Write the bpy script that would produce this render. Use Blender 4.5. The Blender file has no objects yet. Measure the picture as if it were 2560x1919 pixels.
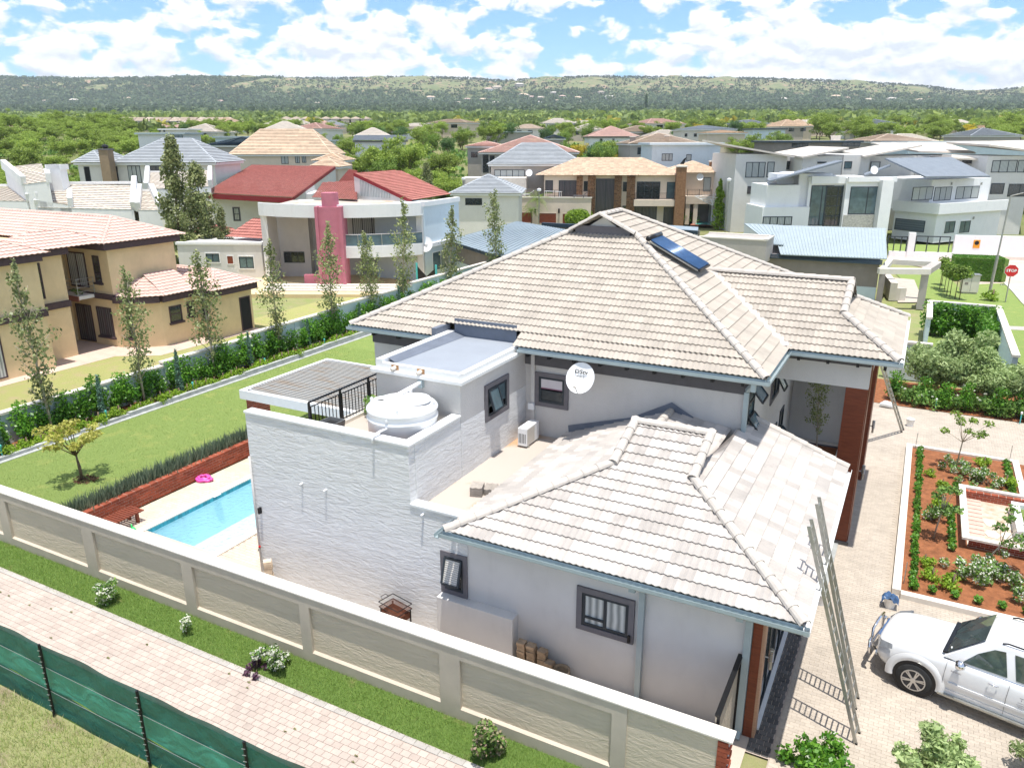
import bpy, math, random
import numpy as np
from mathutils import Vector, Matrix
PI=math.pi; R=math.radians
S=bpy.context.scene
C=bpy.data.collections.new('place'); S.collection.children.link(C)
random.seed(4); NR=np.random.default_rng(7)
# ---------------------------------------------------------------- camera, sky, sun, exposure
CAMH=12.0; FOC=1925.0; PITCH=R(17.6); ROLL=R(-0.13); YAW=R(27.8)
fw=Vector((-math.sin(YAW)*math.cos(PITCH),math.cos(YAW)*math.cos(PITCH),-math.sin(PITCH)))
_r=fw.cross(Vector((0,0,1))).normalized(); _u=_r.cross(fw)
rt=(math.cos(ROLL)*_r+math.sin(ROLL)*_u); up=(-math.sin(ROLL)*_r+math.cos(ROLL)*_u)
cam=bpy.data.cameras.new('camera'); cam.sensor_width=36; cam.lens=36*FOC/2560; cam.clip_start=0.1; cam.clip_end=20000
co=bpy.data.objects.new('camera',cam); C.objects.link(co)
co.matrix_world=Matrix(((rt.x,up.x,-fw.x,0),(rt.y,up.y,-fw.y,0),(rt.z,up.z,-fw.z,CAMH),(0,0,0,1)))
S.camera=co
SUNV=Vector((0.10,-0.12,1)).normalized()      # towards the sun
sl=bpy.data.lights.new('sun','SUN'); sl.energy=2.1; sl.angle=R(0.53); sl.color=(1,0.965,0.9)
so=bpy.data.objects.new('sun',sl); C.objects.link(so); so.location=(0,0,60)
so.rotation_euler=SUNV.to_track_quat('Z','Y').to_euler()
S.view_settings.view_transform='Standard'; S.view_settings.look='None'; S.view_settings.gamma=1
S.view_settings.use_curve_mapping=False; S.view_settings.exposure=1.55
W=bpy.data.worlds.new('World'); S.world=W; W.use_nodes=True
def world():
    nt=W.node_tree; nt.nodes.clear(); N=nt.nodes.new; L=nt.links.new
    out=N('ShaderNodeOutputWorld'); bg=N('ShaderNodeBackground'); sky=N('ShaderNodeTexSky')
    sky.sky_type='NISHITA'; sky.sun_disc=False; sky.sun_elevation=math.asin(SUNV.z)
    sky.sun_rotation=math.atan2(SUNV.x,SUNV.y); sky.altitude=1400; sky.air_density=1.0; sky.dust_density=0.25; sky.ozone_density=2.2
    tc=N('ShaderNodeTexCoord'); sep=N('ShaderNodeSeparateXYZ'); L(tc.outputs['Generated'],sep.inputs[0])
    def m(op,a,b=None,c=None,clamp=False):
        n=N('ShaderNodeMath'); n.operation=op; n.use_clamp=clamp
        for i,v in enumerate((a,b,c)):
            if v is None: continue
            if isinstance(v,(int,float)): n.inputs[i].default_value=v
            else: L(v,n.inputs[i])
        return n.outputs[0]
    az=m('ARCTAN2',sep.outputs[0],sep.outputs[1]); el=m('ARCSINE',sep.outputs[2])
    def cloud(off,scale,det=9):
        cx=N('ShaderNodeCombineXYZ')
        L(m('MULTIPLY',az,1.0),cx.inputs[0]); L(m('MULTIPLY',m('ADD',el,off),1.75),cx.inputs[1])
        n=N('ShaderNodeTexNoise'); n.noise_dimensions='3D'; n.inputs['Scale'].default_value=scale; n.inputs['Detail'].default_value=det
        n.inputs['Roughness'].default_value=0.52; n.inputs['Distortion'].default_value=0.25
        cx.inputs[2].default_value=3.7; L(cx.outputs[0],n.inputs['Vector']); return n.outputs['Fac']
    lo=m('MULTIPLY',m('SUBTRACT',cloud(.3,4.5,2),.5),.55); d0=m('ADD',cloud(0,24),lo); d1=m('ADD',cloud(0.008,24),lo)
    # denser towards the horizon, opening up higher within the view
    cov=N('ShaderNodeMapRange'); L(el,cov.inputs[0]); cov.inputs[1].default_value=R(4.8); cov.inputs[2].default_value=R(10.5)
    cov.inputs[3].default_value=0.35; cov.inputs[4].default_value=0.56
    cv2=N('ShaderNodeMapRange'); L(el,cv2.inputs[0]); cv2.inputs[1].default_value=R(14); cv2.inputs[2].default_value=R(40); cv2.inputs[3].default_value=0; cv2.inputs[4].default_value=0.09  # extra cloud overhead, outside the view, added as neutral fill light
    mk=N('ShaderNodeMapRange'); mk.interpolation_type='SMOOTHSTEP'
    L(m('ADD',m('SUBTRACT',d0,cov.outputs[0]),cv2.outputs[0]),mk.inputs[0]); mk.inputs[1].default_value=-0.02; mk.inputs[2].default_value=0.10
    lit=m('ADD',m('MULTIPLY',m('SUBTRACT',d0,d1),5.0),0.62,clamp=True)
    cr=N('ShaderNodeMix'); cr.data_type='RGBA'; L(lit,cr.inputs[0])
    cr.inputs[6].default_value=(2.1,2.25,2.45,1); cr.inputs[7].default_value=(3.35,3.35,3.3,1)
    tint=N('ShaderNodeMix'); tint.data_type='RGBA'; tint.blend_type='MULTIPLY'; tint.inputs[0].default_value=1
    L(sky.outputs[0],tint.inputs[6]); tint.inputs[7].default_value=SKYTINT
    mx=N('ShaderNodeMix'); mx.data_type='RGBA'; L(m('MULTIPLY',mk.outputs[0],0.97),mx.inputs[0]); L(tint.outputs[2],mx.inputs[6]); L(cr.outputs[2],mx.inputs[7])
    L(mx.outputs[2],bg.inputs[0]); bg.inputs[1].default_value=0.15; L(bg.outputs[0],out.inputs[0])
SKYTINT=(0.29,0.39,0.46,1)
world()
try:
    S.cycles.max_bounces=6; S.cycles.diffuse_bounces=3; S.cycles.glossy_bounces=3; S.cycles.transparent_max_bounces=8; S.cycles.transmission_bounces=4
except Exception: pass
# ---------------------------------------------------------------- where a point of the photograph lies in the place
ORG=Vector((0,0,CAMH))
def ray(x,y): return rt*(x-1280)-up*(y-959.5)+fw*FOC
def at(x,y,z=0.0):
    d=ray(x,y); return ORG+d*((z-CAMH)/d.z)
def onX(x,y,X): d=ray(x,y); return ORG+d*(X/d.x)
def onY(x,y,Y): d=ray(x,y); return ORG+d*(Y/d.y)
def cr(ox,oy,sc): return lambda x,y:(ox+x/sc,oy+y/sc)
fh=Vector((fw.x,fw.y,0)).normalized(); rh=Vector((fh.y,-fh.x,0))
def lerp_tab(t,x):
    if x<=t[0][0]: return t[0][1]
    for (a,b),(c,d) in zip(t,t[1:]):
        if x<=c: return b+(d-b)*(x-a)/(c-a)
    return t[-1][1]
PROF=[(0,-1.8),(60,-1.8),(76,-.3),(118,-.3),(160,3.5),(200,7),(300,12.5),(500,17),(900,29),(1500,54),(2200,92)]
SKYL=[(-2500,196),(-900,205),(0,198),(285,203),(476,199),(900,201),(1015,198),(1186,202),(1255,208),(1467,198),(1700,201),(1943,205),(2156,214),(2298,223),(2404,238),(2468,233),(2560,226),(3400,232),(5000,215)]
def ground(x,y):
    d=x*fh.x+y*fh.y; s=x*rh.x+y*rh.y
    if d<=1: return -1.8
    if d<2200: z=lerp_tab(PROF,d)
    else:
        px=max(-2500,min(5000,1280+FOC/math.cos(PITCH)*s/d)); ys=lerp_tab(SKYL,px)
        top=CAMH+(350-ys-3)*3300/2119
        t=min(1,(d-2200)/1100); t=t*t*(3-2*t); z=92+(top-92)*t
        if d>3300: z=top-(d-3300)*.004
    if 150<d<700:
        w=math.exp(-((d-290)/95)**2)*math.exp(-((s+150)/75)**2); z+=2.5*w
    return z
def gp(px,d,dz=0.0):
    q=ray(px,350); k=d/(q.x*fh.x+q.y*fh.y); x,y=q.x*k,q.y*k
    return Vector((x,y,ground(x,y)+dz))
# ---------------------------------------------------------------- objects and mesh helpers
def tag(o,label=None,cat=None,group=None,kind=None):
    if label: o['label']=label
    if cat: o['category']=cat
    if group: o['group']=group
    if kind: o['kind']=kind
    return o
class MB:
    def __init__(s): s.v=[]; s.f=[]
    def add(s,vs,fs):
        b=len(s.v); s.v.extend([tuple(p) for p in vs]); s.f.extend([tuple(b+i for i in f) for f in fs]); return s
    def quad(s,a,b,c,d): return s.add((a,b,c,d),((0,1,2,3),))
    def box(s,x0,x1,y0,y1,z0,z1):
        return s.add([(x0,y0,z0),(x1,y0,z0),(x1,y1,z0),(x0,y1,z0),(x0,y0,z1),(x1,y0,z1),(x1,y1,z1),(x0,y1,z1)],
          [(0,3,2,1),(4,5,6,7),(0,1,5,4),(1,2,6,5),(2,3,7,6),(3,0,4,7)])
    def obox(s,o,a,b,c):      # corner + three edge vectors (right handed)
        o=Vector(o);a=Vector(a);b=Vector(b);c=Vector(c)
        return s.add([o,o+a,o+a+b,o+b,o+c,o+a+c,o+a+b+c,o+b+c],[(0,3,2,1),(4,5,6,7),(0,1,5,4),(1,2,6,5),(2,3,7,6),(3,0,4,7)])
    def bar(s,p,q,w,h=None,upv=(0,0,1)):
        h=h or w; p=Vector(p);q=Vector(q);d=(q-p).normalized(); u_=Vector(upv)
        if abs(d.dot(u_))>.97: u_=Vector((1,0,0))
        a=d.cross(u_).normalized(); b=a.cross(d).normalized()
        return s.obox(p-a*w/2-b*h/2,a*w,b*h,q-p) if a.cross(b).dot(q-p)>0 else s.obox(p-a*w/2-b*h/2,b*h,a*w,q-p)
    def prism(s,poly,z0,z1):
        n=len(poly); ar=sum(poly[i][0]*poly[(i+1)%n][1]-poly[(i+1)%n][0]*poly[i][1] for i in range(n))
        if ar<0: poly=poly[::-1]
        vs=[(p[0],p[1],z0) for p in poly]+[(p[0],p[1],z1) for p in poly]
        fs=[tuple(range(n-1,-1,-1)),tuple(range(n,2*n))]+[(i,(i+1)%n,n+(i+1)%n,n+i) for i in range(n)]
        return s.add(vs,fs)
    def slab(s,pts,t):         # polygon in 3D thickened downwards by t
        n=len(pts); pts=[Vector(p) for p in pts]
        nn=(pts[1]-pts[0]).cross(pts[2]-pts[0])
        if nn.z<0: pts=pts[::-1]
        vs=pts+[p-Vector((0,0,t)) for p in pts]
        return s.add(vs,[tuple(range(n)),tuple(range(2*n-1,n-1,-1))]+[(i,n+i,n+(i+1)%n,(i+1)%n) for i in range(n)])
    def tube(s,path,r,n=8,cap=True):
        path=[Vector(p) for p in path]; rs=r if isinstance(r,(list,tuple)) else [r]*len(path); b=len(s.v); prev=None
        for i,p in enumerate(path):
            d=(path[min(i+1,len(path)-1)]-path[max(i-1,0)]).normalized()
            if prev is None:
                a=d.cross(Vector((0,0,1)));
                if a.length<.1: a=Vector((1,0,0))
                a.normalize()
            else: a=(prev-d*prev.dot(d)).normalized()
            prev=a; c=d.cross(a)
            for k in range(n):
                t=2*PI*k/n; s.v.append(tuple(p+(a*math.cos(t)+c*math.sin(t))*rs[i]))
        for i in range(len(path)-1):
            for k in range(n):
                k2=(k+1)%n; s.f.append((b+i*n+k,b+i*n+k2,b+(i+1)*n+k2,b+(i+1)*n+k))
        if cap:
            s.f.append(tuple(b+k for k in range(n-1,-1,-1))); e=b+(len(path)-1)*n; s.f.append(tuple(e+k for k in range(n)))
        return s
    def lathe(s,prof,cx,cy,n=24,cap=True):
        b=len(s.v)
        for r,z in prof:
            for k in range(n):
                t=2*PI*k/n; s.v.append((cx+r*math.cos(t),cy+r*math.sin(t),z))
        for i in range(len(prof)-1):
            for k in range(n):
                k2=(k+1)%n; s.f.append((b+i*n+k,b+i*n+k2,b+(i+1)*n+k2,b+(i+1)*n+k))
        if cap:
            s.f.append(tuple(b+k for k in range(n-1,-1,-1))); e=b+(len(prof)-1)*n; s.f.append(tuple(e+k for k in range(n)))
        return s
    def mesh(s,name,smooth=False):
        me=bpy.data.meshes.new(name); me.from_pydata(s.v,[],s.f); me.validate(clean_customdata=False)
        if smooth:
            for p in me.polygons: p.use_smooth=True
        return me
def npmesh(name,V,smooth=False):      # V: (n,4,3) loose quads or (n,3,3) triangles
    n,k=V.shape[:2]; me=bpy.data.meshes.new(name); me.vertices.add(n*k); me.vertices.foreach_set('co',V.reshape(-1).astype(np.float32))
    me.loops.add(n*k); me.loops.foreach_set('vertex_index',np.arange(n*k,dtype=np.int32)); me.polygons.add(n)
    me.polygons.foreach_set('loop_start',np.arange(0,n*k,k,dtype=np.int32)); me.polygons.foreach_set('loop_total',np.full(n,k,dtype=np.int32))
    me.update(calc_edges=True); return me
def link(name,me,mat,parent=None,loc=None,rz=0):
    o=bpy.data.objects.new(name,me)
    if mat is not None and len(me.materials)==0: me.materials.append(mat)
    C.objects.link(o)
    if parent is not None:
        o.parent=parent
    if loc is not None: o.location=loc; o.rotation_euler=(0,0,rz)
    return o
def thing(name,label,cat,loc=(0,0,0),rz=0,group=None,kind=None):
    o=bpy.data.objects.new(name,None); C.objects.link(o); o.location=loc; o.rotation_euler=(0,0,rz); o.empty_display_size=.3
    return tag(o,label,cat,group,kind)
def inv(o):
    return (Matrix.Translation(o.location)@o.rotation_euler.to_matrix().to_4x4()@Matrix.Diagonal((*o.scale,1))).inverted()
def part(name,mb,mat,parent,world=False,smooth=False,label=None,kind=None,bevel=0):
    me=mb.mesh(name,smooth) if isinstance(mb,MB) else mb
    o=link(name,me,mat,parent)
    if world and parent is not None and parent.parent is None: o.matrix_parent_inverse=inv(parent)
    if bevel:
        b=o.modifiers.new('bevel','BEVEL'); b.width=bevel; b.segments=2; b.limit_method='ANGLE'
    tag(o,label,None,None,kind); return o
def copy_tree(o,parent=None):
    c=o.copy(); C.objects.link(c)
    if parent is not None: c.parent=parent
    for ch in [x for x in C.objects if x.parent==o]: copy_tree(ch,c)
    return c
def struct(name,mb,mat,smooth=False,label=None,cat=None):
    me=mb.mesh(name,smooth) if isinstance(mb,MB) else mb
    return tag(link(name,me,mat),label,cat,None,'structure')
# ---------------------------------------------------------------- materials
MAT={}
def mat(key,col,rough=.8,var=.12,scale=6,bump=0,bscale=40,metal=0,spec=.3,island=0,kind=None,col2=None,stretch=None,bdist=.02,coat=0,alpha=None,thresh=None,streak=None):
    if key in MAT: return MAT[key]
    m=bpy.data.materials.new(key); m.use_nodes=True; nt=m.node_tree; N=nt.nodes.new; L=nt.links.new
    b=nt.nodes['Principled BSDF']; b.inputs['Roughness'].default_value=rough; b.inputs['Metallic'].default_value=metal
    b.inputs['Specular IOR Level'].default_value=spec; b.inputs['Coat Weight'].default_value=coat
    tc=N('ShaderNodeTexCoord'); vec=tc.outputs['Object']
    geo=N('ShaderNodeNewGeometry'); vec=geo.outputs['Position']
    if stretch:
        mp=N('ShaderNodeMapping'); mp.inputs['Scale'].default_value=stretch; L(vec,mp.inputs[0]); vec=mp.outputs[0]
    n=N('ShaderNodeTexNoise'); n.inputs['Scale'].default_value=scale; n.inputs['Detail'].default_value=6; n.inputs['Roughness'].default_value=.6; L(vec,n.inputs['Vector'])
    c2=col2 or tuple(max(0,x*(1-var)) for x in col); c1=col if col2 else tuple(x*(1+var) for x in col)
    r=N('ShaderNodeMapRange'); L(n.outputs['Fac'],r.inputs[0]); t=thresh or (.3,.7); r.inputs[1].default_value=t[0]; r.inputs[2].default_value=t[1]
    mx=N('ShaderNodeMix'); mx.data_type='RGBA'; L(r.outputs[0],mx.inputs[0]); mx.inputs[6].default_value=(*c2,1); mx.inputs[7].default_value=(*c1,1)
    last=mx.outputs[2]
    if streak is None: streak=.04 if 'plaster' in key else (.10 if 'tile' in key and island else .10 if 'paver' in key or 'paving' in key else 0)
    if streak:
        ms=N('ShaderNodeMapping'); ms.inputs['Scale'].default_value=(1.3,1.3,.45) if 'plaster' in key else (.9,.9,.9); L(geo.outputs['Position'],ms.inputs[0])
        ns=N('ShaderNodeTexNoise'); ns.inputs['Scale'].default_value=1.7; ns.inputs['Detail'].default_value=9; ns.inputs['Roughness'].default_value=.7; L(ms.outputs[0],ns.inputs['Vector'])
        rs=N('ShaderNodeMapRange'); L(ns.outputs['Fac'],rs.inputs[0]); rs.inputs[1].default_value=.52; rs.inputs[2].default_value=.72; rs.inputs[3].default_value=1; rs.inputs[4].default_value=1-streak*1.6
        hv=N('ShaderNodeHueSaturation'); L(rs.outputs[0],hv.inputs['Value']); L(last,hv.inputs['Color']); last=hv.outputs[0]
    if island:
        oi=N('ShaderNodeObjectInfo'); ad=N('ShaderNodeMath'); ad.operation='ADD'; L(geo.outputs['Random Per Island'],ad.inputs[0]); L(oi.outputs['Random'],ad.inputs[1])
        fr=N('ShaderNodeMath'); fr.operation='FRACT'; L(ad.outputs[0],fr.inputs[0])
        mr=N('ShaderNodeMapRange'); L(fr.outputs[0],mr.inputs[0]); mr.inputs[3].default_value=1-island; mr.inputs[4].default_value=1+island
        hs=N('ShaderNodeHueSaturation'); L(mr.outputs[0],hs.inputs['Value']); L(last,hs.inputs['Color']); last=hs.outputs[0]
    L(last,b.inputs['Base Color'])
    if bump:
        n2=N('ShaderNodeTexNoise'); n2.inputs['Scale'].default_value=bscale; n2.inputs['Detail'].default_value=5; L(vec,n2.inputs['Vector'])
        bp=N('ShaderNodeBump'); bp.inputs['Strength'].default_value=bump; bp.inputs['Distance'].default_value=bdist; L(n2.outputs['Fac'],bp.inputs['Height']); L(bp.outputs[0],b.inputs['Normal'])
    MAT[key]=m; return m
def leafmat(key,col,col2,trans=.35,rough=.55,vr=.35):
    if key in MAT: return MAT[key]
    m=bpy.data.materials.new(key); m.use_nodes=True; nt=m.node_tree; N=nt.nodes.new; L=nt.links.new
    b=nt.nodes['Principled BSDF']; b.inputs['Roughness'].default_value=rough; b.inputs['Specular IOR Level'].default_value=.35
    geo=N('ShaderNodeNewGeometry'); oi=N('ShaderNodeObjectInfo')
    mx=N('ShaderNodeMix'); mx.data_type='RGBA'; L(geo.outputs['Random Per Island'],mx.inputs[0]); mx.inputs[6].default_value=(*col,1); mx.inputs[7].default_value=(*col2,1)
    mr=N('ShaderNodeMapRange'); L(oi.outputs['Random'],mr.inputs[0]); mr.inputs[3].default_value=1-vr*.5; mr.inputs[4].default_value=1+vr*.5
    n=N('ShaderNodeTexNoise'); n.inputs['Scale'].default_value=1.3; L(geo.outputs['Position'],n.inputs['Vector'])
    ad=N('ShaderNodeMath'); ad.operation='MULTIPLY_ADD'; L(n.outputs['Fac'],ad.inputs[0]); ad.inputs[1].default_value=vr; L(mr.outputs[0],ad.inputs[2])
    sb=N('ShaderNodeMath'); sb.operation='SUBTRACT'; L(ad.outputs[0],sb.inputs[0]); sb.inputs[1].default_value=vr*.5
    hs=N('ShaderNodeHueSaturation'); L(sb.outputs[0],hs.inputs['Value']); L(mx.outputs[2],hs.inputs['Color']); L(hs.outputs[0],b.inputs['Base Color'])
    tr=N('ShaderNodeBsdfTranslucent'); L(hs.outputs[0],tr.inputs[0]); ms=N('ShaderNodeMixShader'); ms.inputs[0].default_value=trans
    out=nt.nodes['Material Output']; L(b.outputs[0],ms.inputs[1]); L(tr.outputs[0],ms.inputs[2]); L(ms.outputs[0],out.inputs[0])
    MAT[key]=m; return m
def strokes(key,col,col2,sc=1.0,dist=.06,vert=False,rotz=0):
    """plaster thrown on with a trowel: ridged strokes in relief"""
    if key in MAT: return MAT[key]
    m=bpy.data.materials.new(key); m.use_nodes=True; nt=m.node_tree; N=nt.nodes.new; L=nt.links.new
    b=nt.nodes['Principled BSDF']; b.inputs['Roughness'].default_value=.85; b.inputs['Specular IOR Level'].default_value=.25
    geo=N('ShaderNodeNewGeometry'); mp=N('ShaderNodeMapping'); mp.inputs['Scale'].default_value=(1.7*sc,1.7*sc,7*sc); mp.inputs['Rotation'].default_value=(0,R(12),0)
    L(geo.outputs['Position'],mp.inputs[0])
    n=N('ShaderNodeTexNoise'); pass
    n.inputs['Scale'].default_value=1.3; n.inputs['Detail'].default_value=9; n.inputs['Roughness'].default_value=.66; n.inputs['Distortion'].default_value=1.6; L(mp.outputs[0],n.inputs['Vector'])
    bp=N('ShaderNodeBump'); bp.inputs['Strength'].default_value=1; bp.inputs['Distance'].default_value=dist; L(n.outputs['Fac'],bp.inputs['Height']); L(bp.outputs[0],b.inputs['Normal'])
    n3=N('ShaderNodeTexNoise'); n3.inputs['Scale'].default_value=.8; n3.inputs['Detail'].default_value=4; L(geo.outputs['Position'],n3.inputs['Vector'])
    mx=N('ShaderNodeMix'); mx.data_type='RGBA'; L(n3.outputs['Fac'],mx.inputs[0]); mx.inputs[6].default_value=(*col,1); mx.inputs[7].default_value=(*col2,1); L(mx.outputs[2],b.inputs['Base Color'])
    MAT[key]=m; return m
def ribbed(key,c1,c2,axis,period,duty=.5,rough=.5,metal=0,bump=.4):
    """fine ribs / curtain folds along an axis of the object"""
    if key in MAT: return MAT[key]
    m=bpy.data.materials.new(key); m.use_nodes=True; nt=m.node_tree; N=nt.nodes.new; L=nt.links.new
    b=nt.nodes['Principled BSDF']; b.inputs['Roughness'].default_value=rough; b.inputs['Metallic'].default_value=metal
    tc=N('ShaderNodeTexCoord'); sx=N('ShaderNodeSeparateXYZ'); L(tc.outputs['Object'],sx.inputs[0])
    n=N('ShaderNodeTexNoise'); n.inputs['Scale'].default_value=2.2; L(tc.outputs['Object'],n.inputs['Vector'])
    if axis=='xy':
        a0=N('ShaderNodeMath'); a0.operation='ADD'; L(sx.outputs[0],a0.inputs[0]); L(sx.outputs[1],a0.inputs[1]); src=a0.outputs[0]
    else: src=sx.outputs['xyz'.index(axis)]
    a=N('ShaderNodeMath'); a.operation='MULTIPLY_ADD'; L(src,a.inputs[0]); a.inputs[1].default_value=2*PI/period; 
    q=N('ShaderNodeMath'); q.operation='MULTIPLY'; L(n.outputs['Fac'],q.inputs[0]); q.inputs[1].default_value=2.0 if axis=='xy' else .0; L(q.outputs[0],a.inputs[2])
    s_=N('ShaderNodeMath'); s_.operation='SINE'; L(a.outputs[0],s_.inputs[0])
    r=N('ShaderNodeMapRange'); L(s_.outputs[0],r.inputs[0]); r.inputs[1].default_value=-1; r.inputs[2].default_value=1
    mx=N('ShaderNodeMix'); mx.data_type='RGBA'; L(r.outputs[0],mx.inputs[0]); mx.inputs[6].default_value=(*c1,1); mx.inputs[7].default_value=(*c2,1); L(mx.outputs[2],b.inputs['Base Color'])
    bp=N('ShaderNodeBump'); bp.inputs['Strength'].default_value=bump; bp.inputs['Distance'].default_value=.02; L(r.outputs[0],bp.inputs['Height']); L(bp.outputs[0],b.inputs['Normal'])
    MAT[key]=m; return m
M=dict(
 white=mat('white plaster',(.74,.74,.73),.8,.03,1.2,.15,60),
 grey=mat('pale grey plaster',(.61,.595,.575),.85,.05,.9,.25,70),
 grey2=mat('house grey plaster',(.59,.57,.545),.85,.07,.7,.7,22),
 white2=mat('bright white plaster',(.84,.84,.83),.8,.02,1.2),
 fgrey=mat('far grey plaster',(.69,.67,.635),.85,.04,.8),
 beige=mat('wall beige plaster',(.51,.445,.36),.85,.08,2.2,.3,60),
 cop=mat('coping cream',(.70,.645,.57),.8,.06,3,.2,40),
 trim=mat('grey window surround',(.155,.145,.155),.7,.08,5,.1,40),
 frame=mat('dark aluminium frame',(.035,.045,.055),.35,.05,5,0,0,.3,.5),
 glass=mat('dark glass',(.02,.028,.03),.06,.3,1.5,0,0,0,.9),
 glassb=mat('bluish glass',(.09,.14,.16),.05,.3,1.5,0,0,0,.9),
 curtain=ribbed('curtain behind glass',(.22,.24,.24),(.58,.60,.58),'xy',.17,.5,.35),
 curtd=ribbed('dim curtain behind glass',(.05,.045,.05),(.13,.12,.13),'xy',.2,.5,.15),
 gutter=mat('gutter blue grey',(.36,.43,.45),.45,.06,3,0,0,.2,.4),
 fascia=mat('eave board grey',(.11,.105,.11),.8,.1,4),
 tileA=mat('concrete roof tile',(.43,.382,.328),.85,.07,1.4,.35,90,island=.08),
 tileB=mat('mixed roof tile',(.475,.435,.40),.85,.07,2,.35,90,island=.17),
 cap=mat('ridge cap mortar',(.50,.455,.41),.9,.08,7,.4,60,island=.05),
 tilepink=mat('salmon roof tile',(.62,.43,.37),.85,.08,1.2,.3,80,island=.05),
 tilered=mat('red roof tile',(.42,.165,.135),.7,.10,1.2,.3,80,island=.10),
 tileor=mat('weathered orange roof tile',(.60,.455,.33),.85,.14,1.6,.3,80,island=.14),
 tilegr=mat('grey roof tile',(.36,.38,.40),.75,.08,1.2,.3,80,island=.06),
 tilecr=mat('cream roof tile',(.62,.56,.49),.85,.06,1.2,.3,80,island=.05),
 tilebg=mat('beige far roof tile',(.56,.46,.37),.85,.08,1.2,island=.06),
 yellow=mat('ochre plaster',(.70,.545,.33),.88,.07,1.2,.4,50),
 choc=mat('chocolate trim',(.075,.05,.055),.7,.15,5,.1,20),
 pink=mat('pink plaster',(.50,.175,.225),.85,.10,1.2,.4,50),
 redfas=mat('dark red fascia',(.24,.02,.025),.6,.1,4),
 woodred=mat('red brown cladding tile',(.17,.042,.018),.45,.25,2.2,.2,30,stretch=(1,1,9)),
 wooddoor=mat('red brown timber',(.20,.05,.025),.5,.25,3,.2,30,stretch=(1,1,12)),
 steel=mat('galvanised aluminium',(.40,.40,.37),.42,.15,6,.1,40,.75,.5),
 black=mat('black metal',(.015,.015,.017),.4,.1,5,0,0,.4,.5),
 rust=mat('rusty steel',(.16,.06,.035),.8,.45,14,.3,60,.3),
 plast=mat('white plastic',(.80,.80,.80),.35,.03,3,0,0,0,.5),
 floorc=mat('screed roof floor',(.47,.41,.36),.9,.06,.45,.2,60,col2=(.48,.30,.18),thresh=(.36,.46)),
 membr=mat('grey roof membrane',(.30,.325,.365),.55,.05,1.2,.15,30),
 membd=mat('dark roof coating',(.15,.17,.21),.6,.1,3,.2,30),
 concrete=mat('grey concrete',(.36,.37,.36),.9,.15,3,.4,30),
 soil=mat('red soil',(.30,.115,.05),.95,.3,5,.8,60,bdist=.04),
 dark=mat('dark interior',(.02,.02,.022),.9,.1,3),
 bark=mat('tree bark',(.17,.12,.08),.9,.25,12,.5,30),
 barkp=mat('pale bark',(.42,.36,.28),.9,.2,12,.4,30),
 metalroof=ribbed('blue grey metal sheet',(.30,.37,.39),(.40,.46,.48),'x',.30,.5,.4,.2),
 navy=mat('dark blue grey sheet',(.045,.07,.095),.45,.15,3,0,0,.4,.5),
 taupe=mat('taupe plaster',(.27,.235,.215),.85,.08,1.5,.4,50),
 mush=mat('mushroom plaster',(.42,.385,.35),.85,.06,1.5,.3,50),
 peach=mat('peach plaster',(.70,.58,.47),.85,.05,1.2,.2,50),
 bluew=mat('powder blue plaster',(.60,.68,.72),.8,.04,1.2),
 stone=mat('brown ledge stone',(.24,.13,.07),.9,.35,5,.5,40,island=.35),
 stoneg=mat('grey ledge stone',(.36,.35,.31),.9,.3,5,.5,40,island=.3),
 brick=mat('red face brick',(.30,.075,.04),.85,.2,9,.4,60,island=.22),
 mortar=mat('pale mortar',(.55,.47,.40),.95,.12,12,.3,60),
 rail=mat('stainless rail',(.5,.5,.5),.3,.05,4,0,0,.9,.5),
)
# ================================================================ building blocks
def nth(i):
    o='first second third fourth fifth sixth seventh eighth ninth tenth eleventh twelfth thirteenth fourteenth fifteenth sixteenth seventeenth eighteenth nineteenth'.split()
    if i<=19: return o[i-1]
    t_,r_=divmod(i,10); a='twenty thirty forty fifty sixty seventy eighty ninety'.split()[t_-2]
    return a[:-1]+'ieth' if r_==0 else a+' '+o[r_-1]
def uvpoly(pts):
    """frame of a roof slope: first edge is the eave, seen from outside left to right"""
    P=[Vector(p) for p in pts]; u=(P[1]-P[0]).normalized(); n=(P[1]-P[0]).cross(P[-1]-P[0]).normalized()
    if n.z<0: n=-n
    v=n.cross(u).normalized()
    if (P[-1]-P[0]).dot(v)<0 and (P[2]-P[1]).dot(v)<0: v=-v
    return P[0],u,v,n,[((p-P[0]).dot(u),(p-P[0]).dot(v)) for p in P]
def span(poly,v):
    xs=[]
    for (a,b),(c,d) in zip(poly,poly[1:]+poly[:1]):
        if abs(b-d)<1e-6:
            if abs(b-v)<1e-6: xs+= [a,c]
        elif min(b,d)-1e-9<=v<=max(b,d)+1e-9: xs.append(a+(c-a)*(v-b)/(d-b))
    return (min(xs),max(xs)) if xs else None
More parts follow.
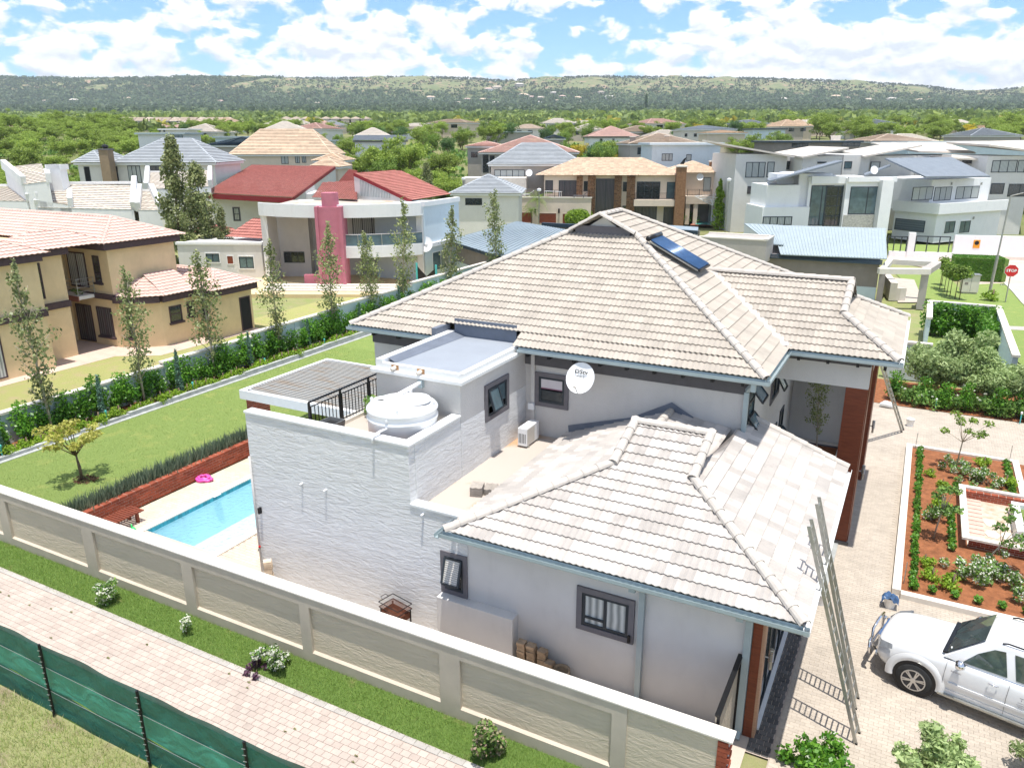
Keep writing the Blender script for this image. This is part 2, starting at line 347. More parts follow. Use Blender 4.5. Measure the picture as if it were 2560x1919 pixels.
def courses(pts,e=.33,w=.30,seg=8,amp=.018,lift=.052,th=.030,lap=.05,uoff=0,waves=2):
    """yields (matrix of the slope, tile vertices, faces) for every tile of a slope; polygon must be convex"""
    O,u,v,n,poly=uvpoly(pts); vmax=max(p[1] for p in poly)
    Mx=Matrix(((u.x,v.x,n.x,O.x),(u.y,v.y,n.y,O.y),(u.z,v.z,n.z,O.z),(0,0,0,1)))
    nr=int(math.ceil(vmax/e-0.02)); out=[]
    for r in range(nr):
        v0=r*e; v1=min((r+1)*e,vmax-1e-4); s0=span(poly,max(v0,1e-4)); s1=span(poly,v1)
        if not s0 or not s1: continue
        lo=min(s0[0],s1[0]); hi=max(s0[1],s1[1]); k0=math.floor((lo-uoff)/w); k1=math.ceil((hi-uoff)/w)
        for k in range(k0,k1):
            us=[uoff+w*(k+i/seg) for i in range(seg+1)]
            a=[min(max(x,s0[0]),s0[1]) for x in us]; b=[min(max(x,s1[0]),s1[1]) for x in us]
            if a[-1]-a[0]<.01 and b[-1]-b[0]<.01: continue
            full=(a==us and b==us and v1-v0>e-.001)
            vs=[]; v2=v1+(lap if v1<vmax-.01 else 0); c=lambda x:amp*math.cos(2*PI*waves*(x-uoff)/w)
            for x in a: vs.append((x,v0-.005,lift+c(x)))
            for x in b: vs.append((x,v2,.012+c(x)))
            for x in a: vs.append((x,v0,lift-th+c(x)))
            m=seg+1; fs=[]
            for i in range(seg):
                fs.append((i,i+1,m+i+1,m+i)); fs.append((2*m+i,2*m+i+1,i+1,i))
            out.append((full,k,r,vs,fs,Mx))
    return out
def tile_roof(parent,slopes,matr,name='tile',top=0,e=.33,w=.30,seg=8,world=True,**kw):
    """tiles of several slopes; the `top` that show largest are parts, the others one joined part"""
    alltiles=[]; base=parent.matrix_basis.copy() if False else None
    for pts in slopes:
        for t in courses(pts,e,w,seg,**kw):
            full,k,r,vs,fs,Mx=t
            c=Mx@(Vector(vs[0])*.5+Vector(vs[len(vs)//3*2-1])*.5)
            alltiles.append(((c-ORG).length,t))
    alltiles.sort(key=lambda q:q[0]); shared={}
    for d,(full,k,r,vs,fs,Mx) in alltiles[:top]:
        if full:
            key=1
            org=Mx@Matrix.Translation((w*k+kw.get('uoff',0),r*e,0))
            if key not in shared:
                mb=MB(); mb.add([(x-(w*k+kw.get('uoff',0)),y-r*e,z) for x,y,z in vs],fs); shared[key]=mb.mesh(name)
            me=shared[key]
        else:
            cx,cy=vs[0][0],vs[0][1]; mb=MB(); mb.add([(x-cx,y-cy,z) for x,y,z in vs],fs); me=mb.mesh(name); org=Mx@Matrix.Translation((cx,cy,0))
        o=link(name,me,matr,parent); o.matrix_basis=org
        if world and parent.parent is None: o.matrix_parent_inverse=inv(parent)
    mb=MB()
    for d,(full,k,r,vs,fs,Mx) in alltiles[top:]: mb.add([Mx@Vector(p) for p in vs],fs)
    if mb.v: part('roof_tiles' ,mb,matr,parent,world=world,kind='stuff')
def caps_list(p,q,r=.10,L=.38,n=7):
    """half-round ridge caps from p (low) to q (high)"""
    p=Vector(p);q=Vector(q);d=q-p;ln=d.length; k=max(1,int(round(ln/L))); d.normalize(); side=d.cross(Vector((0,0,1))).normalized(); upn=side.cross(d).normalized(); out=[]
    for i in range(k):
        a=p+d*(ln*i/k-.02); b=p+d*(ln*(i+1)/k+.05); vs=[];fs=[]
        for P_,rr in ((a,r*1.16),(b,r*.95)):
            for j in range(n):
                t=PI*j/(n-1); vs.append(P_+side*math.cos(t)*rr*1.1+upn*(math.sin(t)*rr-.02))
        for j in range(n): 
            t=PI*j/(n-1); vs.append(a+side*math.cos(t)*r*.96*1.1+upn*(math.sin(t)*r*.96-.02))
        for j in range(n-1): fs.append((j,j+1,n+j+1,n+j)); fs.append((2*n+j,2*n+j+1,j+1,j))
        out.append((vs,fs))
    return out
def ridges(parent,lines,matr,objs=True,world=True,r=.10,L=.38):
    mb=MB()
    for p,q in lines:
        for vs,fs in caps_list(p,q,r,L):
            if objs:
                m_=MB(); m_.add(vs,[f[::-1] for f in fs]); part('ridge_tile',m_,matr,parent,world=world,smooth=False)
            else: mb.add(vs,[f[::-1] for f in fs])
    if mb.v: part('ridge_tiles',mb,matr,parent,world=world,kind='stuff')
def hip(e0,e1,e2,e3,z,pitch,zr=None):
    """corner points (x0,y0),(x1,y1) rectangle -> slopes and ridge lines of a hip roof"""
    x0,x1,y0,y1=e0,e1,e2,e3; w=x1-x0; d=y1-y0; h=min(w,d)/2*math.tan(pitch) if zr is None else zr-z; k=min(w,d)/2
    A=(x0,y0,z);B=(x1,y0,z);Cc=(x1,y1,z);D=(x0,y1,z)
    if w>=d: P=(x0+k,(y0+y1)/2,z+h);Q=(x1-k,(y0+y1)/2,z+h); sl=[[A,B,Q,P],[B,Cc,Q],[Cc,D,P,Q],[D,A,P]]; ln=[(A,P),(B,Q),(Cc,Q),(D,P)]
    else: P=((x0+x1)/2,y0+k,z+h);Q=((x0+x1)/2,y1-k,z+h); sl=[[A,B,P],[B,Cc,Q,P],[Cc,D,Q],[D,A,P,Q]]; ln=[(A,P),(B,P),(Cc,Q),(D,Q)]
    if abs(w-d)>.05: ln.append((P,Q))
    return sl,ln
def frm(pa,pb,z=0.0):
    a,b=at(*pa,z),at(*pb,z); F=Fr(pa[0],pa[1],z,0); F.o=Vector((a.x,a.y,z)); d=b-a; F.rz=math.atan2(d.y,d.x); F.u=Vector((math.cos(F.rz),math.sin(F.rz),0)); F.v=Vector((-F.u.y,F.u.x,0)); F.L=math.hypot(d.x,d.y); return F
class Fr:
    """upright frame of a building: origin on the ground, u along its front, v away from it"""
    def __init__(s,px,py,zg,yaw,dep=None):
        s.o=at(px,py,zg) if dep is None else gp(px,dep)
        s.o=Vector(s.o); s.zg=s.o.z; s.rz=R(yaw); s.u=Vector((math.cos(s.rz),math.sin(s.rz),0)); s.v=Vector((-math.sin(s.rz),math.cos(s.rz),0))
    def l(s,w): w=Vector(w)-s.o; return (w.dot(s.u),w.dot(s.v),w.z)
    def fv(s,px,py,v=0):   # pixel on the plane v=const -> (u,z)
        d=ray(px,py); t=(v-(ORG-s.o).dot(s.v))/d.dot(s.v); p=s.l(ORG+d*t); return p[0],p[2]
    def fu(s,px,py,u=0):
        d=ray(px,py); t=(u-(ORG-s.o).dot(s.u))/d.dot(s.u); p=s.l(ORG+d*t); return p[1],p[2]
    def fz(s,px,py,z):
        p=s.l(at(px,py,z+s.zg)); return p[0],p[1]
def window(par,face,c,a0,a1,z0,z1,cols=2,rows=1,fm=None,gm=None,fw_=.07,proud=.04,surround=None,name='window',sill=None,handle=False,label=None):
    """face 'v-' front (normal -v), 'u+' right side, 'u-' left side. c: plane coordinate; a0..a1 along it"""
    fm=fm or M['frame']; gm=gm or M['glass']
    if a1<a0: a0,a1=a1,a0
    if z1<z0: z0,z1=z1,z0
    def bx(mb,p0,p1,q0,q1,d0,d1):
        if face=='v-': mb.box(p0,p1,c-d1,c-d0,q0,q1)
        elif face=='u+': mb.box(c+d0,c+d1,p0,p1,q0,q1)
        elif face=='u-': mb.box(c-d1,c-d0,p0,p1,q0,q1)
        else: mb.box(p0,p1,c+d0,c+d1,q0,q1)
    mb=MB(); d0,d1=-.04,proud
    bx(mb,a0,a1,z0,z0+fw_,d0,d1); bx(mb,a0,a1,z1-fw_,z1,d0,d1)
    bx(mb,a0,a0+fw_,z0+fw_,z1-fw_,d0,d1); bx(mb,a1-fw_,a1,z0+fw_,z1-fw_,d0,d1)
    for i in range(1,cols):
        x=a0+(a1-a0)*i/cols; bx(mb,x-fw_/2,x+fw_/2,z0+fw_,z1-fw_,d0,d1-.004)
    if rows>1:
        for j in range(1,rows):
            z=z0+(z1-z0)*j/rows
            for i in range(cols):
                xa=a0+(a1-a0)*i/cols+(fw_ if i==0 else fw_/2); xb=a0+(a1-a0)*(i+1)/cols-(fw_ if i==cols-1 else fw_/2); bx(mb,xa,xb,z-fw_/2,z+fw_/2,d0,d1-.008)
    w=part(name,mb,fm,par,label=label)
    p=MB(); bx(p,a0+.01,a1-.01,z0+.01,z1-.01,-.03,.012); part('pane',p,gm,w)
    if surround:
        t,mt,pr=surround; s_=MB(); bx(s_,a0-t,a1+t,z1,z1+t,-.02,pr); bx(s_,a0-t,a1+t,z0-t,z0,-.02,pr); bx(s_,a0-t,a0,z0,z1,-.02,pr); bx(s_,a1,a1+t,z0,z1,-.02,pr); part('surround',s_,mt,w)
    if sill:
        s_=MB(); bx(s_,a0-.08,a1+.08,z0-.12,z0,-.02,.14); part('sill',s_,sill,w)
    return w
def winpx(par,F,face,c,px,**k):
    """window from the two picture corners (left,top,right,bottom)"""
    x0,y0,x1,y1=px
    if face in('v-','v+'): a=F.fv(x0,y0,c); b=F.fv(x1,y1,c)
    else: a=F.fu(x0,y0,c); b=F.fu(x1,y1,c)
    return window(par,face,c,a[0],b[0],a[1],b[1],**k)
def railing(par,p,q,h,n,mat_,posts=2,name='railing',hb=0,bw=.018):
    mb=MB(); p=Vector(p);q=Vector(q); u=Vector((0,0,1))
    mb.bar(p+u*h,q+u*h,.05,.04); mb.bar(p+u*(h-.14),q+u*(h-.14),.025); mb.bar(p+u*.08,q+u*.08,.03)
    r_=part(name,mb,mat_,par,world=True)
    for i in range(n):
        t=(i+.5)/n; a=p+(q-p)*t; b=MB(); b.bar(a+u*.08,a+u*(h-.14),bw); part('baluster',b,mat_,r_)
    for i in range(posts):
        t=i/(posts-1); a=p+(q-p)*t; b=MB(); b.bar(a,a+u*h,.05); part('post',b,mat_,r_)
    return r_
def dish(label,c,n,r,mat_=None,parent=None,group=None,print_=None):
    """satellite dish: bowl, arm, receiver, mount"""
    c=Vector(c); n=Vector(n).normalized(); a=n.cross(Vector((0,0,1))).normalized(); b=a.cross(n).normalized()
    t=thing('satellite_dish',label,'satellite dish',c,0,group)
    mb=MB(); N_=24; rings=[(0,0),(.35,.02),(.7,.075),(1,.15)]; vs=[];fs=[]
    for k,(q,dz) in enumerate(rings):
        for i in range(N_):
            an=2*PI*i/N_; vs.append(n*(dz*r-.15*r)+a*math.cos(an)*q*r+b*math.sin(an)*q*r*1.08)
    for k in range(len(rings)-1):
        for i in range(N_):
            j=(i+1)%N_; fs.append((k*N_+i,k*N_+j,(k+1)*N_+j,(k+1)*N_+i))
    mb.add(vs,fs); mb.add([v-n*.012 for v in vs],[f[::-1] for f in fs]); part('bowl',mb,mat_ or M['plast'],t,smooth=True)
    lo=-b*r*1.05; f=n*r*.75-b*r*.75
    mb=MB(); mb.tube([lo,f],.014,6); part('arm',mb,M['steel'],t)
    mb=MB(); mb.tube([f-n*.02+b*.02,f+n*.07-b*.03],.035,8); part('receiver',mb,M['cop'],t)
    mb=MB(); mb.tube([-n*.15*r,-n*.3*r,-n*.3*r-Vector((0,0,.35*r))-n*.1],.022,6); part('bracket',mb,M['steel'],t)
    return t,a,b,n
def text(parent,s,size,o,xd,yd,mat_,name='lettering',bold=0,sx=1):
    cu=bpy.data.curves.new(name,'FONT'); cu.body=s; cu.size=size; cu.align_x='CENTER'; cu.align_y='CENTER'; cu.offset=bold; cu.resolution_u=2; cu.fill_mode='FRONT' if hasattr(cu,'fill_mode') else cu.fill_mode
    tmp=bpy.data.objects.new(name,cu); C.objects.link(tmp); bpy.context.view_layer.update()
    me=bpy.data.meshes.new_from_object(tmp.evaluated_get(bpy.context.evaluated_depsgraph_get())); bpy.data.objects.remove(tmp)
    o=Vector(o);xd=Vector(xd).normalized();yd=Vector(yd).normalized();zd=xd.cross(yd)
    me.transform(Matrix(((xd.x*sx,yd.x,zd.x,o.x),(xd.y*sx,yd.y,zd.y,o.y),(xd.z*sx,yd.z,zd.z,o.z),(0,0,0,1))))
    me.materials.clear(); return part(name,me,mat_,parent)
# ---------------------------------------------------------------- foliage
def clumps(cs,n,size,rng,asp=1.8,flat=.35,tri=False):
    """cs: list of (centre,(rx,ry,rz)); n leaves each -> (N,4,3) loose leaf quads through the volume"""
    cs_=np.array([[*c,*r] for c,r in cs]); k=len(cs_)
    idx=np.repeat(np.arange(k),n); N_=len(idx)
    d=rng.normal(size=(N_,3)); d/=np.linalg.norm(d,axis=1)[:,None]; rad=rng.random(N_)**.42
    P=cs_[idx,:3]+d*rad[:,None]*cs_[idx,3:]
    nrm=d*.6+rng.normal(size=(N_,3))*.7; nrm[:,2]+=flat*2; nrm/=np.linalg.norm(nrm,axis=1)[:,None]
    t=rng.normal(size=(N_,3)); t-=nrm*(t*nrm).sum(1)[:,None]; t/=np.linalg.norm(t,axis=1)[:,None]; b=np.cross(nrm,t)
    s=size*(.6+.8*rng.random(N_))[:,None]
    return np.stack([P-t*s*asp*.5,P-b*s*.5,P+t*s*asp*.5,P+b*s*.5],1)
def branchy(h,spread,nb,rng,r0=.1,start=.35,lean=0,sub=3,upw=.6):
    mb=MB(); tips=[]; top=Vector((lean*h,0,h*start)); pts=[Vector((0,0,-.15)),Vector((lean*h*.4,rng.normal()*.03*h,h*start*.5)),top]; mb.tube(pts,[r0*1.2,r0*.9,r0*.75],7)
    for i in range(nb):
        a=2*PI*(i+rng.random()*.6)/nb; l=spread*(.6+.4*rng.random()); zz=h*(start+(1-start)*(upw+.4*rng.random()))
        m_=top+Vector((math.cos(a)*l*.45,math.sin(a)*l*.45,(zz-top.z)*.55)); e=Vector((math.cos(a)*l,math.sin(a)*l,zz))
        mb.tube([top-Vector((0,0,.1*h*rng.random())),m_,e],[r0*.5,r0*.3,r0*.1],5); tips.append(e); tips.append((m_+e)/2)
        for j in range(sub):
            q=m_+(e-m_)*rng.random(); g=q+Vector(rng.normal(size=3))*spread*.3; g.z=max(g.z,h*start); mb.tube([q,g],[r0*.22,r0*.06],4); tips.append(g)
    return mb,tips
PROTO={}
def proto(key,trunk,tm,leaves,lm):
    PROTO[key]=(trunk.mesh('trunk',True),tm,npmesh('crown',leaves) if not isinstance(leaves,bpy.types.Mesh) else leaves,lm)
    PROTO[key][0].materials.append(tm); PROTO[key][2].materials.append(lm)
def plant(key,name,label,cat,loc,sc=1,rz=None,group=None,szz=None):
    t=thing(name,label,cat,loc,random.random()*6.28 if rz is None else rz,group)
    if key[:4] in('pear','colu','acac','roun'): t.rotation_euler=(random.uniform(-.07,.07),random.uniform(-.07,.07),t.rotation_euler.z); szz=szz or sc*random.uniform(.85,1.15)
    t.scale=(sc,sc,szz or sc)
    a,_,b,_=PROTO[key]; link('trunk',a,None,t); link('crown',b,None,t); return t
rg=np.random.default_rng(11)
LM=dict(
 acacia=leafmat('acacia leaf',(.15,.225,.03),(.30,.38,.07)),
 round=leafmat('dark tree leaf',(.035,.085,.022),(.09,.16,.04)),
 mid=leafmat('mid green leaf',(.08,.145,.02),(.19,.27,.045)),
 hedge=leafmat('glossy hedge leaf',(.035,.12,.012),(.13,.27,.03),rough=.35),
 low=leafmat('lime shrub leaf',(.15,.28,.015),(.30,.42,.05),rough=.4),
 pear=leafmat('pear tree leaf',(.09,.12,.04),(.29,.31,.14),rough=.4),
 olive=leafmat('olive leaf',(.16,.23,.08),(.36,.43,.20)),
 yellow=leafmat('yellow blossom leaf',(.40,.32,.03),(.70,.58,.05)),
 yg=leafmat('yellow green leaf',(.42,.45,.07),(.68,.62,.18)),
 blue=leafmat('blue juniper leaf',(.08,.16,.12),(.16,.25,.18)),
 conifer=leafmat('conifer leaf',(.05,.11,.03),(.10,.19,.04)),
 snake=leafmat('sword leaf',(.05,.085,.055),(.20,.24,.16),rough=.4),
 white=leafmat('white variegated leaf',(.60,.62,.50),(.85,.85,.75)),
 purple=leafmat('purple leaf',(.07,.03,.06),(.16,.08,.12)),
 pinkf=leafmat('pinkish shrub leaf',(.20,.28,.09),(.60,.42,.33)),
 bush=leafmat('bush leaf',(.06,.14,.03),(.18,.28,.06)))
for k_,f_ in(('acacia',1.25),('round',1.5),('mid',1.3),('hedge',1.35),('low',1.15),('pear',1.35),('olive',1.3),('blue',1.3),('conifer',1.3),('snake',1.3),('bush',1.4)):
    for n_ in LM[k_].node_tree.nodes:
        if n_.type=='MIX':
            for q_ in(6,7): n_.inputs[q_].default_value=(*[min(.8,c*f_) for c in n_.inputs[q_].default_value[:3]],1)
def mk_protos():
    for i in range(4):
        h=6.5; tr,t=branchy(h,3.1,7,rg,.16,.3,sub=4,upw=.55); cs=[(p,(1.0,1.0,.55)) for p in t]+[((rg.normal()*1.7,rg.normal()*1.7,h*(.72+.3*rg.random())),(1.2,1.2,.6)) for _ in range(14)]
        proto('acacia%d'%i,tr,M['bark'],clumps(cs,110,.15,rg,2.6),LM['acacia'])
    for i in range(3):
        h=6; tr,t=branchy(h,2.2,6,rg,.15,.25,sub=3); cs=[(p,(.85,.85,.8)) for p in t]+[((rg.normal()*1.0,rg.normal()*1.0,h*(.4+.6*rg.random())),(.9,.9,.8)) for _ in range(16)]
        proto('round%d'%i,tr,M['bark'],clumps(cs,100,.17,rg,1.6),LM[('round','mid','mid')[i]])
    h=5; tr,t=branchy(h,2.3,6,rg,.13,.22,sub=3); cs=[(p,(.8,.8,.6)) for p in t]+[((rg.normal()*1.0,rg.normal()*1.0,h*(.45+.5*rg.random())),(.8,.8,.6)) for _ in range(12)]
    proto('cassia',tr,M['bark'],clumps(cs,90,.17,rg,1.5),LM['yellow'])
    for i in range(3):      # tall narrow pear trees along the garden wall
        h=5.2; tr=MB(); tr.tube([(0,0,-.1),(.04,.03,1.2),(0,0,3),(.02,0,h*.97)],[.055,.045,.03,.008],7); cs=[]
        for k in range(22):
            z=1.1+(h-1.2)*k/21+rg.random()*.15; w=(.62+.25*rg.random())*math.sin(PI*min(1,(z-.7)/(h-.6)))**.7*(1-.35*z/h)+.06; a=k*2.4; l=w*(.5+.5*rg.random())
            e=Vector((math.cos(a)*l,math.sin(a)*l,z+.35)); tr.tube([(0,0,z-.3),e],[.022,.008],4); cs.append((e,(w*.5+.06,w*.5+.06,.33))); cs.append(((math.cos(a)*l*.5,math.sin(a)*l*.5,z),(w*.48+.06,w*.48+.06,.30)))
        proto('pear%d'%i,tr,M['barkp'],clumps([c for c in cs if rg.random()>.22],48,.085,rg,1.35,.1),LM['pear'])
    for i in range(2):      # big dense columnar
        h=8.5; tr=MB(); tr.tube([(0,0,-.1),(0,0,h*.9)],[.16,.02],7); cs=[]
        for k in range(60):
            z=.6+(h-.9)*rg.random(); w=1.35*math.sin(PI*min(1,(z+.8)/(h+.5)))**.8; a=rg.random()*6.28; l=w*rg.random()**.5*.75; cs.append(((math.cos(a)*l,math.sin(a)*l,z),(.42,.42,.6)))
        proto('column%d'%i,tr,M['bark'],clumps(cs,110,.13,rg,1.5,.1),LM['pear'])
    tr=MB(); tr.tube([(0,0,-.1),(0,0,2.0)],[.05,.01],6); cs=[((0,0,.25+1.7*k/12),(.16*(1-k/13)+.035,.16*(1-k/13)+.035,.16)) for k in range(13)]
    proto('juniper',tr,M['bark'],clumps(cs,60,.05,rg,3,0),LM['blue'])
    tr=MB(); tr.tube([(0,0,-.1),(0,0,2.0)],[.035,.02],6); proto('lolly',tr,M['bark'],clumps([((0,0,2.15),(.55,.55,.5))]+[((rg.normal()*.25,rg.normal()*.25,2.15+rg.normal()*.2),(.35,.35,.3)) for _ in range(5)],170,.10,rg,1.6),LM['mid'])
    for key,lm in(('shrub','bush'),('hedgeb','hedge'),('lowb','low')):
        tr=MB(); tr.tube([(0,0,-.1),(0,0,.5)],.03,5)
        if key=='hedgeb': cs=[((rg.normal()*.22,rg.normal()*.2,.25+1.25*rg.random()),(.34,.34,.32)) for _ in range(16)]; L_=clumps(cs,60,.085,rg,1.7,.1)
        elif key=='lowb': cs=[((rg.normal()*.16,rg.normal()*.16,.14+.18*rg.random()),(.2,.2,.15)) for _ in range(9)]; L_=clumps(cs,45,.06,rg,1.8,.2)
        else: cs=[((rg.normal()*.3,rg.normal()*.3,.3+.5*rg.random()),(.35,.35,.3)) for _ in range(10)]; L_=clumps(cs,60,.09,rg,1.6,.2)
        proto(key,tr,M['bark'],L_,LM[lm])
    tr=MB(); tr.tube([(0,0,-.1),(0,0,1.6)],[.08,.02],6); proto('conifer',tr,M['bark'],clumps([((rg.normal()*.05,rg.normal()*.05,.15+2.1*k/11),(.42*(1-k/12)+.05,.42*(1-k/12)+.05,.25)) for k in range(12)],130,.08,rg,2,0),LM['low'])
    # palm
    tr=MB(); tr.tube([(0,0,-.1),(.1,0,2.2),(.1,.1,4.2)],[.16,.13,.12],8); q=[]
    for k in range(22):
        a=k*2.4; el=.9-1.3*(k/22); p=Vector((.1,.1,4.2)); d=Vector((math.cos(a)*math.cos(el),math.sin(a)*math.cos(el),math.sin(el)))
        for s_ in range(9):
            p2=p+d*.27; d=(d+Vector((0,0,-.13))).normalized(); sd=d.cross(Vector((0,0,1))).normalized()
            for sg in(-1,1):
                for o_ in(0,.13): b0=p+(p2-p)*o_/.27; tp=b0+sd*sg*.45*(1-s_/12)+d*.2-Vector((0,0,.12)); q.append([b0,b0+d*.05,tp+d*.02,tp])
            p=p2
    proto('palm',tr,M['bark'],np.array([[tuple(v) for v in f] for f in q]),LM['mid'])
mk_protos()
# ================================================================ the setting close by
M.update(
 path=mat('pink concrete paver',(.47,.39,.34),.9,.08,1.1,.3,60,island=.09),
 pathe=mat('grey edging paver',(.42,.39,.36),.9,.08,1.5,.3,60,island=.08),
 drive=mat('sand coloured paver',(.445,.385,.32),.9,.10,.5,.3,60,island=.07),
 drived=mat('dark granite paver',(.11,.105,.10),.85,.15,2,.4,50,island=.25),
 joint=mat('sandy joint',(.44,.36,.31),.95,.15,3,.3,60),
 grass=mat('lawn grass',(.235,.315,.085),.95,.12,1.6,1,180,col2=(.30,.35,.10),thresh=(.33,.46),bdist=.03),
 grassd=mat('verge grass',(.17,.275,.06),.95,.12,1.4,1,160,col2=(.34,.31,.13),thresh=(.28,.40),bdist=.04),
 drygr=mat('dry grass',(.44,.45,.20),.95,.15,1.1,1,150,col2=(.42,.35,.22),thresh=(.36,.5),bdist=.04),
 wall2=strokes('trowelled house plaster',(.72,.72,.72),(.78,.78,.775),.8,.08),
 wallb=strokes('trowelled wall panel',(.60,.51,.39),(.64,.55,.43),.9,.035),
 kerb=mat('worn grey kerb',(.40,.41,.40),.9,.2,2.5,.5,30,stretch=(1,1,1)),
 net=mat('green shade net',(.006,.085,.065),.75,.15,3,.5,400,stretch=(1,1,1)),
 netl=mat('pale green shade net',(.05,.22,.165),.75,.2,2.2,.5,400),
 pool=mat('pool plaster',(.62,.80,.86),.6,.05,1.2),
 pooltile=mat('blue pool tiles',(.04,.30,.38),.3,.2,14,island=.2),
 )
def water():
    m=bpy.data.materials.new('pool water'); m.use_nodes=True; nt=m.node_tree; nt.nodes.clear(); N=nt.nodes.new; L=nt.links.new
    o=N('ShaderNodeOutputMaterial'); t=N('ShaderNodeBsdfTransparent'); t.inputs[0].default_value=(.86,.97,.99,1); g=N('ShaderNodeBsdfGlossy'); g.inputs[1].default_value=.04
    f=N('ShaderNodeFresnel'); f.inputs[0].default_value=1.33; n=N('ShaderNodeTexNoise'); n.inputs['Scale'].default_value=7; geo=N('ShaderNodeNewGeometry'); L(geo.outputs['Position'],n.inputs['Vector'])
    b=N('ShaderNodeBump'); b.inputs['Distance'].default_value=.06; b.inputs['Strength'].default_value=.9; L(n.outputs['Fac'],b.inputs['Height']); L(b.outputs[0],g.inputs['Normal']); L(b.outputs[0],f.inputs['Normal'])
    x=N('ShaderNodeMixShader'); L(f.outputs[0],x.inputs[0]); L(t.outputs[0],x.inputs[1]); L(g.outputs[0],x.inputs[2]); L(x.outputs[0],o.inputs[0]); return m
M['water']=water()
def net_mat(key,col,a):
    m=bpy.data.materials.new(key); m.use_nodes=True; nt=m.node_tree; N=nt.nodes.new; L=nt.links.new; b=nt.nodes['Principled BSDF']; b.inputs['Roughness'].default_value=.7
    geo=N('ShaderNodeNewGeometry'); n=N('ShaderNodeTexNoise'); n.inputs['Scale'].default_value=3; n.inputs['Detail'].default_value=4; L(geo.outputs['Position'],n.inputs['Vector'])
    r=N('ShaderNodeMix'); r.data_type='RGBA'; L(n.outputs['Fac'],r.inputs[0]); r.inputs[6].default_value=(*[c*.75 for c in col],1); r.inputs[7].default_value=(*[c*1.25 for c in col],1); L(r.outputs[2],b.inputs['Base Color'])
    b.inputs['Alpha'].default_value=a
    n2=N('ShaderNodeTexNoise'); n2.inputs['Scale'].default_value=5; n2.inputs['Detail'].default_value=6; L(geo.outputs['Position'],n2.inputs['Vector']); bp=N('ShaderNodeBump'); bp.inputs['Distance'].default_value=.05; bp.inputs['Strength'].default_value=.7; L(n2.outputs['Fac'],bp.inputs['Height']); L(bp.outputs[0],b.inputs['Normal']); return m
M['net']=net_mat('green shade net',(.004,.10,.08),.93); M['netl']=net_mat('pale green shade net',(.03,.24,.18),.88)
# terrain: a fan of ground sheets running to behind the hills
def terrain():
    ds=[-60,-30,-10,0,8,14,20,28,36,44,52,60,70,85,100,118,135,150,165,180,200,225,250,275,300,330,360,400,450,500,580,680,800,950,1150,1400,1700,2000,2200]+[2200+i*28 for i in range(1,46)]+[3600,4000,5000,7000,9000]
    V=[];F=[]; ts=[math.tan(R(-58+i*(116/240))) for i in range(241)]
    for d in ds:
        for t in ts:
            s=t*(max(d,0)+70); x,y=fh.x*d+rh.x*s,fh.y*d+rh.y*s; z=ground(x,y)
            if d>2200 and d<3600: 
                k=min(1,(d-2200)/600)*max(0,1-abs(d-2950)/700+.3); z+=(6*math.sin(s*.011+d*.006)+5*math.sin(s*.027-d*.013+1)+4*math.sin(s*.05+2)*math.sin(d*.03))*max(0,min(1,k))*(0 if d>3200 else 1)
            V.append((x,y,z))
    n=len(ts)
    for i in range(len(ds)-1):
        for j in range(n-1): F.append((i*n+j,i*n+j+1,(i+1)*n+j+1,(i+1)*n+j))
    mb=MB(); mb.v=V; mb.f=F; return mb
def terrain_mat():
    m=bpy.data.materials.new('bushveld ground'); m.use_nodes=True; nt=m.node_tree; N=nt.nodes.new; L=nt.links.new; b=nt.nodes['Principled BSDF']; b.inputs['Roughness'].default_value=.95; b.inputs['Specular IOR Level'].default_value=.1
    geo=N('ShaderNodeNewGeometry'); sp=N('ShaderNodeSeparateXYZ'); L(geo.outputs['Position'],sp.inputs[0])
    def noise(sc,det=6,st=None):
        n=N('ShaderNodeTexNoise'); n.inputs['Scale'].default_value=sc; n.inputs['Detail'].default_value=det; n.inputs['Roughness'].default_value=.65; L(geo.outputs['Position'],n.inputs['Vector']); return n.outputs['Fac']
    def ramp(f,a,b_):
        r=N('ShaderNodeMapRange'); L(f,r.inputs[0]); r.inputs[1].default_value=a; r.inputs[2].default_value=b_; return r.outputs[0]
    def mix(f,a,b_):
        x=N('ShaderNodeMix'); x.data_type='RGBA'; L(f,x.inputs[0])
        for i,v in ((6,a),(7,b_)):
            if isinstance(v,tuple): x.inputs[i].default_value=(*v,1)
            else: L(v,x.inputs[i])
        return x.outputs[2]
    base=mix(ramp(noise(.05),.4,.6),(.13,.16,.05),(.22,.21,.10))
    hillg=mix(ramp(noise(.012),.35,.65),(.13,.17,.065),(.23,.23,.115))       # grass on the slopes
    rock=mix(ramp(noise(.03),.555,.62),hillg,(.38,.25,.175))                    # bare reddish rock
    zb=N('ShaderNodeMath'); zb.operation='MULTIPLY_ADD'; L(noise(.004,3),zb.inputs[0]); zb.inputs[1].default_value=90; L(sp.outputs[2],zb.inputs[2])
    f=ramp(zb.outputs[0],165,215)
    hill=mix(f,(.035,.07,.03),rock)
    L(mix(ramp(sp.outputs[2],60,92),base,hill),b.inputs['Base Color']); return m
struct('terrain',terrain(),terrain_mat(),smooth=True)
def near_ground():
    mb=MB()
    for a,b,c,d in((-100,-20.9,-8,90),(-17.75,40,-8,90),(-20.9,-17.75,-8,14.0),(-20.9,-17.75,21.05,90)): mb.quad((a,c,-.06),(b,c,-.06),(b,d,-.06),(a,d,-.06))
    return mb
struct('near_ground',near_ground(),mat('bare garden ground',(.33,.29,.16),.95,.15,1,1,80,col2=(.22,.28,.08)))
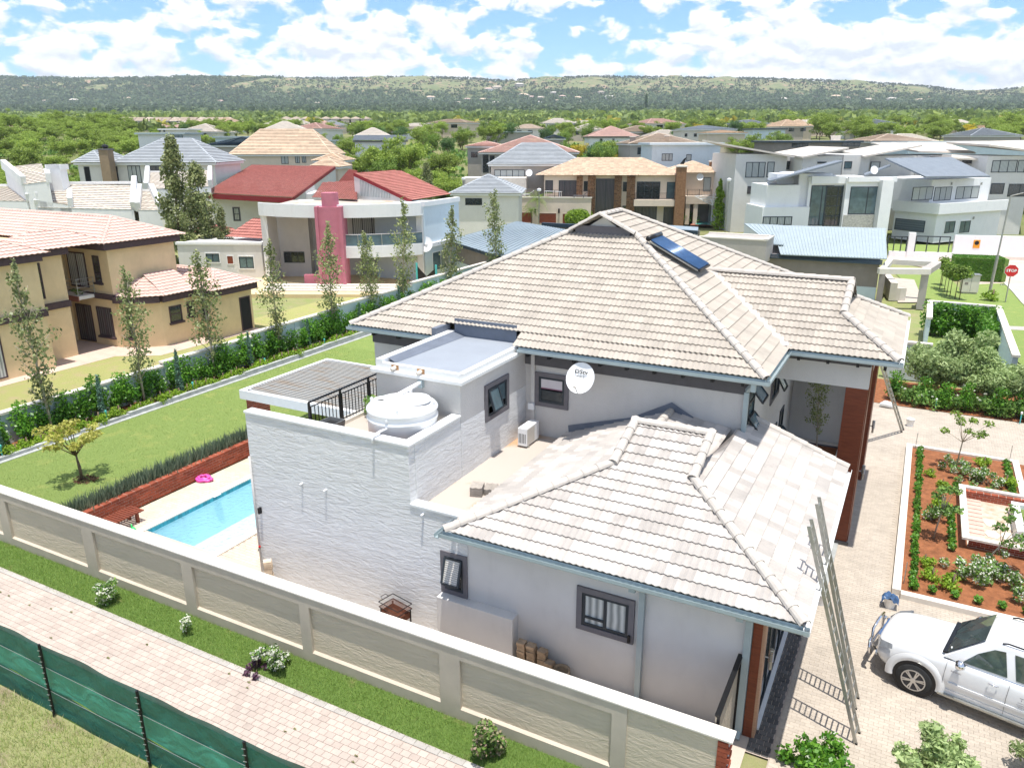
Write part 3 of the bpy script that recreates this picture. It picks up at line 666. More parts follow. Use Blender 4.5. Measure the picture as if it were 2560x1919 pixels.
def sheet(name,poly,z,m_,kind='structure'):
    mb=MB(); mb.add([(x,y,z) for x,y in poly],[tuple(range(len(poly)))]); me=mb.mesh(name)
    if me.polygons[0].normal.z<0: me.flip_normals()
    o=link(name,me,m_); return tag(o,kind=kind)
def blades(parentname,area,n,h,w,z,m_,rng,clump=0.0,label=None,cat=None,hv=.5):
    x0,x1,y0,y1=area; X=x0+(x1-x0)*rng.random(n); Y=y0+(y1-y0)*rng.random(n); P=np.stack([X,Y,np.full(n,z)],1)
    a=rng.random(n)*6.283; t=np.stack([np.cos(a),np.sin(a),0*a],1)*w; H=h*(1-hv+2*hv*rng.random(n)**2); le=rng.normal(size=(n,3))*.4*H[:,None]; le[:,2]=H
    V=np.stack([P-t,P+t,P+le],1); o=link(parentname,npmesh(parentname,V),m_); return tag(o,label,cat,None,'stuff')
LM['grass']=leafmat('grass blade',(.24,.36,.08),(.42,.50,.17),.4); LM['grassd']=leafmat('verge grass blade',(.18,.31,.06),(.36,.47,.13),.4); LM['dryb']=leafmat('dry grass blade',(.46,.50,.18),(.66,.60,.36),.45)
ZL=.45
sheet('verge_ground',[(-40,6),(-1.6,6),(-1.6,11.75),(-40,11.75)],-.02,M['grassd'])
sheet('waste_ground',[(-40,-6),(4,-6),(4,7.66),(-40,7.66)],-.015,M['drygr'])
sheet('yard_ground',[(-22.6,11.9),(-1.75,11.9),(-1.75,14.2),(-22.6,14.2)],0,mat('yard screed',(.52,.44,.37),.9,.1,1.2,.3,60))
struct('lawn',MB().box(-29.75,-22.75,11.9,60,-.3,ZL),M['grass'])
struct('planting_bed',MB().box(-31.1,-29.75,11.9,60,-.3,ZL+.02),M['soil'])
struct('neighbour_garden',MB().box(-40.9,-31.35,8,62,-.3,.02),mat('dry lawn grass',(.38,.38,.14),.95,.1,1.3,1,160,col2=(.42,.36,.18),thresh=(.36,.5),bdist=.03))
rb=np.random.default_rng(3)
blades('grass',(-28,-1.8,10.62,11.7),45000,.085,.006,-.02,LM['grassd'],rb,label='green grass growing on the strip along the outside of the boundary wall',cat='grass')
blades('grass',(-24,-8,2.5,7.6),42000,.12,.007,-.02,LM['dryb'],rb,label='rough dry grass growing in front of the green shade net fence',cat='grass')
blades('grass',(-24,-10,4.5,7.6),16000,.14,.007,-.02,LM['grass'],rb,label='green tufts growing among the dry grass before the shade net fence',cat='grass')
blades('grass',(-29.6,-22.9,12,34),50000,.04,.006,ZL,LM['grass'],rb,label='mown green lawn grass between the kerb and the brick planter',cat='grass',hv=.3)
def pavers(name,rect,pw,pd,h,m_,top=300,gap=.005,skip=None,base=None,bz=0,hole=None,jit=.0015):
    x0,x1,y0,y1=rect; L=[]
    if hole: 
        a_,b_,c_,d_=hole; mb0=MB()
        for q in((x0,a_,y0,y1),(b_,x1,y0,y1),(a_,b_,y0,c_),(a_,b_,d_,y1)): mb0.quad((q[0],q[2],bz),(q[1],q[2],bz),(q[1],q[3],bz),(q[0],q[3],bz))
        o=struct(name,mb0,base or M['joint'])
    else: o=sheet(name,[(x0-.02,y0-.02),(x1+.02,y0-.02),(x1+.02,y1+.02),(x0-.02,y1+.02)],bz,base or M['joint'])
    ny=int((y1-y0)/pd)
    for j in range(ny):
        off=(pw/2 if j%2 else 0); nx=int((x1-x0)/pw)+1
        for i in range(-1,nx):
            a=max(x0,x0+i*pw+off); b=min(x1,x0+(i+1)*pw+off)
            if b-a<.03: continue
            y=y0+j*pd
            if skip and skip((a+b)/2,y+pd/2): continue
            L.append((a,b,y,y+pd,random.uniform(-jit,jit)))
    L.sort(key=lambda q:(Vector(((q[0]+q[1])/2,q[2],0))-ORG).length - (0 if inview((q[0]+q[1])/2,q[2]) else -1000))
    sh={}; mb=MB(); g=gap/2; bv=.006
    def geo(mb,a,b,c,d,z):
        mb.add([(a+g,c+g,z-.03),(b-g,c+g,z-.03),(b-g,d-g,z-.03),(a+g,d-g,z-.03),(a+g,c+g,z+h-bv),(b-g,c+g,z+h-bv),(b-g,d-g,z+h-bv),(a+g,d-g,z+h-bv),(a+g+bv,c+g+bv,z+h),(b-g-bv,c+g+bv,z+h),(b-g-bv,d-g-bv,z+h),(a+g+bv,d-g-bv,z+h)],
         [(0,1,5,4),(1,2,6,5),(2,3,7,6),(3,0,4,7),(4,5,9,8),(5,6,10,9),(6,7,11,10),(7,4,8,11),(8,9,10,11)])
    for a,b,c,d,z in L[:top]:
        k=(round(b-a,3),round(d-c,3))
        if k not in sh: q=MB(); geo(q,0,b-a,0,d-c,0); sh[k]=q.mesh('paver')
        p=link('paver',sh[k],m_,o); p.location=(a,c,bz+z)
    for a,b,c,d,z in L[top:]: geo(mb,a,b,c,d,bz+z)
    if mb.v: part('paver_field',mb,m_,o,kind='stuff')
    return o
def inview(x,y,z=0,mg=20):
    q=Vector((x,y,z))-ORG; w=q.dot(fw)
    if w<.5: return False
    a=1280+FOC*q.dot(rt)/w; b=959.5-FOC*q.dot(up)/w
    return -mg<a<2560+mg and -mg<b<1919+mg
pavers('path',(-28,-4.5,8.93,10.5),.215,.157,.02,M['path'],300,bz=.0)
wt=[]
for _ in range(26):
    cx,cy=random.uniform(-24,-6),8.95+.157*random.randint(0,9); wt.append(((cx,cy,.03),(.05,.012,.015)))
tag(link('path_weeds',npmesh('path_weeds',clumps(wt,14,.022,rb,2.4,.3)),leafmat('weed leaf',(.16,.20,.06),(.35,.33,.16))),'tiny weeds growing in the joints of the paved path','weeds',None,'stuff')
pavers('path_edging',(-28,-4.5,10.52,10.68),.3,.16,.022,M['pathe'],0,bz=.002)
BED=(.62,4.6,21.35,33.0)
def dskip(x,y): return (BED[0]-.15<x<BED[1]+.2 and BED[2]-.15<y<BED[3]+.1) or (not inview(x,y,0,150))
pavers('driveway',(-1.27,7.0,9.0,38.9),.2,.1,.012,M['drive'],300,bz=-.012,skip=dskip,gap=.003,base=mat('drive joint',(.41,.355,.295),.95,.12,3))
pavers('house_apron',(-1.75,-1.28,13.6,23.8),.15,.15,.014,M['drived'],150,bz=-.010,gap=.012)  # dark pavers, with the eave's shade also put into their colour and width
sheet('right_garden_ground',[(-1.45,38.9),(9,38.4),(9,43.2),(-1.45,43.2)],-.012,M['soil'])
# pool terrace
def pskip(x,y): return -21.1<x<-17.55 and 13.75<y<21.3
pavers('pool_terrace',(-22.45,-15.75,12.2,22.3),.25,.12,.012,mat('buff paver',(.60,.50,.40),.9,.1,.8,.3,60,island=.07),200,bz=-.02,skip=pskip,hole=(-20.9,-17.75,14.0,21.05))
t=thing('swimming_pool','rectangular pale blue swimming pool beside the white textured wall','swimming pool',(-19.3,17.5,0))
mb=MB(); x0,x1,y0,y1=-20.85,-17.8,14.05,21.0
for a,b,c,d in((x0-.05,x0,y0,y1),(x1,x1+.05,y0,y1),(x0,x1,y0-.05,y0),(x0,x1,y1,y1+.05)): mb.box(a,b,c,d,-1.4,-.02)
mb.box(x0,x1,y0,y1,-1.45,-1.4); part('basin',mb,M['pool'],t,True)
part('water',MB().quad((x0,y0,-.1),(x1,y0,-.1),(x1,y1,-.1),(x0,y1,-.1)),M['water'],t,True)
mb=MB(); 
for i in range(47):
    c=y0+.03+i*.149; mb.box(x0-.001,x0+.012,c,c+.142,-.14,-.01); mb.box(x1-.012,x1+.001,c,c+.142,-.14,-.01)
for i in range(20): c=x0+.03+i*.15; mb.box(c,c+.142,y0-.001,y0+.012,-.14,-.01); mb.box(c,c+.142,y1-.012,y1+.001,-.14,-.01)
part('waterline_tiles',mb,M['pooltile'],t,True,kind='stuff')
for a,b,c,d in((x0-.28,x0,y0-.28,y1+.28),(x1,x1+.28,y0-.28,y1+.28),(x0,x1,y0-.28,y0),(x0,x1,y1,y1+.28)):
    part('coping',MB().box(a,b,c,d,-.03,.03),M['cop'],t,True)
p_=at(545,1241); part('skimmer_lid',MB().box(p_.x-.25,p_.x,p_.y-.15,p_.y+.15,.03,.045),M['white'],t,True)
# brick planter wall along the pool terrace
def brickwall(label,x0,x1,y0,y1,z0,z1,cat='wall',top=300,bl=.22,bh=.075,parent=None,mat_=None,faces='x+'):
    t=parent or thing('brick_wall',label,cat,((x0+x1)/2,(y0+y1)/2,z0))
    part('mortar_core',MB().box(x0+.008,x1-.008,y0+.008,y1-.008,z0,z1-.008),M['mortar'],t,True)
    n=int(round((z1-z0)/(bh+.01))); hh=(z1-z0)/n; bs=[]
    alongy=(y1-y0)>(x1-x0); L0,L1=(y0,y1) if alongy else (x0,x1)
    for k in range(n):
        c=L0-(bl/2 if k%2 else 0)
        while c<L1-.02:
            a=max(L0,c); b=min(L1,c+bl)
            if b-a>.04: bs.append((a,b,z0+k*hh))
            c+=bl
    mb=MB(); j=.006
    for i,(a,b,z) in enumerate(bs):
        pr=random.uniform(-.003,.003)
        m_=MB() if i<top else mb
        if alongy: m_.box(x0-pr,x1+pr,a+j,b-j,z+j,z+hh-j)
        else: m_.box(a+j,b-j,y0-pr,y1+pr,z+j,z+hh-j)
        if i<top: part('brick',m_,mat_ or M['brick'],t,True)
    if mb.v: part('brickwork',mb,mat_ or M['brick'],t,True,kind='stuff')
    return t
brickwall('low red face brick retaining wall holding the lawn above the pool terrace',-22.75,-22.5,12.0,22.0,0,.62,top=290,bl=.3,bh=.09)
# sword plants in a row on top of it
mb=MB(); r_=np.random.default_rng(5); ns=5200; Y=12+9.8*r_.random(ns); X=-22.98+.13*r_.normal(size=ns); P=np.stack([X,Y,np.full(ns,ZL)],1); a=r_.random(ns)*6.28; tt=np.stack([np.cos(a),np.sin(a),0*a],1)*.016; H=.28+.36*r_.random(ns); le=r_.normal(size=(ns,3))*.12; le[:,2]=H; mid=P+le*.6; V=np.stack([P-tt,P+tt,mid+tt*1.5,P+le],1)
tag(link('sword_plants',npmesh('sword_plants',V),LM['snake']),'row of grey green upright sword leaved plants along the top of the red brick wall','plants',None,'stuff')
# kerb between lawn and bed
t=thing('lawn_kerb','low grey stepped concrete kerb between the lawn and the hedge bed','kerb',(-29.7,25,0))
for i,(a,b,dz) in enumerate(((12,20.3,0),(20.3,27,.05),(27,33,.10),(33,42,.15),(42,55,.2))): part('kerb_section',MB().box(-29.82,-29.62,a,b-.01,0,ZL+.14+dz),M['kerb'],t,True); part('kerb_footing',MB().box(-29.62,-29.42,a,b-.01,0,ZL+.02),M['kerb'],t,True)
# neighbour's boundary wall behind the hedge
t=thing('garden_wall','stepped grey plastered garden wall with cream coping behind the green hedge','wall',(-31.2,25,0))
for a,b,z in ((8,23.4,1.8),(23.4,29.2,1.97),(29.2,36,2.15),(36,44,2.35),(44,60,2.5)):
    part('wall_section',MB().box(-31.32,-31.12,a,b,0,z-.1),M['bluew'],t,True); part('coping',MB().box(-31.4,-31.05,a,b-.01,z-.1,z),M['cop'],t,True)
    y=a
    while y<b-.4: part('pillar',MB().box(-31.36,-31.08,y,min(y+.4,b),0,z-.104),M['bluew'],t,True); y+=3.1
# ---------------------------------------------------------------- the boundary wall in front
t=thing('boundary_wall','long beige boundary wall with recessed textured panels and pale coping in the foreground','wall',(-12,11.8,0))
YW=11.63; ZT=1.82; TH=.3
pil=[(-29.9,-29.3)]+[(-27.4,-26.9)]+[(onY(a,b,YW).x,onY(c,b,YW).x) for a,c,b in((-8,12,1260),(211,236,1370),(459,484,1460),(751,775,1560),(1099,1149,1680),(1529,1567,1800))]
part('wall_core',MB().box(-32,-1.78,YW+.085,YW+TH-.02,-.1,ZT-.06),M['grey2'],t,True)
cb=MB().box(-32,-1.72,YW-.02,YW+TH+.01,ZT-.05,ZT); part('coping',cb,M['cop'],t,True,bevel=.012)
for a,b in pil: part('pillar',MB().box(a,b,YW,YW+.085,-.1,ZT-.05),M['beige'],t,True)
for (a0,a),(b,b1) in zip(pil,pil[1:]):
    part('plinth',MB().add([(a,YW,-.1),(b,YW,-.1),(b,YW,.26),(a,YW,.26),(a,YW+.085,.30),(b,YW+.085,.30)],[(0,1,2,3),(3,2,5,4)]),M['beige'],t,True)
    part('lintel',MB().box(a,b,YW,YW+.083,ZT-.30,ZT-.05),M['beige'],t,True)
    part('panel',MB().box(a,b,YW+.075,YW+.084,.29,ZT-.3),M['wallb'],t,True)
part('end_panel',MB().box(pil[-1][1],-1.98,YW+.03,YW+.084,-.1,ZT-.05),M['wallb'],t,True)
for k in range(16):
    z=.02+k*.107; part('brick',MB().box(-1.98,-1.76 if k%2==0 else -1.8,YW+.005,YW+TH-.025,z,z+.096),M['brick'],t,True)
# ---------------------------------------------------------------- shade net fence
t=thing('shade_net_fence','green shade net fence on black posts between the path and the dry grass','fence',(-12,7.65,0))
px=[(-22.6),(-18.6),(-15.35),(-12.25),(-9.4),(-6.5),(-3.6)]
def wavy(z0,z1,y,ph):
    mb=MB(); n=160; vs=[];
    for i in range(n+1):
        x=-24+22*i/n; w=.03*math.sin(x*2.1+ph)+.02*math.sin(x*5.3+ph*2)
        for k in range(4): zz=z0+(z1-z0)*k/3; vs.append((x,y+w*(1 if 0<k<3 else .3),zz+ (.02*math.sin(x*3+ph) if k in(0,3) else 0)))
    fs=[(4*i+k,4*(i+1)+k,4*(i+1)+k+1,4*i+k+1) for i in range(n) for k in range(3)]
    return mb.add(vs,fs)
part('upper_net',wavy(1.22,1.8,7.66,0),M['net'],t,True,smooth=True); part('middle_net',wavy(.60,1.24,7.68,1.3),M['netl'],t,True,smooth=True); part('lower_net',wavy(0,.63,7.66,2.2),M['net'],t,True,smooth=True)
for x in px:
    p=part('post',MB().tube([(x,7.6,-.1),(x,7.6,1.84)],.03,8),M['black'],t,True)
    for k in range(12): z=.15+k*.14; part('lacing',MB().tube([(x-.045,7.57,z),(x+.045,7.565,z+.03)],.008,5),M['steel'],p)
for z in(.62,1.23): part('wire',MB().tube([(-24,7.64,z),(-2,7.64,z)],.006,5),M['steel'],t,True)
# ================================================================ the house
H=thing('main_house','large grey plastered house with pale tiled hip roofs, flat roofs and a textured front wall','house',(-9,17,0))
def hp(n,mb,m_,**k): return part(n,mb,m_,H,True,**k)
hp('wall',MB().prism([(-16.0,20.3),(-3.6,20.3),(-3.6,33.5),(-16.0,33.5)],0,6.0),M['grey2'])
hp('wall',MB().box(-10.25,-1.95,14.05,20.3,0,3.18),M['grey'])
hp('wall',MB().box(-13.7,-10.25,14.32,20.29,0,4.38),M['grey2'])
# textured screen wall with its step
hp('textured_wall',MB().add([(x,y,z) for y in(14.04,14.3) for x,z in((-15.6,0),(-8.62,0),(-8.62,3.40),(-10.24,3.40),(-10.24,4.95),(-15.6,4.95))],
   [(0,1,2,3,4,5),(11,10,9,8,7,6),(0,6,7,1),(5,11,6,0),(1,7,8,2),(3,9,10,4),(2,8,9,3),(4,10,11,5)]),M['wall2'])
hp('textured_wall',MB().box(-10.46,-10.225,14.3,16.44,3.2,4.95),M['wall2'])
hp('parapet_coping',MB().box(-15.63,-10.19,14.01,14.33,4.95,5.015),M['white'],bevel=.01)
hp('parapet_coping',MB().box(-10.49,-10.19,14.33,16.43,4.95,5.015),M['white'],bevel=.01)
hp('parapet_coping',MB().box(-10.24,-8.4,14.01,14.33,3.40,3.47),M['white'],bevel=.01)
hp('flat_roof_floor',MB().box(-10.22,-8.2,14.32,20.28,3.1,3.2),M['floorc'])
hp('terrace_floor',MB().box(-13.8,-10.27,14.32,20.28,4.38,4.42),M['floorc'])
hp('terrace_kerb',MB().box(-13.8,-13.55,14.33,20.28,4.42,4.52),M['cop'])
# upper plant room with its own flat roof
BX0,BX1,BY0,BY1=-12.95,-10.22,16.45,20.35
hp('plant_room_wall',MB().box(BX0,BX1,BY0,20.3,4.4,5.90),M['grey2'])
hp('plant_room_wall',MB().box(BX1-.02,BX1+.012,16.445,20.29,3.2,4.75),M['wall2'])
hp('plant_room_cornice',MB().box(BX0-.12,BX1+.12,BY0-.12,BY1-.1,5.86,5.96),M['white'],bevel=.01)
hp('plant_room_upstand',MB().box(BX0,BX0+.22,BY0,BY1,5.96,6.22),M['white'])
hp('plant_room_upstand',MB().box(BX0+.22,BX1,BY0,BY0+.14,5.96,6.13),M['white'])
hp('plant_room_upstand',MB().box(BX1-.16,BX1,BY0+.14,BY1,5.96,6.10),M['white'])
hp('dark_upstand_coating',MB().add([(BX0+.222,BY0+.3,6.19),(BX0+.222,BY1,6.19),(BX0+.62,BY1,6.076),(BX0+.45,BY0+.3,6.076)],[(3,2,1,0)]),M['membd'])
hp('plant_room_roof',MB().box(BX0+.22,BX1-.16,BY0+.14,BY1,5.96,6.07),M['membr'])
hp('flashing',MB().box(BX0+.22,BX1-.3,BY1-.1,BY1-.06,6.0,6.62),M['membd'])
for x in(-12.3,-11.45): 
    hp('stain_patch',MB().box(x-.12,x+.12,BY0-.004,BY0,5.98,6.12),mat('rust stain',(.45,.25,.12),.9,.4,12))
    hp('outlet_pipe',MB().tube([(x,BY0+.05,6.05),(x,BY0-.16,6.03)],.055,12),M['cop'],smooth=True)
hp('flashing',MB().box(BX0-.16,BX0+.0,19.5,20.34,5.97,6.42),M['membd'])
# windows of the plant room / main front
def awning(w,face,c,a0,a1,z0,z1,ang=.45,gm=None):
    """an outward opened top hung sash"""
    t=.05; h=z1-z0; dx=math.sin(ang)*h; dz=math.cos(ang)*h
    def P(a,s): 
        q=c+.06+s*dx; z=z1-s*dz
        return (a,-q+2*c,z) if face=='v-' else (q,a,z)
    mb=MB()
    for p,q in((P(a0,0),P(a0,1)),(P(a1,0),P(a1,1)),(P(a0,1),P(a1,1)),(P(a0,0),P(a1,0))): mb.bar(p,q,t)
    s=part('sash',mb,M['frame'],w); 
    mb=MB(); mb.quad(P(a0,0),P(a1,0),P(a1,1),P(a0,1)); part('sash_pane',mb,gm or M['glassb'],w)
SUR=(.13,M['trim'],.055)
def Hwin(face,c,a0,a1,z0,z1,**k):
    # windows of the house sit in world coordinates: build under H and cancel its offset
    w=window(H,face,c,a0,a1,z0,z1,**k); w.matrix_parent_inverse=inv(H); return w
w=Hwin('u+',BX1,17.84,18.98,4.5,5.33,cols=2,rows=1,surround=SUR,gm=M['glassb']); awning(w,'u+',BX1,17.88,18.4,4.66,5.28,.3)
w=Hwin('v-',20.3,-9.75,-8.9,4.3,5.12,cols=1,rows=2,surround=SUR)
part('blind',MB().box(-9.68,-8.97,20.27,20.283,4.78,5.05),mat('white blind',(.62,.58,.60),.8,.05,3),w)
part('blind_hem',MB().box(-9.68,-8.97,20.268,20.283,4.70,4.78),mat('mauve hem',(.30,.16,.22),.8,.05,3),w)
w=Hwin('v-',20.3,-14.3,-13.1,4.3,5.2,cols=2,surround=SUR)
hp('outside_light',MB().box(-13.05,-12.75,20.12,20.3,5.25,5.45),M['plast'])
hp('downpipe',MB().box(-10.0,-9.88,20.2,20.3,3.2,5.9),M['grey2'])
hp('junction_box',MB().box(-10.05,-9.86,20.12,20.2,4.05,4.25),M['plast'])
# windows low front
w=Hwin('v-',14.05,-9.27,-8.75,1.38,2.3,cols=1,rows=1,surround=(.12,M['trim'],.05),fm=M['frame'])
part('blind',MB().box(-9.2,-8.82,14.02,14.034,1.75,2.25),ribbed('slatted blind',(.35,.33,.30),(.62,.60,.56),'z',.05,.5,.6),w)
awning(w,'v-',14.05,-9.24,-8.78,1.62,2.27,.30,ribbed('slatted blind',(.35,.33,.30),(.62,.60,.56),'z',.05,.5,.6))
w=Hwin('v-',14.05,-5.62,-4.52,1.52,2.36,cols=2,rows=1,surround=(.13,M['trim'],.06),gm=M['curtain'])
part('transom',MB().box(-5.55,-5.1,14.0,14.05,1.72,1.77),M['frame'],w)
part('latch',MB().box(-4.5,-4.45,13.93,13.99,1.45,1.62),M['black'],w)
# projecting low box wall
hp('boxed_projection',MB().box(-9.38,-7.26,13.76,14.05,0,1.25),M['grey'],bevel=.01)
# stubs, pipes
for p_ in ((1032-240,1207),(1033-156+0,1224)): pass
C5=cr(580,960,4.606)
for x,y in((810,1140),(1085,1212),(2205,1490)):
    q=onY(*C5(x,y),14.04)
    hp('overflow_pipe',MB().tube([(q.x,14.1,q.z),(q.x,13.93,q.z-.005)],.028,10),M['plast'],smooth=True)
hp('drain_pipe',MB().tube([(-15.56,13.98,0),(-15.56,13.98,2.2),(-15.56,13.98,3.7)],.03,8),M['grey2'],smooth=True)
hp('tap',MB().tube([(-15.5,13.98,.9),(-15.5,13.88,.9),(-15.5,13.86,.84)],.018,6),M['steel'])
hp('tap_wheel',MB().tube([(-15.5,13.93,.93),(-15.5,13.93,.97)],.035,8),mat('red tap wheel',(.5,.02,.02),.5,.1,4))
hp('wall_box',MB().box(-15.42,-15.36,13.93,14.03,2.0,2.18),M['black'])
# main roof
ZE=6.15; TP=.504
def zf(t): return ZE+TP*t
x0,x1,y0=-16.4,-3.0,19.6; k=.589; zk=ZE+.297
mslopes=[[(-16.4,19.6,ZE),(BX0-.02,19.6,ZE),(BX0-.02,19.6+k,zk),(-16.4+k,19.6+k,zk)],
 [(BX1-.08,19.6,ZE),(-3,19.6,ZE),(-3-k,19.6+k,zk),(BX1-.08,19.6+k,zk)],
 [(-16.4+k,19.6+k,zk),(-3-k,19.6+k,zk),(-8.5,25.1,zf(5.5)),(-10.9,25.1,zf(5.5))],
 [(-16.4,33.5,ZE),(-16.4,19.6,ZE),(-10.9,25.1,zf(5.5)),(-9.7,24.85,zf(6.7)),(-9.7,26.8,zf(6.7))],
 [(-3,19.6,ZE),(-3,22.95,ZE),(-6.17,26.12,zf(3.17)),(-9.7,26.12,zf(6.7)),(-9.7,24.85,zf(6.7)),(-8.5,25.1,zf(5.5))],
 [(-3,29.3,ZE),(-3,33.5,ZE),(-9.7,26.8,zf(6.7)),(-9.7,26.12,zf(6.7)),(-6.17,26.12,zf(3.17))],
 [(-3,33.5,ZE),(-16.4,33.5,ZE),(-9.7,26.8,zf(6.7))],
 # east wing
 [(-3,22.95,ZE),(-.06,22.95,ZE),(-1.75,24.64,zf(1.69)),(-1.75,26.12,zf(3.17)),(-6.17,26.12,zf(3.17))],
 [(-.06,22.95,ZE),(-.06,29.3,ZE),(-1.75,27.6,zf(1.69)),(-1.75,24.64,zf(1.69))],
 [(-.06,29.3,ZE),(-3,29.3,ZE),(-6.17,26.12,zf(3.17)),(-1.75,26.12,zf(3.17)),(-1.75,27.6,zf(1.69))]]
tile_roof(H,mslopes,M['tileA'],top=0,seg=8,waves=2)
# lower roof: its own 300 nearest tiles are single parts
ZL2=3.40; TQ=.383
def zq(t): return ZL2+TQ*t
lslopes=[[(-8.8,13.35,ZL2),(-.92,13.35,ZL2),(-3.87,16.3,zq(2.95)),(-3.87,17.8,zq(4.45)),(-5.85,17.8,zq(4.45)),(-5.85,16.3,zq(2.95))],
 [(-8.8,20.28,ZL2),(-8.8,13.35,ZL2),(-5.6,16.55,zq(3.2)),(-5.6,20.28,zq(3.2))],
 [(-.92,13.35,ZL2),(-.92,21.44,ZL2),(-3.58,21.44,zq(2.66)),(-3.9,17.8,zq(2.98)),(-3.9,16.33,zq(2.98))]]
tile_roof(H,lslopes,M['tileB'],top=300,seg=8,waves=2)
tile_roof(H,[[(-3.9,20.28,zq(2.6)),(-3.9,17.8,zq(2.6)),(-5.6,17.8,zq(3.2)),(-5.6,20.28,zq(3.2))][::-1]],M['tileB'],top=0)
r=.10
ln=[((-3,19.6,ZE+.05),(-8.5,25.1,zf(5.5)+.05)),((-16.4,19.6,ZE+.05),(-10.9,25.1,zf(5.5)+.05)),((-8.55,25.0,zf(5.5)+.08),(-9.7,24.8,zf(6.7)+.08)),((-10.85,25.0,zf(5.5)+.08),(-9.7,24.8,zf(6.7)+.08)),
 ((-9.7,24.85,zf(6.7)+.06),(-9.7,26.85,zf(6.7)+.06)),((-3,33.5,ZE+.05),(-9.7,26.8,zf(6.7)+.06)),((-16.4,33.5,ZE+.05),(-9.7,26.8,zf(6.7)+.06)),
 ((-1.72,26.12,zf(3.17)+.06),(-6.2,26.12,zf(3.17)+.06)),((-.06,22.95,ZE+.05),(-1.75,24.64,zf(1.69)+.05)),((-.06,29.3,ZE+.05),(-1.75,27.6,zf(1.69)+.05)),
 ((-1.75,24.6,zf(1.69)+.06),(-1.75,26.14,zf(3.17)+.06)),((-1.75,27.62,zf(1.69)+.06),(-1.75,26.1,zf(3.17)+.06))]
ln2=[((-.92,13.35,ZL2+.06),(-3.87,16.3,zq(2.95)+.06)),((-8.8,13.35,ZL2+.06),(-5.85,16.3,zq(2.95)+.06)),((-5.83,16.25,zq(2.95)+.08),(-5.83,17.85,zq(4.45)+.08)),((-3.89,16.25,zq(2.95)+.08),(-3.89,17.85,zq(4.45)+.08)),
 ((-5.9,17.82,zq(4.45)+.06),(-3.82,17.82,zq(4.45)+.06)),((-5.6,17.9,zq(3.2)+.07),(-5.6,20.2,zq(3.2)+.07)),((-.92,21.44,ZL2+.05),(-3.58,21.44,zq(2.66)+.05))]
ridges(H,ln+ln2,M['cap'],objs=True)
# pale mortar along valleys
for a,b in(((-3,22.95,ZE+.03),(-6.17,26.12,zf(3.17)+.03)),):
    a=Vector(a);b=Vector(b); hp('valley_flashing',MB().add([a+Vector((-.16,-.0,.08)),a+Vector((.12,.1,.05)),b+Vector((.12,.1,.05)),b+Vector((-.16,0,.08))],[(0,1,2,3)]),M['cap'])
# gable infills
hp('gable_panel',MB().add([(-10.75,25.12,zf(5.5)-.1),(-8.65,25.12,zf(5.5)-.1),(-9.7,25.12,zf(6.7)-.05)],[(0,1,2)]),M['grey'])
hp('gable_board',MB().box(-10.7,-8.7,25.02,25.10,zf(5.5)-.02,zf(5.5)+.24),M['trim'])
hp('gable_panel',MB().add([(-1.9,24.7,zf(1.7)),(-1.9,27.55,zf(1.7)),(-1.9,26.12,zf(3.15))],[(0,1,2)]),M['trim'])
hp('gable_panel',MB().add([(-3.98,16.4,zq(2.9)),(-3.98,17.75,zq(2.9)),(-3.98,17.75,zq(4.4))],[(0,1,2)]),M['trim'])
hp('gable_panel',MB().add([(-5.76,16.4,zq(2.9)),(-5.76,17.75,zq(2.9)),(-5.76,17.75,zq(4.4))],[(2,1,0)]),M['trim'])
hp('gable_panel',MB().add([(-5.8,17.78,zq(2.9)),(-3.95,17.78,zq(2.9)),(-3.95,17.78,zq(4.4)),(-5.8,17.78,zq(4.4))],[(3,2,1,0)]),M['trim'])
# flashing where the lower roof meets the main wall
fl=[onY(*cr(1300,900,4.606)(x,y),20.26) for x,y in((553,750),(1275,660),(1750,485),(2211,800))]
fl2=[onY(*cr(1300,900,4.606)(x,y),20.26) for x,y in((560,830),(1220,740),(1740,580),(2100,830))]
mb=MB()
for i in range(3): mb.add([fl2[i]+Vector((0,-.0,0)),fl2[i+1],fl[i+1],fl[i]],[(0,1,2,3)]); mb.add([fl2[i]+Vector((0,-.22,-.05)),fl2[i+1]+Vector((0,-.22,-.05)),fl2[i+1],fl2[i]],[(0,1,2,3)])
hp('wall_flashing',mb,M['membd'])
# gutters and fascias, rafter brackets
def gutter(a,b,z,name='gutter',out=(0,-1),m_=None):
    a=Vector((*a,0));b=Vector((*b,0));o=Vector((*out,0)); mb=MB()
    prof=[(0,.09),(0,-.03),(.02,-.05),(.10,-.05),(.125,-.02),(.125,.06),(.115,.06),(.105,-.03),(.02,-.03),(.012,.09)]
    vs=[]; 
    for P_ in(a,b):
        for d,h in prof: vs.append(P_+o*d+Vector((0,0,z+h)))
    n=len(prof); fs=[(i,(i+1)%n,n+(i+1)%n,n+i) for i in range(n)]+[tuple(range(n)),tuple(range(2*n-1,n-1,-1))]
    return hp(name,MB().add(vs,fs),m_ or M['gutter'])
gutter((-16.5,19.61),(BX0-.1,19.61),ZE-.10); gutter((BX1+.1,19.61),(-2.9,19.61),ZE-.10); gutter((-3.01,19.5),(-3.01,22.95),ZE-.10,out=(1,0)); gutter((-2.97,22.96),(.04,22.96),ZE-.10); gutter((-.07,22.85),(-.07,29.4),ZE-.10,out=(1,0),m_=M['white'])
gutter((-8.9,13.36),(-.82,13.36),ZL2-.10); gutter((-.93,13.25),(-.93,21.5),ZL2-.10,out=(1,0),m_=M['white']); gutter((-8.88,13.2),(-8.88,14.0),ZL2-.1,out=(-1,0))
hp('eave_board',MB().box(-16.0,BX0,20.22,20.295,5.47,6.05),M['fascia']); hp('eave_board',MB().box(BX1+.01,-3.52,20.22,20.295,5.47,6.05),M['fascia'])
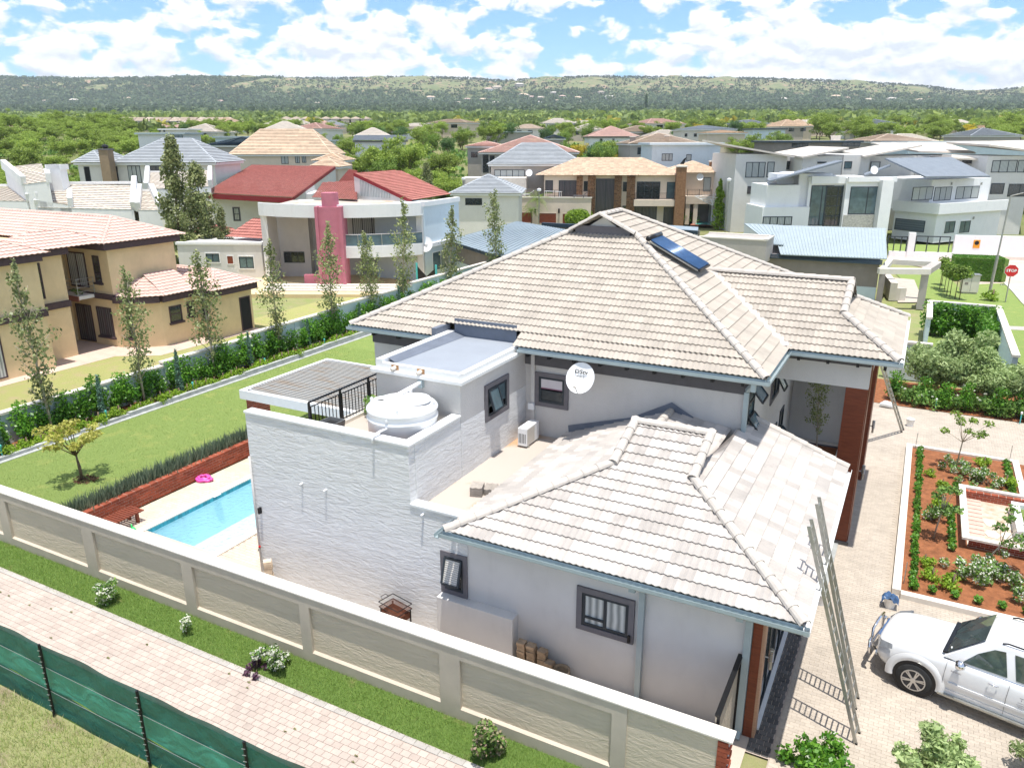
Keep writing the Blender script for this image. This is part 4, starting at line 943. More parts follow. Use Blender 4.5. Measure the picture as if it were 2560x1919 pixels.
hp('soffit',MB().box(-16.3,-3.1,19.66,20.29,6.02,6.05),M['fascia']); hp('soffit',MB().box(-3.59,-.2,23.05,29.2,6.02,6.05),M['fascia']); hp('soffit',MB().box(-3.58,-3.08,19.66,23.05,6.025,6.05),M['fascia'])
hp('soffit',MB().box(-8.7,-1.0,13.42,14.04,3.27,3.3),M['grey']); hp('soffit',MB().box(-1.94,-1.0,14.05,21.4,3.275,3.3),M['grey'])
for x in [-15.6,-14.6,-13.6,-9.9,-9.2,-8.4,-7.6,-6.8,-6.0,-5.2,-4.4,-3.6]: hp('rafter_bracket',MB().box(x-.04,x+.04,19.72,20.22,5.85,5.98),M['black'])
for x in [-2.7,-1.9,-1.1,-.4]: hp('rafter_bracket',MB().box(x-.04,x+.04,23.1,23.6,5.82,5.98),M['black'])
for x in [-8.35+.78*i for i in range(10)]: hp('rafter_bracket',MB().box(x-.02,x+.02,13.99,14.05,3.17,3.2),M['black'])
# east wing: beam, clad fin, court
hp('court_beam',MB().box(-3.58,-.76,23.6,23.9,5.06,5.74),M['grey']); hp('eave_board',MB().box(-3.58,-.78,23.55,23.6,5.74,6.02),M['fascia'])
hp('clad_pier',MB().box(-1.36,-.76,23.6,23.9,0,5.06),M['woodred']); hp('clad_pier',MB().box(-.98,-.74,23.9,24.9,0,6.0),M['woodred']); hp('clad_pier',MB().box(-.98,-.74,29.0,30.6,0,6.0),M['woodred']); hp('court_beam',MB().box(-.98,-.76,24.9,29.0,5.1,6.0),M['grey'])
hp('pier_plinth',MB().box(-1.4,-.7,23.56,23.6,0,.12),M['drived'])
hp('court_wall',MB().box(-3.59,-1.0,30.0,30.2,0,3.6),M['grey2']); hp('court_floor',MB().box(-3.59,-.98,20.3,30,-.05,.03),M['concrete'])
tile_roof(H,[[(-3.6,29.55,3.55),(-1.4,29.55,3.55),(-1.4,30.1,3.8),(-3.6,30.1,3.8)]],M['tileA'],top=0); gutter((-3.6,29.5),(-1.38,29.5),3.46)
for x in(-3.1,-2.3,-1.5): hp('rafter_bracket',MB().box(x-.03,x+.03,29.9,30,3.2,3.32),M['black'])
w=Hwin('u+',-3.6,20.75,21.6,3.9,5.55,cols=1,rows=3,gm=M['glassb']); awning(w,'u+',-3.6,20.8,21.55,5.0,5.5,.7); awning(w,'u+',-3.6,20.8,21.55,4.0,4.6,.7)
w=Hwin('u+',-3.6,24.7,26.1,3.9,4.9,cols=2,rows=1,surround=(.1,M['trim'],.04)); awning(w,'u+',-3.6,24.9,25.5,4.2,4.85,.5)
w=Hwin('u+',-3.6,27.2,28.0,1.3,2.8,cols=1,rows=2); awning(w,'u+',-3.6,27.25,27.95,1.4,2.0,.7)
w=Hwin('u+',-3.6,22.6,24.3,.2,2.6,cols=2,rows=1); w=Hwin('u+',-3.6,24.9,26.6,.2,2.6,cols=2,rows=1)
hp('downpipe',MB().box(-3.62,-3.5,20.16,20.29,3.3,5.55),M['gutter']); hp('downpipe',MB().bar((-3.3,19.6,6.0),(-3.56,20.2,5.6),.1),M['gutter']); hp('downpipe',MB().box(-3.36,-3.24,19.55,19.67,5.78,6.06),M['gutter'])
# front downpipes and the side of the low wing
hp('rain_head',MB().box(-4.42,-4.28,13.6,13.74,2.95,3.3),M['gutter']); hp('downpipe',MB().bar((-4.35,13.68,3.08),(-4.22,13.97,2.85),.09),M['gutter']); hp('downpipe',MB().box(-4.28,-4.16,13.92,14.03,.1,2.9),M['gutter']); hp('pipe_shoe',MB().bar((-4.22,13.97,.12),(-4.22,13.8,.02),.11),M['gutter'])
hp('rain_head',MB().box(-2.2,-2.06,13.6,13.74,2.95,3.3),M['gutter']); hp('downpipe',MB().bar((-2.13,13.68,3.05),(-1.98,13.94,2.85),.09),M['gutter']); hp('downpipe',MB().box(-2.05,-1.91,13.9,14.03,.1,2.95),M['gutter']); hp('pipe_shoe',MB().bar((-1.98,13.96,.12),(-1.98,13.8,.02),.11),M['gutter'])
hp('clad_corner',MB().box(-1.9,-1.72,14.0,14.3,0,3.2),M['woodred']); hp('timber_jamb',MB().box(-1.72,-1.66,14.02,14.3,0,3.2),mat('pale timber',(.42,.25,.16),.6,.15,4,.2,20,stretch=(1,1,8)))
hp('wall',MB().box(-1.95,-1.74,14.3,21.4,0,3.25),M['trim'])
for a in(14.5,16.3,18.1): Hwin('u+',-1.74,a,a+1.7,.12,2.5,cols=2,rows=1,name='glass_door')
hp('door_sill',MB().box(-1.74,-1.62,14.3,20.6,0,.06),M['white'])
# slatted screen beside the house corner
t=thing('slatted_screen','narrow pale timber slat screen closing the gap between boundary wall and house corner','screen',(-2.1,13,0))
for i in range(15): z=.05+i*.125; part('slat',MB().box(-2.13,-2.10,12.0,13.98,z,z+.105),mat('silvery timber slat',(.40,.34,.26),.8,.2,4,.3,20,stretch=(1,8,1)),t,True)
part('frame',MB().box(-2.10,-2.05,12.0,13.98,0,.06).box(-2.10,-2.05,12.0,12.06,.06,1.93).box(-2.10,-2.05,13.92,13.98,.06,1.93).box(-2.14,-2.04,12.0,13.98,1.93,1.97),M['black'],t,True)
# lamps on piers
def lamp(label,x,y,z):
    t=thing('wall_lamp',label,'lamp',(x,y,z)); part('bracket',MB().tube([(-.12,0,-.02),(0,0,-.02)],.018,6),M['steel'],t)
    part('tube',MB().lathe([(.035,-.28),(.035,-.1)],0,0,12),M['steel'],t)
    for k in range(6): part('louvre',MB().lathe([(.03,-.1+k*.045),(.055,-.095+k*.045),(.055,-.08+k*.045),(.03,-.07+k*.045)],0,0,14),M['rail'],t)
    part('cap',MB().lathe([(.055,.17),(.05,.19),(.0,.2)],0,0,14,False),M['steel'],t)
lamp('steel louvred wall lamp on the timber jamb at the near house corner',-1.53,14.18,1.95)
lamp('steel louvred wall lamp half way along the red brown clad wall',-.62,25.2,1.9)
lamp('farthest steel louvred wall lamp near the end of the red brown clad wall',-.62,29.8,1.9)
# ---------------------------------------------------------------- things on and about the house
t=thing('water_tank','squat round white plastic water tank on the terrace behind the parapet','water tank',(-11.35,15.4,4.50))
part('body',MB().lathe([(.88,0),(.9,.05),(.9,.62),(.93,.65),(.93,.69),(.90,.72),(.9,.84),(.93,.87),(.93,.91),(.88,.97),(.7,1.05),(.35,1.11),(0,1.13)],0,0,48,False),M['plast'],t,smooth=True)
ly=-.42; lx=-.32
part('inlet_ring',MB().lathe([(.21,1.03),(.21,1.19),(.18,1.19),(.175,1.08)],lx,ly,24,False),M['plast'],t,smooth=True)
part('strainer',MB().lathe([(.175,1.105),(0,1.10)],lx,ly,24,False),M['dark'],t)
part('lid_step',MB().lathe([(.42,1.08),(.41,1.15),(.38,1.17),(0,1.19)],.33,.1,32,False),M['plast'],t,smooth=True)
for a in(.3,1.9,3.4,5.2): part('lug',MB().box(-.04,.04,-.04,.04,.86,.98).__class__().box(.84*math.cos(a)-.03,.84*math.cos(a)+.03,.84*math.sin(a)-.03,.84*math.sin(a)+.03,.94,1.08),M['plast'],t)
t=thing('filler_pipe','sloping white pipe leading from the plant room wall into the tank lid','pipe',(-11.6,15.9,5.5))
part('pipe',MB().tube([(-11.68,14.98,5.55),(-11.45,16.2,5.74),(-11.42,16.38,5.76)],.055,12),M['plast'],t,True,smooth=True); part('collar',MB().box(-11.49,-11.35,16.33,16.45,5.62,5.84),M['gutter'],t,True)
t=thing('overflow_pipe','thin white pipe bent over the parapet in front of the water tank','pipe',(-11.6,14.3,5))
part('pipe',MB().tube([(-11.2,14.56,5.35),(-11.2,14.5,5.1),(-11.22,14.28,5.11),(-11.24,13.99,5.08),(-11.24,13.95,4.9)],.035,8),M['plast'],t,True,smooth=True); part('elbow',MB().tube([(-11.2,14.5,5.25),(-11.2,14.56,5.40)],.05,8),M['plast'],t,True,smooth=True)
t=thing('terrace_railing','black steel railing with vertical balusters along the terrace edge','railing',(-13.6,17,4.4)); railing(t,(-13.62,14.4,4.5),(-13.62,19.4,4.5),.95,36,M['black'],5)
pw=at(835,1050,4.8)
t=thing('planter_box','square dark grey planter standing at the railing on the terrace','planter',(-13.35,14.9,4.42))
mb=MB(); a,b=.22,.27
mb.add([(-a,-a,0),(a,-a,0),(a,a,0),(-a,a,0),(-b,-b,.4),(b,-b,.4),(b,b,.4),(-b,b,.4),(-b+.03,-b+.03,.4),(b-.03,-b+.03,.4),(b-.03,b-.03,.4),(-b+.03,b-.03,.4),(-b+.05,-b+.05,.3),(b-.05,-b+.05,.3),(b-.05,b-.05,.3),(-b+.05,b-.05,.3)],
 [(0,1,5,4),(1,2,6,5),(2,3,7,6),(3,0,4,7),(4,5,9,8),(5,6,10,9),(6,7,11,10),(7,4,8,11),(8,9,13,12),(9,10,14,13),(10,11,15,14),(11,8,12,15)]); part('box',mb,mat('grey fibre planter',(.13,.135,.14),.7,.1,4),t); part('soil',MB().box(-.22,.22,-.22,.22,.2,.31),M['dark'],t)
plant('shrub','climbing_shrub','leafy green shrub growing through the terrace railing beside the plant room','shrub',(-13.15,16.5,4.4),.75)
# satellite dish on the main wall
dt,da,db,dn=dish('large white satellite dish with black lettering fixed to the eave of the main house','',0,.1) if False else dish('large white satellite dish with black lettering hanging at the eave of the main house',(-8.02,19.35,5.56),(.05,-.82,.42),.42)
xd=Vector((1,0,0)); xd=(xd-dn*xd.dot(dn)).normalized(); yd=dn.cross(xd)
text(dt,'DStv',.16,dn*.0+yd*.17,xd,yd,M['black'],bold=.003,sx=1.25); text(dt,'multi Q',.075,dn*-.02+yd*.05,xd,yd,M['black'],bold=.001)
# air conditioner outdoor unit
t=thing('air_conditioner','white outdoor air conditioning unit standing on the flat roof','air conditioner',(-9.72,19.5,3.2))
part('casing',MB().box(-.15,.15,-.42,.42,.06,.62),M['plast'],t,bevel=.015); 
for k in range(5): part('fin',MB().box(-.11+k*.05,-.09+k*.05,-.425,-.42,.15,.45),M['dark'],t)
for y in(-.3,.3): part('foot',MB().box(-.15,.18,y-.03,y+.03,0,.06),M['steel'],t)
part('side_panel',MB().box(.151,.156,-.38,.1,.1,.58),mat('cream panel',(.62,.58,.52),.5,.05,3),t)
for lx_,n_,lab in((-9.33,9,'taller stack of spare grey roof tiles on the flat roof'),(-9.05,6,'lower stack of spare roof tiles behind the taller one on the flat roof')):
    y_=15.75 if n_==9 else 15.98
    t=thing('tile_stack',lab,'roof tiles',(lx_,y_,3.2),R(18))
    for k in range(n_):
        mb=MB(); vs=[]
        for yy,zz in((-.2,0),(.2,0)):
            for i in range(9): vs.append((-.16+.04*i,yy,k*.028+.012*math.cos(i*PI/2)+.03))
        for i in range(9): vs.append((-.16+.04*i,-.2,k*.028+.012*math.cos(i*PI/2)+.012))
        fs=[(i,i+1,10+i,9+i) for i in range(8)]+[(18+i,19+i,i+1,i) for i in range(8)]+[(8,17,26)]
        part('tile',mb.add(vs,fs),mat('spare tile',(.36,.32,.28),.9,.15,3,island=.15),t)
# solar water heater on the main roof
sA=Vector((-8.35,24.2,0));
def rz_(x): return ZE+TP*(-3-x)+.12
n_=Vector((TP,0,1)).normalized(); us=Vector((0,1,0)); vs_=Vector((1,0,-TP)).normalized()
q0=at(1619,596,8.7); 
def onroof(px,py):
    d=ray(px,py); # plane z=ZE+TP*(-3-x)+.15
    t_=(ZE+TP*-3+.24-CAMH)/(d.z+TP*d.x); return ORG+d*t_
tl=onroof(1617,600); tr=onroof(1655,588); br=onroof(1761,659); bl=onroof(1728,677)
t=thing('solar_geyser','blue evacuated tube solar water heater lying on the tiled main roof','solar heater',tuple(tl))
W_=(tr-tl).length*.5+(br-bl).length*.5; Lh=(bl-tl).length
o_=tl; yv=us; xv=vs_; W_=1.25
Lh=1.95
for i in range(18):
    a=o_+yv*(.05+i*W_/18)+n_*.06; part('tube',MB().tube([a+xv*.12,a+xv*Lh],.034,8),mat('blue vacuum tube',(.04,.10,.22),.25,.15,5,0,0,.2,.8),t,True,smooth=True)
part('header',MB().tube([o_-yv*.04+xv*.03+n_*.07,o_+yv*(W_+.04)+xv*.03+n_*.07],.085,14),M['black'],t,True,smooth=True)
part('rail',MB().bar(o_+yv*-.03+xv*.1+n_*.01,o_+yv*-.03+xv*Lh+n_*.01,.03),M['steel'],t,True); part('rail',MB().bar(o_+yv*(W_+.02)+xv*.1+n_*.01,o_+yv*(W_+.02)+xv*Lh+n_*.01,.03),M['steel'],t,True)
part('foot_rail',MB().bar(o_-yv*.03+xv*(Lh+.03)+n_*.03,o_+yv*(W_+.02)+xv*(Lh+.03)+n_*.03,.08,.07),M['black'],t,True)
# pergola
t=thing('pergola','white framed pergola with weathered grey slats above the pool patio','pergola',(-19,22,0))
zp=2.7
for a,b,c,d in((-22.8,-15.3,20.35,20.55),(-22.8,-15.3,25.35,25.5),(-22.8,-22.62,20.55,25.35)): part('beam',MB().box(a,b,c,d,zp-.36,zp),M['plast'],t,True)
ws=mat('weathered slat',(.36,.35,.33),.85,.25,1.0,.3,20,stretch=(.6,4,4),col2=(.33,.26,.20),thresh=(.33,.5))
for i in range(31):
    y=20.62+i*.153; part('slat',MB().box(-22.6,-15.2,y,y+.075,zp-.13,zp-.03),ws,t,True)
brickwall('red face brick pier carrying the near corner of the pergola',-22.75,-22.1,20.6,21.2,0,2.33,cat='pier',top=300)
brickwall('low red brick wall hidden below the terrace railing beside the patio',-17.2,-14.0,21.5,21.8,0,1.0,top=120)
t=thing('security_camera','small white camera on the near corner of the pergola','camera',(-22.4,20.5,2.7)); part('body',MB().tube([(-.12,0,.08),(.1,0,.06)],.045,8),M['plast'],t); part('foot',MB().box(-.03,.03,-.03,.03,0,.06),M['black'],t)
# ================================================================ yard, garden and vehicle
def ladder(label,b1,b2,t1,t2,n,loc):
    t=thing('ladder',label,'ladder',loc); b1,b2,t1,t2=map(Vector,(b1,b2,t1,t2)); d=(b2-b1).normalized(); nn=d.cross(t1-b1).normalized()
    for a,b in((b1,t1),(b2,t2)): part('rail',MB().bar(a,b,.028,.07,upv=nn),M['steel'],t,True)
    for k in range(n): f=(k+.6)/n; part('rung',MB().tube([b1+(t1-b1)*f,b2+(t2-b2)*f],.016,6),M['steel'],t,True)
    for a in(b1,b2): part('foot',MB().box(a.x-.02,a.x+.03,a.y-.02,a.y+.02,0,.04),M['black'],t,True)
ladder('nearer of two aluminium ladders leaning side by side on the lower roof gutter',(.25,14.83,0),(.28,15.2,0),(-1.20,14.98,4.62),(-1.20,15.33,4.62),17,(.26,15,0))
ladder('farther of two aluminium ladders leaning side by side on the lower roof gutter',(.15,15.95,0),(.17,16.34,0),(-1.19,16.10,4.62),(-1.19,16.48,4.62),17,(.16,16.1,0))
ladder('aluminium ladder leaning on the far gutter of the house next to the shrubs',(.40,35.1,0),(.46,35.45,0),(-.72,32.4,3.5),(-.66,32.75,3.5),13,(.43,35.2,0))
def bucket(label,x,y,r=.16,h=.34,cloth=False):
    t=thing('bucket',label,'bucket',(x,y,0)); part('pail',MB().lathe([(r*.82,0),(r,h),(r*1.06,h),(r*1.06,h-.02),(r*1.01,h-.03)],0,0,20,False).lathe([(r*.95,h-.01),(r*.78,.03),(0,.03)],0,0,20,False),M['plast'],t,smooth=True)
    part('handle',MB().tube([(math.cos(a)*r*1.05,-r*.25*math.sin(a)-.02,h-.06-.12*math.sin(a)) for a in[i*PI/8 for i in range(9)]],.006,5),M['steel'],t)
    if cloth:
        mb=MB(); n=14
        for i in range(n+1):
            for j in range(n+1):
                x_=(i/n-.5)*.42;y_=(j/n-.5)*.34; mb.v.append((x_,y_,h+.05+.04*math.sin(x_*17)*math.cos(y_*21+1)+.03*math.sin(x_*41+y_*30)-max(0,math.hypot(x_,y_)-r)*1.4))
        mb.f=[(i*(n+1)+j,(i+1)*(n+1)+j,(i+1)*(n+1)+j+1,i*(n+1)+j+1) for i in range(n) for j in range(n)]
        o=link('cloth',mb.mesh('cloth',True),mat('blue cloth',(.05,.10,.20),.9,.5,9)); o.location=(x,y,0); tag(o,'crumpled blue cloth lying in the white bucket in front of the car','cloth')
bucket('white bucket with a blue cloth on it in front of the parked car',.60,20.6,.15,.30,True)
bucket('white bucket under the ladders at the lower roof edge',-1.08,19.9)
bucket('white paint bucket near the ladder by the back garden bed',.68,36.1)
# ---- bricks, pot, barbecue against the front wall
def bstack(label,x,y,cols,hs,bl,bw,bh,m_,rz=0):
    t=thing('brick_stack',label,'bricks',(x,y,0),rz)
    for i,(cx,cy) in enumerate(cols):
        for k in range(hs[i]):
            j=random.uniform(-.012,.012); a=random.uniform(-.06,.06); u=Vector((math.cos(a),math.sin(a),0)); v=Vector((-math.sin(a),math.cos(a),0)); o=Vector((cx+j,cy+random.uniform(-.012,.012),k*bh))-u*bl/2-v*bw/2
            part('brick',MB().obox(o,u*bl,v*bw,(0,0,bh-.006)),m_,t)
wb=mat('weathered tan brick',(.33,.24,.16),.9,.3,6,.5,40,island=.25)
bstack('four untidy columns of weathered tan bricks against the grey front wall',-6.75,13.78,[(-.26,0),(0,-.02),(.26,.02),(.47,-.03)],[10,10,9,6],.2,.19,.075,wb)
bstack('single tall stack of cream bricks at the left foot of the textured wall',-15.05,13.75,[(0,0)],[10],.22,.2,.072,mat('cream brick',(.62,.50,.37),.9,.2,6,.4,40,island=.2),R(40))
t=thing('clay_pot','small round weathered clay pot beside the brick stack','pot',(-6.0,13.78,0)); part('pot',MB().lathe([(.15,0),(.21,.14),(.19,.26),(.215,.28),(.215,.32),(.175,.32),(.165,.26),(.18,.12),(.0,.06)],0,0,24,False),mat('worn clay',(.36,.27,.18),.9,.2,8,.4,40),t,smooth=True)
t=thing('barbecue','rusty steel mesh barbecue on thin black legs before the textured wall','barbecue',(-10.55,13.62,0),R(-12))
for x in(-.33,.33):
    for y in(-.2,.2): part('leg',MB().bar((x,y,0),(x,y,.62),.03),M['black'],t)
mb=MB().box(-.33,.33,-.2,.2,.40,.42); 
for s_ in((-.33,-.32,-.2,.2),(.32,.33,-.2,.2),(-.32,.32,-.2,-.19),(-.32,.32,.19,.2)): mb.box(*s_,.42,.56)
part('fire_box',mb,M['rust'],t)
mb=MB()
for x in np.linspace(-.36,.36,19): mb.bar((x,-.24,.66),(x,.24,.66),.007)
for y in np.linspace(-.24,.24,13): mb.bar((-.36,y,.667),(.36,y,.667),.007)
part('grid',mb,M['rust'],t,kind='stuff')
for z in(.66,.80):
    for a,b in(((-.36,-.24),(.36,-.24)),((.36,-.24),(.36,.24)),((.36,.24),(-.36,.24)),((-.36,.24),(-.36,-.24))): part('rim_bar',MB().bar((*a,z),(*b,z),.016),M['black'],t)
part('handle',MB().tube([(-.36,-.1,.8),(-.46,-.08,.83),(-.46,.08,.83),(-.36,.1,.8)],.009,6),M['black'],t)
# ---- pool side things
t=thing('slatted_bench','red brown slatted wooden bench between the brick wall and the pool','bench',(-21.8,14.1,0))
for i in range(11): part('slat',MB().box(-22.13,-21.45,13.52+i*.105,13.52+i*.105+.075,.37,.40),M['wooddoor'],t,True)
for x in(-22.0,-21.58): part('bearer',MB().box(x-.03,x+.03,13.55,14.62,.31,.37),M['wooddoor'],t,True)
for x in(-22.0,-21.58):
    for y in(13.75,14.45): part('leg',MB().box(x-.045,x+.045,y-.045,y+.045,0,.31),M['wooddoor'],t,True)
q=at(509,1196,.05); t=thing('pool_inflatable','deflated pink pool inflatable lying on the paving by the brick wall','inflatable',(q.x,q.y,.01))
pk=mat('pink vinyl',(.80,.10,.42),.35,.15,6,0,0,0,.5)
for k,(rx,ry,z,th) in enumerate(((.34,.20,.05,.06),(.22,.14,.10,.05))): part('ring',MB().tube([(math.cos(a)*rx*(1+.13*math.sin(3*a+k)),math.sin(a)*ry*(1+.1*math.cos(4*a)),z+.02*math.sin(5*a)) for a in[i*2*PI/24 for i in range(25)]],th,8),pk,t,smooth=True)
q=at(333,1323,.1); t=thing('pool_toy','small bright green toy lying at the near corner of the pool','toy',(q.x,q.y,.03)); part('body',MB().tube([(-.1,0,.05),(0,0,.1),(.12,.02,.04)],[.05,.07,.03],8),mat('green toy',(.05,.55,.15),.5,.1,4),t,smooth=True); part('fin',MB().tube([(-.05,0,.12),(-.1,.03,.24)],[.04,.01],6),MAT['green toy'],t,smooth=True)
# ---- hedge bed on the left: tall bushes, low lime shrubs, pear trees, junipers, stakes
rr=random.Random(9)
def gplant(key,name,label,cat,x,y,z,s,group=None): return plant(key,name,label,cat,(x,y,z),s,rr.random()*6.28,group)
y=12.6; i=0
while y<58:
    i+=1
    s=rr.uniform(.78,1.12); gplant('hedgeb','hedge_bush',nth(i)+' glossy dark bush from the near end of the tall hedge','bush',-30.75+rr.uniform(-.1,.1),y,ZL,s,'tall bushes of the hedge along the garden wall'); y+=rr.uniform(.6,.95)
y=12.4; i=0
while y<56:
    i+=1
    gplant('lowb','low_shrub',nth(i)+' low lime shrub from the near end along the lawn kerb','shrub',-30.02+rr.uniform(-.06,.06),y,ZL,rr.uniform(.75,1.15),'low lime shrubs along the kerb'); y+=rr.uniform(.42,.62)
for k,(x,y,s,lab) in enumerate(((-30.55,17.4,1.0,'nearest slender pear tree of the hedge bed, left of the yellow tree'),(-30.6,21.8,.92,'second slender pear tree in the hedge bed'),(-30.6,25.9,1.05,'bushiest slender pear tree in front of the ochre house'),(-30.8,30.6,.95,'slender pear tree before the end of the ochre house'),(-30.9,35.3,1.05,'slender pear tree left of the pink tower'),(-30.9,39.4,.95,'slender pear tree right of the pink tower'),(-30.9,42.6,1.15,'tallest dense pear tree before the curved balcony'),(-30.9,48.5,1.1,'pear tree beside the garden trampoline net'),(-29.5,53.5,1.15,'pear tree before the blue metal roof'))):
    plant('pear%d'%(k%3),'pear_tree',lab,'tree',(x,y,ZL),s*1.12,rr.random()*6,'slender pear trees in the hedge bed')
for k,(x,y) in enumerate(((-30.05,15.06),(-30.3,19.5),(-30.25,23.5),(-30.5,28.2),(-30.5,32.7),(-30.5,37.4),(-30.5,41.6))):
    plant('juniper','juniper',nth(k+1)+' thin blue green juniper from the near end of the hedge bed','juniper',(x,y,ZL),rr.uniform(.85,1.1),0,'upright junipers in the hedge bed')
cy_=mat('turquoise stake',(.10,.50,.48),.5,.1,4)
def stake(x,y,z,lab,grp,h=.45,cap=False):
    t=thing('garden_light',lab,'garden light',(x,y,z),0,grp); part('stem',MB().tube([(0,0,0),(0,0,h)],.022,8),cy_,t); part('head',MB().lathe([(.03,h),(.045,h+.03),(.045,h+.1),(.02,h+.12)],0,0,10),M['plast'] if cap else cy_,t)
for k,(x,y) in enumerate(((-29.85,14.96),(-29.85,19.35),(-29.85,23.9),(-29.87,28.6),(-29.87,33.3),(-29.87,37.5))): stake(x,y,ZL,nth(k+1)+' turquoise garden light from the near end of the lawn kerb','turquoise lights along the lawn kerb')
for x,y in((1.65,38.95),(4.96,38.6)): stake(x,y,0,('left' if x<3 else 'right')+' turquoise garden light with white head at the edge of the rose bed','lights at the rose bed',.45,True)
# small yellow green tree on the lawn with its soil ring
tr=MB(); tr.tube([(0,0,-.05),(-.05,0,.5),(-.12,.02,.95)],[.045,.04,.03],7); tr.tube([(.06,0,-.05),(.0,.02,.5),(-.08,0,.9)],[.03,.028,.02],6); cs=[]
for i in range(13):
    a=i*2.4; l=.35+.75*rr.random(); e=Vector((-.1+math.cos(a)*l,math.sin(a)*l,1.35+.85*rr.random())); tr.tube([(-.1,0,.9),(e*.5+Vector((-.05,0,.55))),e],[.025,.015,.005],5); cs.append((e,(.26,.26,.13))); cs.append((e*.7+Vector((0,0,.35)),(.24,.24,.13)))
proto('lawn_tree',tr,M['bark'],clumps(cs,55,.075,rg,1.7,.3),LM['yg'])
plant('lawn_tree','lawn_tree','small yellow green tree with forked trunk standing alone on the lawn','tree',(at(205,1198,ZL).x,at(205,1198,ZL).y,ZL),1,0)
q=at(215,1198,ZL+.01); mb=MB(); 
for i in range(260):
    a=rr.random()*6.28;l=.38*rr.random()**.5; c=Vector((q.x+math.cos(a)*l*1.25,q.y+math.sin(a)*l,ZL+.01+.03*rr.random())); u=Vector((rr.uniform(-1,1),rr.uniform(-1,1),.3))*.04; v=Vector((rr.uniform(-1,1),rr.uniform(-1,1),.3))*.025; mb.quad(c-u-v,c+u-v,c+u+v,c-u+v)
o=link('bark_mulch',mb.mesh('bark_mulch'),mat('dark bark mulch',(.12,.06,.035),.95,.4,9)); tag(o,'ring of dark bark mulch under the yellow green lawn tree','mulch',None,'stuff')
# ---- shrubs on the outer grass strip
def shrub(key,n,cs,leaf,size,mat_,name,label,loc,extra=None,asp=1.5,cat='shrub'):
    tr=MB(); tr.tube([(0,0,-.05),(.02,0,.25)],[.03,.015],5)
    for c,r_ in cs[:8]: tr.tube([(0,0,.03),Vector(c)],[.012,.004],4)
    proto(key,tr,M['bark'],clumps(cs,n,size,rg,asp,.1),mat_)
    t=plant(key,name,label,cat,loc,1,0)
    if extra: link('blossom',npmesh('blossom',clumps(cs,extra[0],extra[1],rg,1.3,.5)),extra[2],t)
    return t
def cl(n,rx,h,r_,z0=.12): return [((rr.gauss(0,rx*.5),rr.gauss(0,rx*.5),z0+h*rr.random()),(r_,r_,r_)) for _ in range(n)]
shrub('s1',60,cl(14,.32,.42,.15),0,.055,LM['bush'],'variegated_shrub','white flecked round shrub on the grass strip left of the third wall pillar',(-18.25,11.0,0),(35,.05,LM['white']))
shrub('s2',40,cl(7,.12,.28,.09),0,.04,LM['bush'],'variegated_shrub','smallest white flecked shrub on the grass strip',(-15.24,11.02,0),(30,.04,LM['white']))
shrub('s3',60,cl(14,.28,.55,.14),0,.055,LM['bush'],'variegated_shrub','white topped shrub with purple plants at its foot on the grass strip',(-12.2,11.02,0),(45,.055,LM['white']))
shrub('s4',60,cl(8,.30,.10,.10,.03),0,.05,LM['purple'],'purple_plant','low dark purple plant at the foot of the white topped shrub',(-12.62,10.85,0),cat='plant')
shrub('s5',90,cl(16,.30,.62,.16),0,.055,LM['bush'],'variegated_shrub','tallest pinkish shrub on the grass strip near the wall end',(-6.4,10.95,0),(70,.05,LM['pinkf']))
# grass clump near it
# ---- foreground plants at the lower right corner
q=at(2050,1945,0); shrub('f1',130,cl(22,.55,.5,.2),0,.07,LM['hedge'],'rose_bush','bright green bush at the bottom edge right of the house corner',(q.x,q.y,0),(2,.09,LM['white']))
q=at(2330,1985,0); shrub('f2',170,cl(30,.75,.9,.22,.3),0,.055,LM['olive'],'olive_shrub','grey green olive shrub at the bottom edge in front of the car',(q.x,q.y,0),asp=2.6)
q=at(2610,1960,0); shrub('f3',120,cl(14,.5,.7,.2,.3),0,.055,LM['olive'],'olive_shrub','grey green shrub cut off by the bottom right corner',(q.x,q.y,0),asp=2.6)
sheet('corner_bed',[(-.35,9),(4.6,9),(4.6,13.55),(1.6,13.4),(-.35,12.9)],.004,M['soil'])
# ---- the flower bed in the drive
t=thing('flower_bed_kerb','white concrete kerbs framing the red soil flower bed in the driveway','kerb',(2.5,27,0))
for a,b,c,d in((.62,.84,21.35,33.4),(.84,6.9,21.15,21.37),(.84,4.3,33.2,33.4),(4.28,4.5,29.2,33.4)): part('kerb_stone',MB().box(a,b,c,d,-.05,.16),M['cop'] if c>21.2 else M['cop'],t,True,bevel=.01)
struct('flower_bed_soil',MB().box(.84,7,21.37,33.2,-.05,.07),M['soil'])
